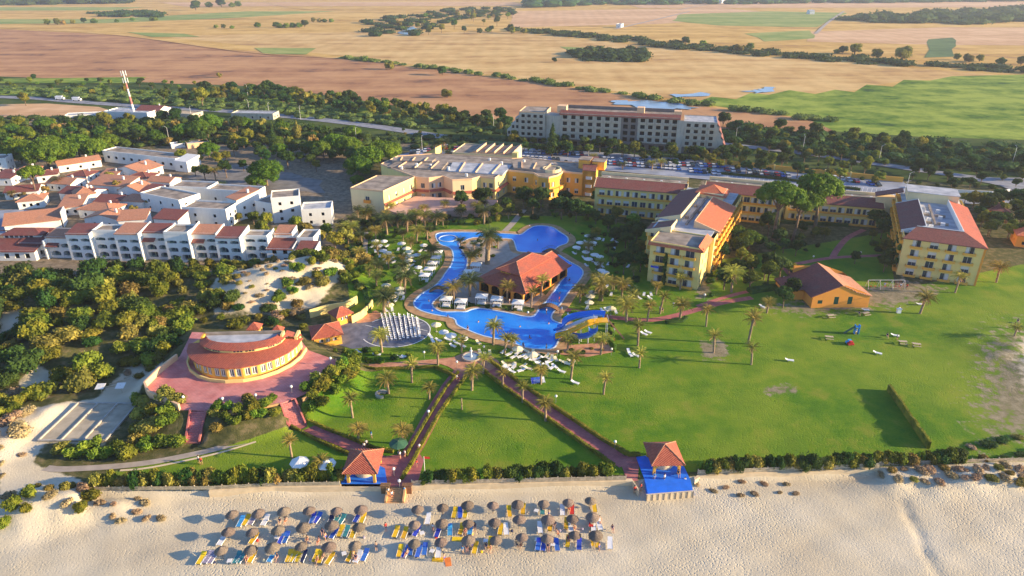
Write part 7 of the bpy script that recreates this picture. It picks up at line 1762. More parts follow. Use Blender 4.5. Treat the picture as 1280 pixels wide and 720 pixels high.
# ------------------------------------------------------------------ people
def skin_mesh(nodes, edges, sub=2):
    me = bpy.data.meshes.new('body'); me.from_pydata([n[:3] for n in nodes], edges, []); ob = bpy.data.objects.new('tmp', me); COL.objects.link(ob)
    md = ob.modifiers.new('s', 'SKIN'); ms = ob.modifiers.new('u', 'SUBSURF'); ms.levels = sub; ms.render_levels = sub
    lay = me.skin_vertices[0].data
    for i, n in enumerate(nodes):
        r = n[3] if isinstance(n[3], tuple) else (n[3], n[3]); lay[i].radius = r; lay[i].use_root = (i == 0)
    bpy.context.view_layer.update(); dg = bpy.context.evaluated_depsgraph_get()
    m2 = bpy.data.meshes.new_from_object(ob.evaluated_get(dg)); bpy.data.objects.remove(ob)
    m2.polygons.foreach_set('use_smooth', [True]*len(m2.polygons)); return m2
def person(pose, top, bottom, hair='hair'):
    """adult figure; pose gives the joints"""
    J = dict(stand=dict(pel=(0,0,.92), chest=(0,.01,1.28), neck=(0,0,1.46), head=(0,-.02,1.62), kn=[(-.11,-.02,.50),(.12,.06,.50)], an=[(-.12,.03,.08),(.14,.16,.10)], el=[(-.27,.02,1.14),(.27,.0,1.14)], ha=[(-.27,-.10,.90),(.28,-.12,.92)]),
             sit=dict(pel=(0,0,.46), chest=(0,.06,.84), neck=(0,.03,1.02), head=(0,-.02,1.18), kn=[(-.13,-.42,.58),(.13,-.44,.55)], an=[(-.13,-.62,.16),(.14,-.68,.16)], el=[(-.27,-.04,.72),(.27,-.06,.72)], ha=[(-.18,-.3,.62),(.2,-.3,.6)]),
             lie=dict(pel=(0,-.1,.46), chest=(0,.28,.54), neck=(0,.46,.64), head=(0,.60,.72), kn=[(-.1,-.52,.52),(.1,-.5,.47)], an=[(-.1,-.9,.44),(.11,-.92,.44)], el=[(-.28,.14,.48),(.28,.16,.48)], ha=[(-.22,-.08,.5),(.25,-.1,.48)]))[pose]
    nodes = [(*J['pel'], (.135,.10)), (*J['chest'], (.155,.10)), (*J['neck'], .055), (*J['head'], (.085,.10))]; edges = [(0,1),(1,2),(2,3)]
    h = J['head']; n_ = J['neck']; d = Vector(h)-Vector(n_); tp = Vector(h)+d.normalized()*.10; nodes.append((*tp, .06)); edges.append((3,4))
    for sd_ in (0, 1):
        sg = -1 if sd_ == 0 else 1; p = J['pel']; c = J['chest']
        hip = (p[0]+sg*.09, p[1], p[2]-.03); b = len(nodes); kn, an = J['kn'][sd_], J['an'][sd_]
        toe = (an[0], an[1]-.16, max(.03, an[2]-.05)) if pose != 'lie' else (an[0], an[1]-.06, an[2]+.16)
        nodes += [(*hip,.085), (*kn,.058), (*an,.036), (*toe,.03)]; edges += [(0,b),(b,b+1),(b+1,b+2),(b+2,b+3)]
        b = len(nodes); shv = Vector(c).lerp(Vector(J['neck']), .55); sh = (shv.x+sg*.18, shv.y, shv.z); el, ha = J['el'][sd_], J['ha'][sd_]; hv = Vector(ha) + (Vector(ha)-Vector(el)).normalized()*.10
        nodes += [(*sh,.05), (*el,.038), (*ha,.028), (*hv,.03)]; edges += [(1,b),(b,b+1),(b+1,b+2),(b+2,b+3)]
    me = skin_mesh(nodes, edges); me.materials.append(M['skin'])
    root = link('person', me); PROTOS.append(root)
    # clothing grown a little outside the body: shorts and, where worn, a shirt
    def shell(name, idx, ed, m, grow):
        nn = [(*nodes[i][:3], tuple(r*1+grow for r in (nodes[i][3] if isinstance(nodes[i][3], tuple) else (nodes[i][3],)*2))) for i in idx]; o = link(name, skin_mesh(nn, ed, 1), root); o.data.materials.append(M[m])
    hips = [0, 5, 13]; k1 = len(nodes)
    def mid(i, j, t): return (*Vector(nodes[i][:3]).lerp(Vector(nodes[j][:3]), t), nodes[i][3] if not isinstance(nodes[i][3], tuple) else nodes[i][3][0])
    nodes.append(mid(5,6,.45)); nodes.append(mid(13,14,.45))
    shell('shorts', [0,5,k1,13,k1+1], [(0,1),(1,2),(0,3),(3,4)], bottom, .02)
    if top:
        k2 = len(nodes); nodes.append(mid(1,2,.5)); nodes.append(mid(9,10,.5)); nodes.append(mid(17,18,.5)); shell('shirt', [0,1,9,k2+1,17,k2+2,k2], [(0,1),(1,2),(2,3),(1,4),(4,5),(1,6)], top, .018)
    mb = MB(); mb.lathe([(.001,.10),(.07,.08),(.108,.02),(.108,-.04),(.09,-.07)], 12); o = mb.build('hair', M[hair], root, True); o.location = Vector(h)+Vector((0,.02,.06)); 
    return root
PE = dict(a=person('stand', None, 'blue'), b=person('stand', 'plastic', 'navy'), c=person('stand', 'red', 'navy'), d=person('sit', None, 'red'), e=person('sit', 'navy', 'purple'), f=person('lie', None, 'orangef'), g=person('stand', 'lblue', 'plastic'), h=person('lie', None, 'navy'))
PD = dict(a='person in blue shorts', b='person in a white shirt', c='person in a red shirt', d='person sitting in red swimwear', e='person sitting in dark clothes', f='person lying in orange swimwear', g='person in a light blue shirt', h='person lying in dark swimwear')
def people(L, zone, z=0, rnd=True):
    for x, y, k in L:
        p = P(x, y, z + (.9 if k in 'abcg' else .4)); zz_ = H(p.x, p.y) if z <= 0 else z
        o = place(PE[k], (p.x, p.y, zz_ - (.25 if k in 'de' and z >= 0 and False else 0)), rr.uniform(0, 6.28) if k in 'abcg' else rr.uniform(-.3,.3), rr.uniform(.95,1.05)); reg(o, PD[k], 'person', 'people at the resort', zone)
people([(308.5,698,'d'),(346.5,696,'e'),(384,674,'d'),(397.5,676.5,'f'),(403,665,'e'),(406.5,670,'a'),(350,652,'e'),(357,651,'f'),(396.5,699,'d'),(404,694,'h'),(445,697,'e'),(441,693,'h'),(508,691,'f'),(541,659,'b'),(482,658,'c'),(470,683,'h'),(555,696,'a'),(581.5,664,'d'),(593.5,658,'e'),(578,686,'g'),(583,684,'e'),(590,680,'a'),(608,683,'e'),(613,685,'d'),(646,680,'h'),(651,681,'d'),(693,656,'e'),(697,667,'f'),(690,676,'d'),(711,671,'c'),(710,674,'e'),(686,641,'a'),(750,650,'f'),(711,636,'d'),(765.5,660,'e'),(749,682,'a'),(685,683,'e'),(718,660,'d')], 'among the beach umbrellas', BZ)
people([(485,607,'b'),(489,611,'b'),(500,568,'b'),(506,567,'b'),(505,606,'g')], 'on the brick plaza by the steps')
people([(458,554,'b'),(455,557,'b'),(464,543,'g'),(524,558,'b'),(521,579,'c'),(573,474,'c'),(571,472,'b')], 'on the paths across the lawn')
people([(248,574,'b'),(251,576,'c')], 'walking on the lower left lawn')
people([(802,602,'c'),(794,605,'c'),(818,594,'g'),(831,594,'b'),(848,592,'e'),(857,594,'b')], 'on the blue platform')
people([(584.7,411,'e'),(683,389,'b'),(700,391,'d'),(702,386,'g'),(699,374,'c'),(637,376,'b'),(654,432,'e'),(683,434,'b'),(662,283,'b'),(712,293,'e'),(825,386,'b'),(828,388,'e')], 'at the pool')
for x, y, k in [(540,388,'a'),(560,396,'e'),(598,402,'a'),(650,408,'a'),(662,422,'e'),(686,404,'a'),(700,366,'a'),(712,350,'e'),(672,300,'a'),(566,322,'a'),(536,376,'a'),(626,410,'h')]:
    p = P(x, y, .2); o = place(PE[k], (p.x, p.y, -1.15 if k == 'a' else -.42), rr.uniform(0,6.28)); reg(o, 'bather showing above the blue water', 'person', 'bathers in the pool', 'in the pool')
people([(1134,358,'c'),(1126,357,'b'),(1106,356,'g'),(1070,414,'g'),(1109,420,'e'),(1122,421,'b'),(1268,408,'c'),(1272,402,'e'),(1074,392,'e'),(1124,386,'b')], 'near the orange house')

# ------------------------------------------------------------------ pool furniture
def parasol(m, name='parasol'):
    root = empty(name); PROTOS.append(root); mb = MB(); n = 8
    mb.lathe([(.01,2.75),(1.45,2.2),(1.45,2.05),(1.40,2.05),(1.38,2.17),(.01,2.68)], 8); mb.build('canopy', M[m], root); mb = MB(); mb.tube((0,0,0),(0,0,2.8),.035,.03,6); mb.build('pole', M['woodl'], root); mb = MB(); mb.lathe([(.3,0),(.28,.12),(.05,.14)], 10); mb.build('base', M['conc'], root); return root
PA, PB2 = parasol('canvas'), parasol('canvasc')
def para(L, zone, ox, oy, sc, pr, d='white parasol'):
    for x, y in L:
        q = P(ox + x/sc, oy + y/sc, 2.4); o = place(pr, (q.x, q.y, .02), rr.uniform(0,1), rr.uniform(.88,1.0)*.95); reg(o, d, 'parasol', 'parasols round the pool', zone)
para([(195,117),(213,140),(235,165),(238,118),(258,180),(272,198),(327,132),(405,185),(438,138),(410,247)], 'on the shaded lawn left of the pool', 420, 270, 4, PA)
para([(352,155),(367,170),(373,192),(362,215),(350,235),(340,258),(325,272),(250,340),(318,355),(280,392),(265,435),(320,378),(500,535)], 'on the left pool lawn', 420, 270, 4, PB2, 'cream parasol')
para([(538,570),(575,590),(635,602)], 'between the slate plaza and the pool', 420, 270, 4, PA)
para([(541,92),(586,107),(502,128),(565,127),(483,150),(545,147),(530,172),(574,188),(543,210),(600,225),(608,262),(625,275),(590,300),(600,195)], 'on the shaded lawn right of the pool', 600, 270, 4, PA)
para([(565,372),(552,392),(547,423),(655,455),(520,488)], 'above the water slides', 600, 270, 4, PB2, 'cream parasol')
para([(188,655),(262,685)], 'below the big pool', 600, 270, 4, PB2, 'cream parasol')
WB = lounger('plastic', 'sunbed', .35); WB2 = lounger('canvasc', 'sunbed', .4); BB = lounger('blue', 'sunbed', .35)
def beds(L, zone, pr, d, rot=None):
    for q in L:
        x, y = q[:2]; p = P(x, y, .3); o = place(pr, (p.x, p.y, .02), (q[2] if len(q) > 2 else rr.uniform(-.6,.6)) if rot is None else rot + rr.uniform(-.15,.15), .95); reg(o, d, 'sunbed', 'sunbeds round the pool', zone)
b1 = []; 
for (x, y) in [(195,117),(213,140),(235,165),(238,118),(258,180),(272,198),(327,132),(352,155),(367,170),(373,192),(362,215),(350,235),(340,258),(325,272),(438,138),(410,247),(250,340),(318,355),(280,392),(265,435),(320,378)]:
    X, Y = 420+x/4, 270+y/4; b1 += [(X-4, Y+9), (X+4, Y+8)]
beds(b1, 'on the lawn left of the pool', WB, 'white plastic sunbed')
b2 = []
for (x, y) in [(541,92),(586,107),(502,128),(565,127),(483,150),(545,147),(530,172),(574,188),(543,210),(600,225),(608,262),(625,275),(590,300),(565,372),(552,392),(547,423)]:
    X, Y = 600+x/4, 270+y/4; b2 += [(X-3, Y+9)]
beds(b2, 'on the lawn right of the pool', WB, 'white plastic sunbed')
beds([(753,388),(758,387),(770,390),(788,370),(785,356),(799,372),(805,368),(814,368),(764,368),(758,358),(753,333),(760,330),(785,333),(770,302),(765,300),(745,330),(812,372),(754,300),(768,311)], 'scattered on the shaded sunbed lawn', WB, 'pale sunbed')
b3 = []
rb = random.Random(77)
for i in range(34): b3.append((628 + (i*37 % 66) + rb.uniform(-2,2), 440 + (i*13 % 24) + rb.uniform(-2,2) - (0), rb.uniform(-1.2,1.2)))
beds(b3[:24], 'below the big pool', WB, 'white plastic sunbed'); beds(b3[24:], 'below the big pool', WB2, 'cream sunbed')
beds([(704,452,1.2),(708,454,1.1),(714,451,1.2),(689,447),(695,449)], 'beside the slide court', WB2, 'cream sunbed')
for i in range(6): beds([(666+i*2.6, 476.5-i*.3, .1)], 'beside the diagonal path', BB if i < 4 else WB, 'blue folding seat' if i < 4 else 'white folding seat')
beds([(471,443,1.5),(500,446,1.4),(507,445.5,1.5),(448,440,.8)], 'on the grass below the slate plaza', WB, 'white sunbed')
beds([(719,478,1.),(702,464,1.),(805,417,.8),(810,415,.9),(987,450,1.3),(1097,441,1.),(788,443,.3),(795,444,.8),(786,439,.1),(953,383,.6),(1119,419,1.2),(1150,380,1.5),(1082,387,1.5)], 'left alone on the great lawn', WB, 'white sunbed')
beds([(538,420,.5),(548,425,.9),(560,424,1.),(570,428,.8),(578,432,.9),(566,432,.9),(541,426,.4)], 'between the slate plaza and the pool', WB, 'white sunbed')
beds([(598,428),(600,440),(606,444),(612,441)], 'just right of the fountain', WB2, 'cream sunbed')
# cabanas
def cabana():
    root = empty('cabana'); PROTOS.append(root)
    for x in (-1.5,1.42):
        for y in (-1.4,1.32): mb = MB(); mb.box(x,y,0,x+.08,y+.08,2.2); mb.build('post', M['plastic'], root)
    mb = MB(); mb.box(-1.65,-1.55,2.203,1.65,1.55,2.32); mb.add([(-1.65,-1.55,2.323),(1.65,-1.55,2.323),(1.65,1.55,2.323),(-1.65,1.55,2.323),(0,0,2.75)], [(0,1,4),(1,2,4),(2,3,4),(3,0,4)]); mb.build('canopy', M['canvas'], root)
    for x in (-1.5,-.75,.1,.9,1.5): mb = MB(); mb.box(x-.12,1.26,.2,x+.12,1.3,2.2); mb.build('curtain', M['canvas'], root)
    mb = MB(); mb.box(-1.1,-1.1,.1,1.1,1.1,.5); mb.build('daybed', M['plastic'], root); return root
CB = cabana()
for i, (x, y) in enumerate([(547,313),(545,320),(540,327),(536,334.5),(530.5,342),(595,330),(586,339),(557.5,372.5),(576,375.5),(602,369.5),(621,372.5),(647.5,377)]):
    z = .14 if i > 4 else .02; p = P(x, y, 2.3); o = place(CB, (p.x, p.y, z), R(-8), .85 if i < 5 else .92); reg(o, 'white canopied cabana', 'cabana', 'white cabanas by the pool', 'on the left bank of the pool' if i < 5 else 'on the pool island')
# plaza chairs
def chair():
    mb = MB(); mb.box(-.24,-.24,.42,.24,.24,.46); mb.box(-.24,.2,.463,.24,.24,.9)
    for x in (-.23,.19):
        for y in (-.23,.19): mb.box(x,y,0,x+.04,y+.04,.417)
    return mb.build('plastic_chair', M['plastic'])
CH = chair(); PROTOS.append(CH)
cols = [((477.5,394),(485,425)),((482.5,394),(490,425)),((487.5,393.5),(495,424.5)),((493,393.5),(500.5,424.5)),((499.5,394.5),(504.5,423)),((506,396),(510,423.5)),((510.5,394),(516,422.5)),((516,396),(520.5,422)),((521.5,398.5),(525,421.5))]
for ci, (a, b) in enumerate(cols):
    for k in range(13):
        t = k/12; p = P(a[0]+(b[0]-a[0])*t, a[1]+(b[1]-a[1])*t, .1); o = place(CH, (p.x + rr.uniform(-.06,.06), p.y, .065), PI/2 + rr.uniform(-.15,.15), (1.1,1.1,.85)); reg(o, 'white plastic chair', 'chair', 'white chairs on the slate plaza', f'in the {ordinal(ci+1)} column of chairs')
# fountain
p = P(589,447,.06); root = empty('fountain', p); mb = MB(); mb.lathe([(2.1,0),(2.1,.4),(1.8,.4),(1.8,.05)], 28); mb.build('basin', M['pave'], root); mb = MB(); mb.lathe([(0,.25),(1.8,.25)], 28); mb.build('water', M['pond'], root); mb = MB(); mb.lathe([(.28,0),(.28,.5),(.16,.6),(.2,1.6),(.32,1.7),(.32,1.9),(.1,2.0),(.12,2.6),(0,2.7)], 14); mb.build('column', M['white'], root); reg(root, 'small round fountain with a white column where the paths meet', 'fountain')
# globe lamps
def globe():
    root = empty('globe_lamp'); PROTOS.append(root); mb = MB(); mb.tube((0,0,0),(0,0,1.3),.04,.04,6); mb.build('post', M['rail'], root); mb = MB(); mb.lathe([(.02,1.3),(.2,1.38),(.27,1.56),(.2,1.75),(.0,1.83)], 12); mb.build('globe', M['lamp'], root, True); return root
GL = globe()
for x, y, z in [(571,453,0),(535.5,515,0),(492,587,0),(499,602,0),(695,496,0),(769,553,0),(229,497,3),(278,499,3),(319.5,494.5,3),(364,484,3),(399.5,468.5,3),(413,448.5,3),(768,412,0),(764.5,437,0),(1017,321,0),(1076,316,0),(842,380,0),(710,393,0),(697,440,0),(530,441,0),(980,347,0),(881,369,0),(441,292,0),(605,434,0),(660,391,.15)]:
    q = P(x, y, z+1.5); o = place(GL, (q.x, q.y, z+.03), 0, 1.05); reg(o, 'white globe lamp on a short post', 'lamp', 'globe lamps in the grounds', 'on the red terrace' if z == 3 else 'in the gardens')
# flagpole, big shade umbrellas on the lower lawn, picnic items
q = P(531,590,0); root = empty('flagpole', q); mb = MB(); mb.tube((0,0,0),(0,0,3.4),.07,.05,8); mb.build('pole', M['paint'], root); mb = MB(); mb.quad((.05,0,2.9),(1.0,.1,2.75),(1.0,.1,3.2),(.05,0,3.35)); mb.quad((.05,.02,3.35),(1.0,.12,3.2),(1.0,.12,2.75),(.05,.02,2.9)); mb.build('flag', M['red'], root); reg(root, 'white pole with a small red flag beside the brick plaza', 'flagpole')
for x, y in [(374.5,579),(408,581)]:
    q = P(x, y, 2.3); o = place(PA, (q.x, q.y, .02), .3, 1.15); reg(o, 'large white parasol', 'parasol', None, 'on the lower left lawn above the fence')
def swing_ring():
    q = P(477,494,0); root = empty('round_bench', q); mb = MB(); mb.lathe([(1.3,0),(1.3,.55),(1.0,.55),(1.0,0)], 20, (0,0,0), 0, .3, 5.2); mb.build('backrest', M['conc'], root); mb = MB(); mb.lathe([(1.0,.3),(.6,.3),(.6,0)], 20, (0,0,0), 0, .3, 5.2); mb.build('seat', M['woodl'], root); reg(root, 'low circular stone bench on the lawn left of the central path', 'bench')
swing_ring()
q = P(499,566,0); o = parasol('green_sh'); o.location = (q.x, q.y, .05); FIRST[o.name] = True; o.scale = (1.2,1.2,.95); reg(o, 'dark green parasol at the head of the brick plaza', 'parasol')

# ------------------------------------------------------------------ water slides
def channel(path, r, m, root, name, n=10):
    mb = MB(); V_ = []
    for i, p in enumerate(path):
        a, b = Vector(path[max(i-1,0)]), Vector(path[min(i+1,len(path)-1)]); d = b-a; d.z = 0; d.normalize(); s_ = Vector((-d.y, d.x, 0)); p = Vector(p)
        ring_ = []
        for rr_, rev in ((r, 0), (r+.08, 1)):
            for k in (range(n+1) if not rev else range(n, -1, -1)):
                t = PI + PI*k/n; ring_.append(p + s_*rr_*math.cos(t) + Z3*(rr_*math.sin(t)*.85 + r*.85))
        V_.append(ring_)
    k = len(V_[0])
    for i in range(len(V_)-1):
        for j in range(k): j2 = (j+1) % k; mb.quad(V_[i][j], V_[i][j2], V_[i+1][j2], V_[i+1][j])
    return mb.build(name, m, root, smooth=False)
def slides():
    base = P(752,424,0); root = empty('water_slide', base)
    def L_(px, py, z): q = P(px, py, z) - base; return (q.x, q.y, z)
    tw = [L_(746,402,5.0), L_(757,402,5.0), L_(757,399,5.0), L_(746,399,5.0)]
    mb = MB(); mb.box(-1.6,-1.2,4.7,1.6,1.2,4.85); o = mb.build('platform', M['slidey'], root); c = Vector(L_(751,402,4.7)); o.location = (c.x, c.y, .3)
    for x in (-1.5,1.4):
        for y in (-1.1,1.0): mb = MB(); mb.box(c.x+x,c.y+y,0,c.x+x+.12,c.y+y+.12,5.0); mb.build('leg', M['plastic'], root)
    mb = MB()
    for x in (-1.6,1.55): mb.box(c.x+x,c.y-1.2,5.95,c.x+x+.05,c.y+1.2,6.0); mb.box(c.x+x,c.y-1.2,5.16,c.x+x+.05,c.y-1.15,5.95); mb.box(c.x+x,c.y+1.15,5.16,c.x+x+.05,c.y+1.2,5.95)
    mb.build('guard_rail', M['plastic'], root)
    mb = MB()
    for i in range(16): z = 5.1 - i*.32; mb.box(c.x+1.6+i*.26, c.y-.6, z-.06, c.x+1.9+i*.26, c.y+.6, z)
    mb.box(c.x+1.6,c.y-.7,4.5,c.x+1.8,c.y+.7,4.7); mb.build('steps', M['wood'], root)
    y1 = smooth_line([L_(748,405,4.9), L_(741,405,4.9), L_(734,407,4.6), L_(726,411,3.6), L_(714,416,2.2), L_(704,420,1.1), L_(694,423,.45)], 5)
    channel(y1, .95, M['slidey'], root, 'yellow_chute')
    y2 = [(a_, b_+1.9, z_) for a_, b_, z_ in smooth_line([L_(748,404,5.0), L_(738,404,4.8), L_(728,408,3.7), L_(716,413,2.4), L_(706,417,1.2), L_(696,420,.45)], 5)]; channel(y2, .8, M['plastic'], root, 'white_chute')
    b1_ = smooth_line([L_(755,396,5.0), L_(746,395,4.9), L_(732,396,4.5), L_(719,398,3.9), L_(709,402,3.1), L_(704,407,2.1), L_(701,411,1.2), L_(694,413,.4)], 5); channel(b1_, 1.15, M['slideb'], root, 'blue_chute')
    b2_ = smooth_line([L_(741,411,3.6), L_(741,417,3.0), L_(736,421,2.3), L_(727,423,1.7), L_(716,422,1.2), L_(706,420,.6), L_(698,421,.35)], 5); channel(b2_, 1.0, M['slideb'], root, 'blue_chute')
    for x, y, z in [(727,411,3.4),(714,415,2.),(736,409,4.3),(726,401,4.),(712,405,3.),(735,420,1.9),(724,423,1.3)]:
        q = L_(x, y, z); mb = MB(); mb.tube((q[0],q[1],0),(q[0],q[1],z-.02),.09,.09,8); mb.build('support_post', M['plastic'], root)
    reg(root, 'looping blue and yellow water slides with a tower at the right end of the pool', 'water slide')
slides()
# footbridges over the pool
def bridge(a, b, w, desc, h=1.0):
    A, B = P(*a, .2), P(*b, .2); d = B-A; root = empty('footbridge', A, math.atan2(d.y, d.x)); L = d.length; n = 10; mb = MB(); rl = MB()
    for i in range(n):
        x0, x1 = L*i/n, L*(i+1)/n; z0, z1 = h*math.sin(PI*i/n), h*math.sin(PI*(i+1)/n); mb.add([(x0,-w/2,z0),(x1,-w/2,z1),(x1,w/2,z1),(x0,w/2,z0),(x0,-w/2,z0-.2),(x1,-w/2,z1-.2),(x1,w/2,z1-.2),(x0,w/2,z0-.2)], [(0,1,2,3),(7,6,5,4),(4,5,1,0),(2,6,7,3)])
        for y in (-w/2, w/2): rl.tube((x0,y,z0+.95),(x1,y,z1+.95),.04,.04,5); rl.tube((x0,y,z0),(x0,y,z0+.95),.03,.03,5)
    mb.build('deck', M['wood'], root); rl.build('railing', M['green_sh'], root); reg(root, desc, 'bridge')
bridge((674,384),(698,386),2.2,'dark arched footbridge from the pool island towards the slides'); bridge((680,313),(697,318),2.2,'dark arched footbridge beside the upper pool lobe'); bridge((537,363),(560,363),2.0,'dark arched footbridge over the left pool channel')

# ------------------------------------------------------------------ playground and lawn toys
def playground():
    q = P(1106,360,0); root = empty('swing_set', q); mb = MB()
    for x in (-5,-1.7,1.7,5): mb.tube((x-.0,-1,0),(x,0,2.4),.06,.06,6); mb.tube((x,1,0),(x,0,2.4),.06,.06,6)
    mb.tube((-5,0,2.4),(5,0,2.4),.06,.06,6); mb.build('frame', M['paint'], root)
    for x in (-3.9,-2.8,0,2.8,3.9): mb = MB(); mb.box(x-.25,-.15,.5,x+.25,.15,.56); mb.tube((x-.22,0,.5),(x-.22,0,2.4),.02,.02,4); mb.tube((x+.22,0,.5),(x+.22,0,2.4),.02,.02,4); mb.build('swing', M['red'], root)
    reg(root, 'white-framed swing set on bare earth before the right block', 'swing set')
    q = P(1066,417,0); root = empty('playground_slide', q); m2 = MB(); m2.add([(-2.2,-.3,.2),(-2.2,.3,.2),(.2,.3,2.0),(.2,-.3,2.0),(-2.2,-.3,.1),(-2.2,.3,.1),(.2,.3,1.9),(.2,-.3,1.9)], [(0,3,2,1),(4,5,6,7),(0,4,7,3),(1,2,6,5)]); m2.build('chute', M['green_sh'], root)
    m2 = MB(); m2.box(.2,-.4,0,.3,.4,2.4); m2.box(1.2,-.4,0,1.3,.4,2.4); m2.box(.3,-.4,1.85,1.2,.4,1.95); m2.build('tower', M['lblue'], root); reg(root, 'small green and blue playground slide on the lawn', 'slide')
    for x, y, m, d in [(1061,429,'lblue','small blue and red toy car group on the lawn'),(1063,431,'red','small red toy block beside the blue toy')]:
        q = P(x, y, 0); mb = MB(); mb.box(-.7,-.4,.1,.7,.4,.5); mb.box(-.3,-.35,.503,.4,.35,.95); mb.lathe([(.16,-.05),(.16,.05)], 8, (-.5,-.4,.15)); o = mb.build('toy_car', M[m]); o.location = q; reg(o, d, 'toy')
    for x, y, z in [(1038,397,0),(1082,394,0),(1128,430,0),(1036,424,0),(1145,433,0)]:
        q = P(x, y, 0); root = empty('picnic_table', q, rr.uniform(-.4,.4)); mb = MB(); mb.box(-.9,-.4,.7,.9,.4,.76); mb.build('table_top', M['woodl'], root)
        for sg in (-1, 1): mb = MB(); mb.box(-.9,sg*.75-.14,.4,.9,sg*.75+.14,.45); mb.build('bench', M['woodl'], root)
        for x_ in (-.7,.62): mb = MB(); mb.box(x_,-.8,.3,x_+.08,.8,.38); mb.box(x_,-.05,0,x_+.08,.05,.697); mb.build('leg', M['wood'], root)
        reg(root, 'wooden picnic table', 'table', 'picnic tables on the lawn', 'on the lawn near the orange house')
    q = P(1123,391,0); mb = MB(); mb.box(-.5,-.3,0,.5,.3,1.1); mb.box(-.6,-.4,1.103,.6,.4,1.2); o = mb.build('white_cabinet', M['plastic']); o.location = q; reg(o, 'white cabinet standing on the lawn by the palm', 'cabinet')
playground()

# ------------------------------------------------------------------ cars and street lamps
def car(m):
    root = empty('parked_car'); PROTOS.append(root); mb = MB(); prof = [(-2.1,.35),(-2.1,.78),(-1.9,.86),(-1.0,.93),(1.5,.97),(2.05,.9),(2.12,.55),(2.1,.35)]
    def ext(mb, prof, w0, w1, m=0):
        n = len(prof); a = [(x, -w0, z) for x, z in prof]; b = [(x, w0, z) for x, z in prof]; mb.add(a + b, [tuple(range(n)), tuple(range(2*n-1, n-1, -1))] + [(i, i+n, (i+1) % n + n, (i+1) % n) for i in range(n)], m)
    ext(mb, prof, .86, .86); mb.box(-.65,-.66,1.38,1.0,.66,1.46); mb.build('body', m, root)
    mb = MB(); lo = [(-1.1,-.8,.93),(1.6,-.8,.96),(1.6,.8,.96),(-1.1,.8,.93)]; hi = [(-.6,-.64,1.38),(1.05,-.64,1.38),(1.05,.64,1.38),(-.6,.64,1.38)]; mb.add(lo+hi, [(0,1,5,4),(1,2,6,5),(2,3,7,6),(3,0,4,7)]); mb.build('windows', M['glass'], root)
    for x in (-1.3,1.3):
        for y in (-.88,.68): mb = MB(); mb.tube((x,y,.33),(x,y+.2,.33),.33,.33,12); mb.build('wheel', M['rubber'], root)
    return root
paintm = lambda n, c: mat(n, c, v=.03, rough=.25, spec=.6)
CARS = [(car(paintm('white_car_paint', (.75,.76,.78))), 'white'), (car(paintm('silver_car_paint', (.42,.46,.52))), 'silver'), (car(paintm('blue_car_paint', (.03,.12,.45))), 'blue'), (car(paintm('dark_car_paint', (.04,.045,.05))), 'dark'), (car(paintm('red_car_paint', (.4,.03,.03))), 'red')]
def cars(a, b, n, zone, rot=PI/2, skip=.12):
    for i in range(n):
        if rr.random() < skip: continue
        t = (i+.5)/n; p = P(a[0]+(b[0]-a[0])*t, a[1]+(b[1]-a[1])*t, .35); c, d = CARS[rr.choice([0,0,0,0,1,1,2,2,3,3,4])]
        o = place(c, (p.x, p.y, .345), rot + rr.choice([0, PI]) + rr.uniform(-.05,.05)); reg(o, d + ' parked car', 'car', 'cars in the hotel car park', zone)
cars((512,192),(560,186),11,'at the left end of the car park'); cars((562,186.5),(648,189),17,'in the far row behind the hotel hall'); cars((575,197),(650,199),15,'in the near row behind the hotel hall')
cars((655,191),(735,194),15,'before the abandoned hotel'); cars((652,198),(700,201),9,'behind the yellow stair heads'); cars((742,199),(815,204),14,'in the middle rows of the car park'); cars((835,206),(905,209),13,'left of the ochre boundary wall'); cars((905,213),(1015,224),16,'along the bay lines of the right car park'); cars((860,214),(900,218),7,'behind the courtyard wing'); cars((520,196),(566,194),9,'at the bottom left corner of the car park'); cars((705,204),(738,207),7,'behind the orange tower'); cars((750,204),(850,212),20,'in the near row behind the yellow wing'); cars((1020,220),(1110,234),10,'at the right end of the car park', skip=.3)
for x, y, d in [(75,124.5,'white van on the far left road'),(96,126,'white truck on the far left road')]:
    q = P(x, y, .3); root = empty('van', q); mb = MB(); mb.box(-2.4,-1,.4,2.0,1,2.4); mb.box(2.003,-.95,.4,3.0,.95,1.5); mb.build('body', M['plastic'], root); mb = MB(); mb.box(2.003,-.8,1.503,2.4,.8,2.1); mb.build('windscreen', M['glass'], root)
    for x_ in (-1.5,2.0): mb = MB(); mb.tube((x_,-1.02,.4),(x_,1.02,.4),.4,.4,10); mb.build('wheels', M['rubber'], root)
    reg(root, d, 'van')
def slamp():
    root = empty('street_lamp'); PROTOS.append(root); mb = MB(); mb.tube((0,0,0),(0,0,7.6),.10,.06,8); mb.build('pole', M['paint'], root); mb = MB(); mb.tube((0,0,7.5),(1.1,0,8.1),.05,.04,6); mb.build('arm', M['paint'], root); mb = MB(); mb.box(.9,-.16,8.0,1.7,.16,8.16); mb.build('lamp_head', M['rail'], root); return root
SLm = slamp()
for x, y in [(212,178),(288,166),(446,180),(528,191),(617,163),(337,146),(312,141),(376,150),(919,179),(1003,190),(1098,203),(1132,240),(1127,252),(310,120),(735,210),(1265,205),(240,150)]:
    q = P(x, y, 0); o = place(SLm, q, rr.choice([0,PI,1.5])); reg(o, 'tall street lamp', 'street lamp', 'street lamps along the roads', 'beyond the buildings')

# round paddling rim in the upper-left lobe of the pool
q = P(560,298,.1); mb = MB(); mb.lathe([(3.1,.02),(3.1,.16),(2.8,.16),(2.8,.02)], 36); o = mb.build('paddling_rim', M['coping']); o.location = (q.x, q.y, .04); reg(o, 'round rim of the paddling basin in the upper left pool lobe', 'pool rim')
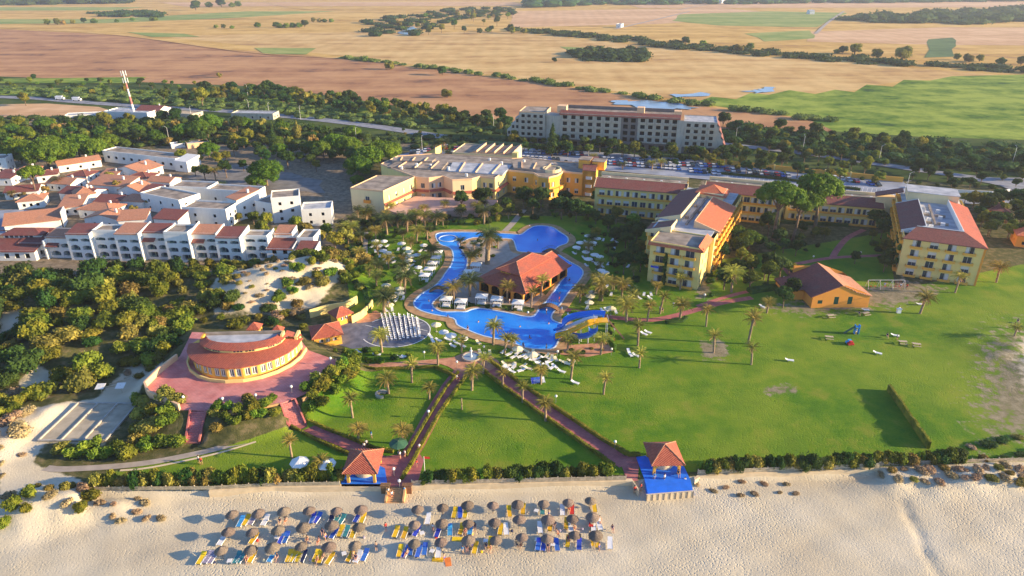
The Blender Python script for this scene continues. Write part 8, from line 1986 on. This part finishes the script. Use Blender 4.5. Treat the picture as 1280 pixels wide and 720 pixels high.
# open white shade beside the pool tower, towels on sunbeds and small bags on the beach
for x, y in ((300,655),(322,676),(348,674),(405,672),(432,670),(455,672),(512,668),(545,672),(590,668),(640,664),(700,664),(728,662),(268,703),(330,701),(388,700),(520,696),(602,690)):
    q = P(x, y, BZ); mb = MB(); mb.lathe([(.001,.32),(.16,.3),(.22,.12),(.2,0)], 8); o = mb.build('beach_bag', M[rr.choice(['purple','red','navy','yel','canvasc'])]); o.location = (q.x, q.y, H(q.x,q.y)); reg(o, 'small bag left on the sand', 'bag', 'bags on the beach', 'among the thatched umbrellas')
# ------------------------------------------------------------------ haze, light, camera
def haze():
    mb = MB(); mb.box(-9500, -90, -3.6, 9500, 12500, 86)
    m = newmat('haze_air'); N, L = nt(m)
    for n in list(N):
        if n.type != 'OUTPUT_MATERIAL': N.remove(n)
    v = N.new('ShaderNodeVolumePrincipled'); v.inputs['Color'].default_value = (.80,.86,1,1); v.inputs['Density'].default_value = HAZE; v.inputs['Anisotropy'].default_value = .2
    L.new(v.outputs[0], N['Material Output'].inputs['Volume'])
    struct(mb.build('haze', m), 'stuff')
HAZE = .00012
haze()
drop_unused(PROTOS)
write_labels()
SUN_EL, SUN_AZ = R(14), R(-6)          # sun to the right of the picture, a touch towards the camera
sd = Vector((math.cos(SUN_EL)*math.cos(SUN_AZ), math.cos(SUN_EL)*math.sin(SUN_AZ), math.sin(SUN_EL)))
l = bpy.data.lights.new('sun', 'SUN'); l.energy = 5.0; l.angle = R(.6); l.color = (1.0, .76, .45)
lo = bpy.data.objects.new('sun', l); COL.objects.link(lo); lo.rotation_euler = (-sd).to_track_quat('-Z', 'Y').to_euler(); lo.location = (0, 0, 150)
w = bpy.data.worlds.new('World'); SC.world = w; w.use_nodes = True
N, L = w.node_tree.nodes, w.node_tree.links
s = N.new('ShaderNodeTexSky'); s.sky_type = 'NISHITA'; s.sun_disc = False; s.sun_elevation = SUN_EL
s.sun_rotation = PI/2 - SUN_AZ
s.air_density = 1.0; s.dust_density = .6; s.ozone_density = 1.6
tn = N.new('ShaderNodeMix'); tn.data_type = 'RGBA'; tn.blend_type = 'MULTIPLY'; tn.inputs[0].default_value = 1; tn.inputs[7].default_value = (.74,.95,1.32,1)
L.new(s.outputs[0], tn.inputs[6]); L.new(tn.outputs[2], N['Background'].inputs[0]); N['Background'].inputs[1].default_value = .095
cam = bpy.data.cameras.new('camera'); co = bpy.data.objects.new('camera', cam); COL.objects.link(co)
co.location = (0, 0, CAM_H); co.rotation_euler = (PI/2 - PITCH, 0, 0)
cam.sensor_width = 36; cam.lens = 36*F/1280; cam.clip_end = 20000; cam.clip_start = .5
SC.camera = co
SC.view_settings.view_transform = 'Standard'; SC.view_settings.look = 'None'; SC.view_settings.gamma = 1
SC.view_settings.exposure = 1.27
SC.view_settings.use_curve_mapping = False
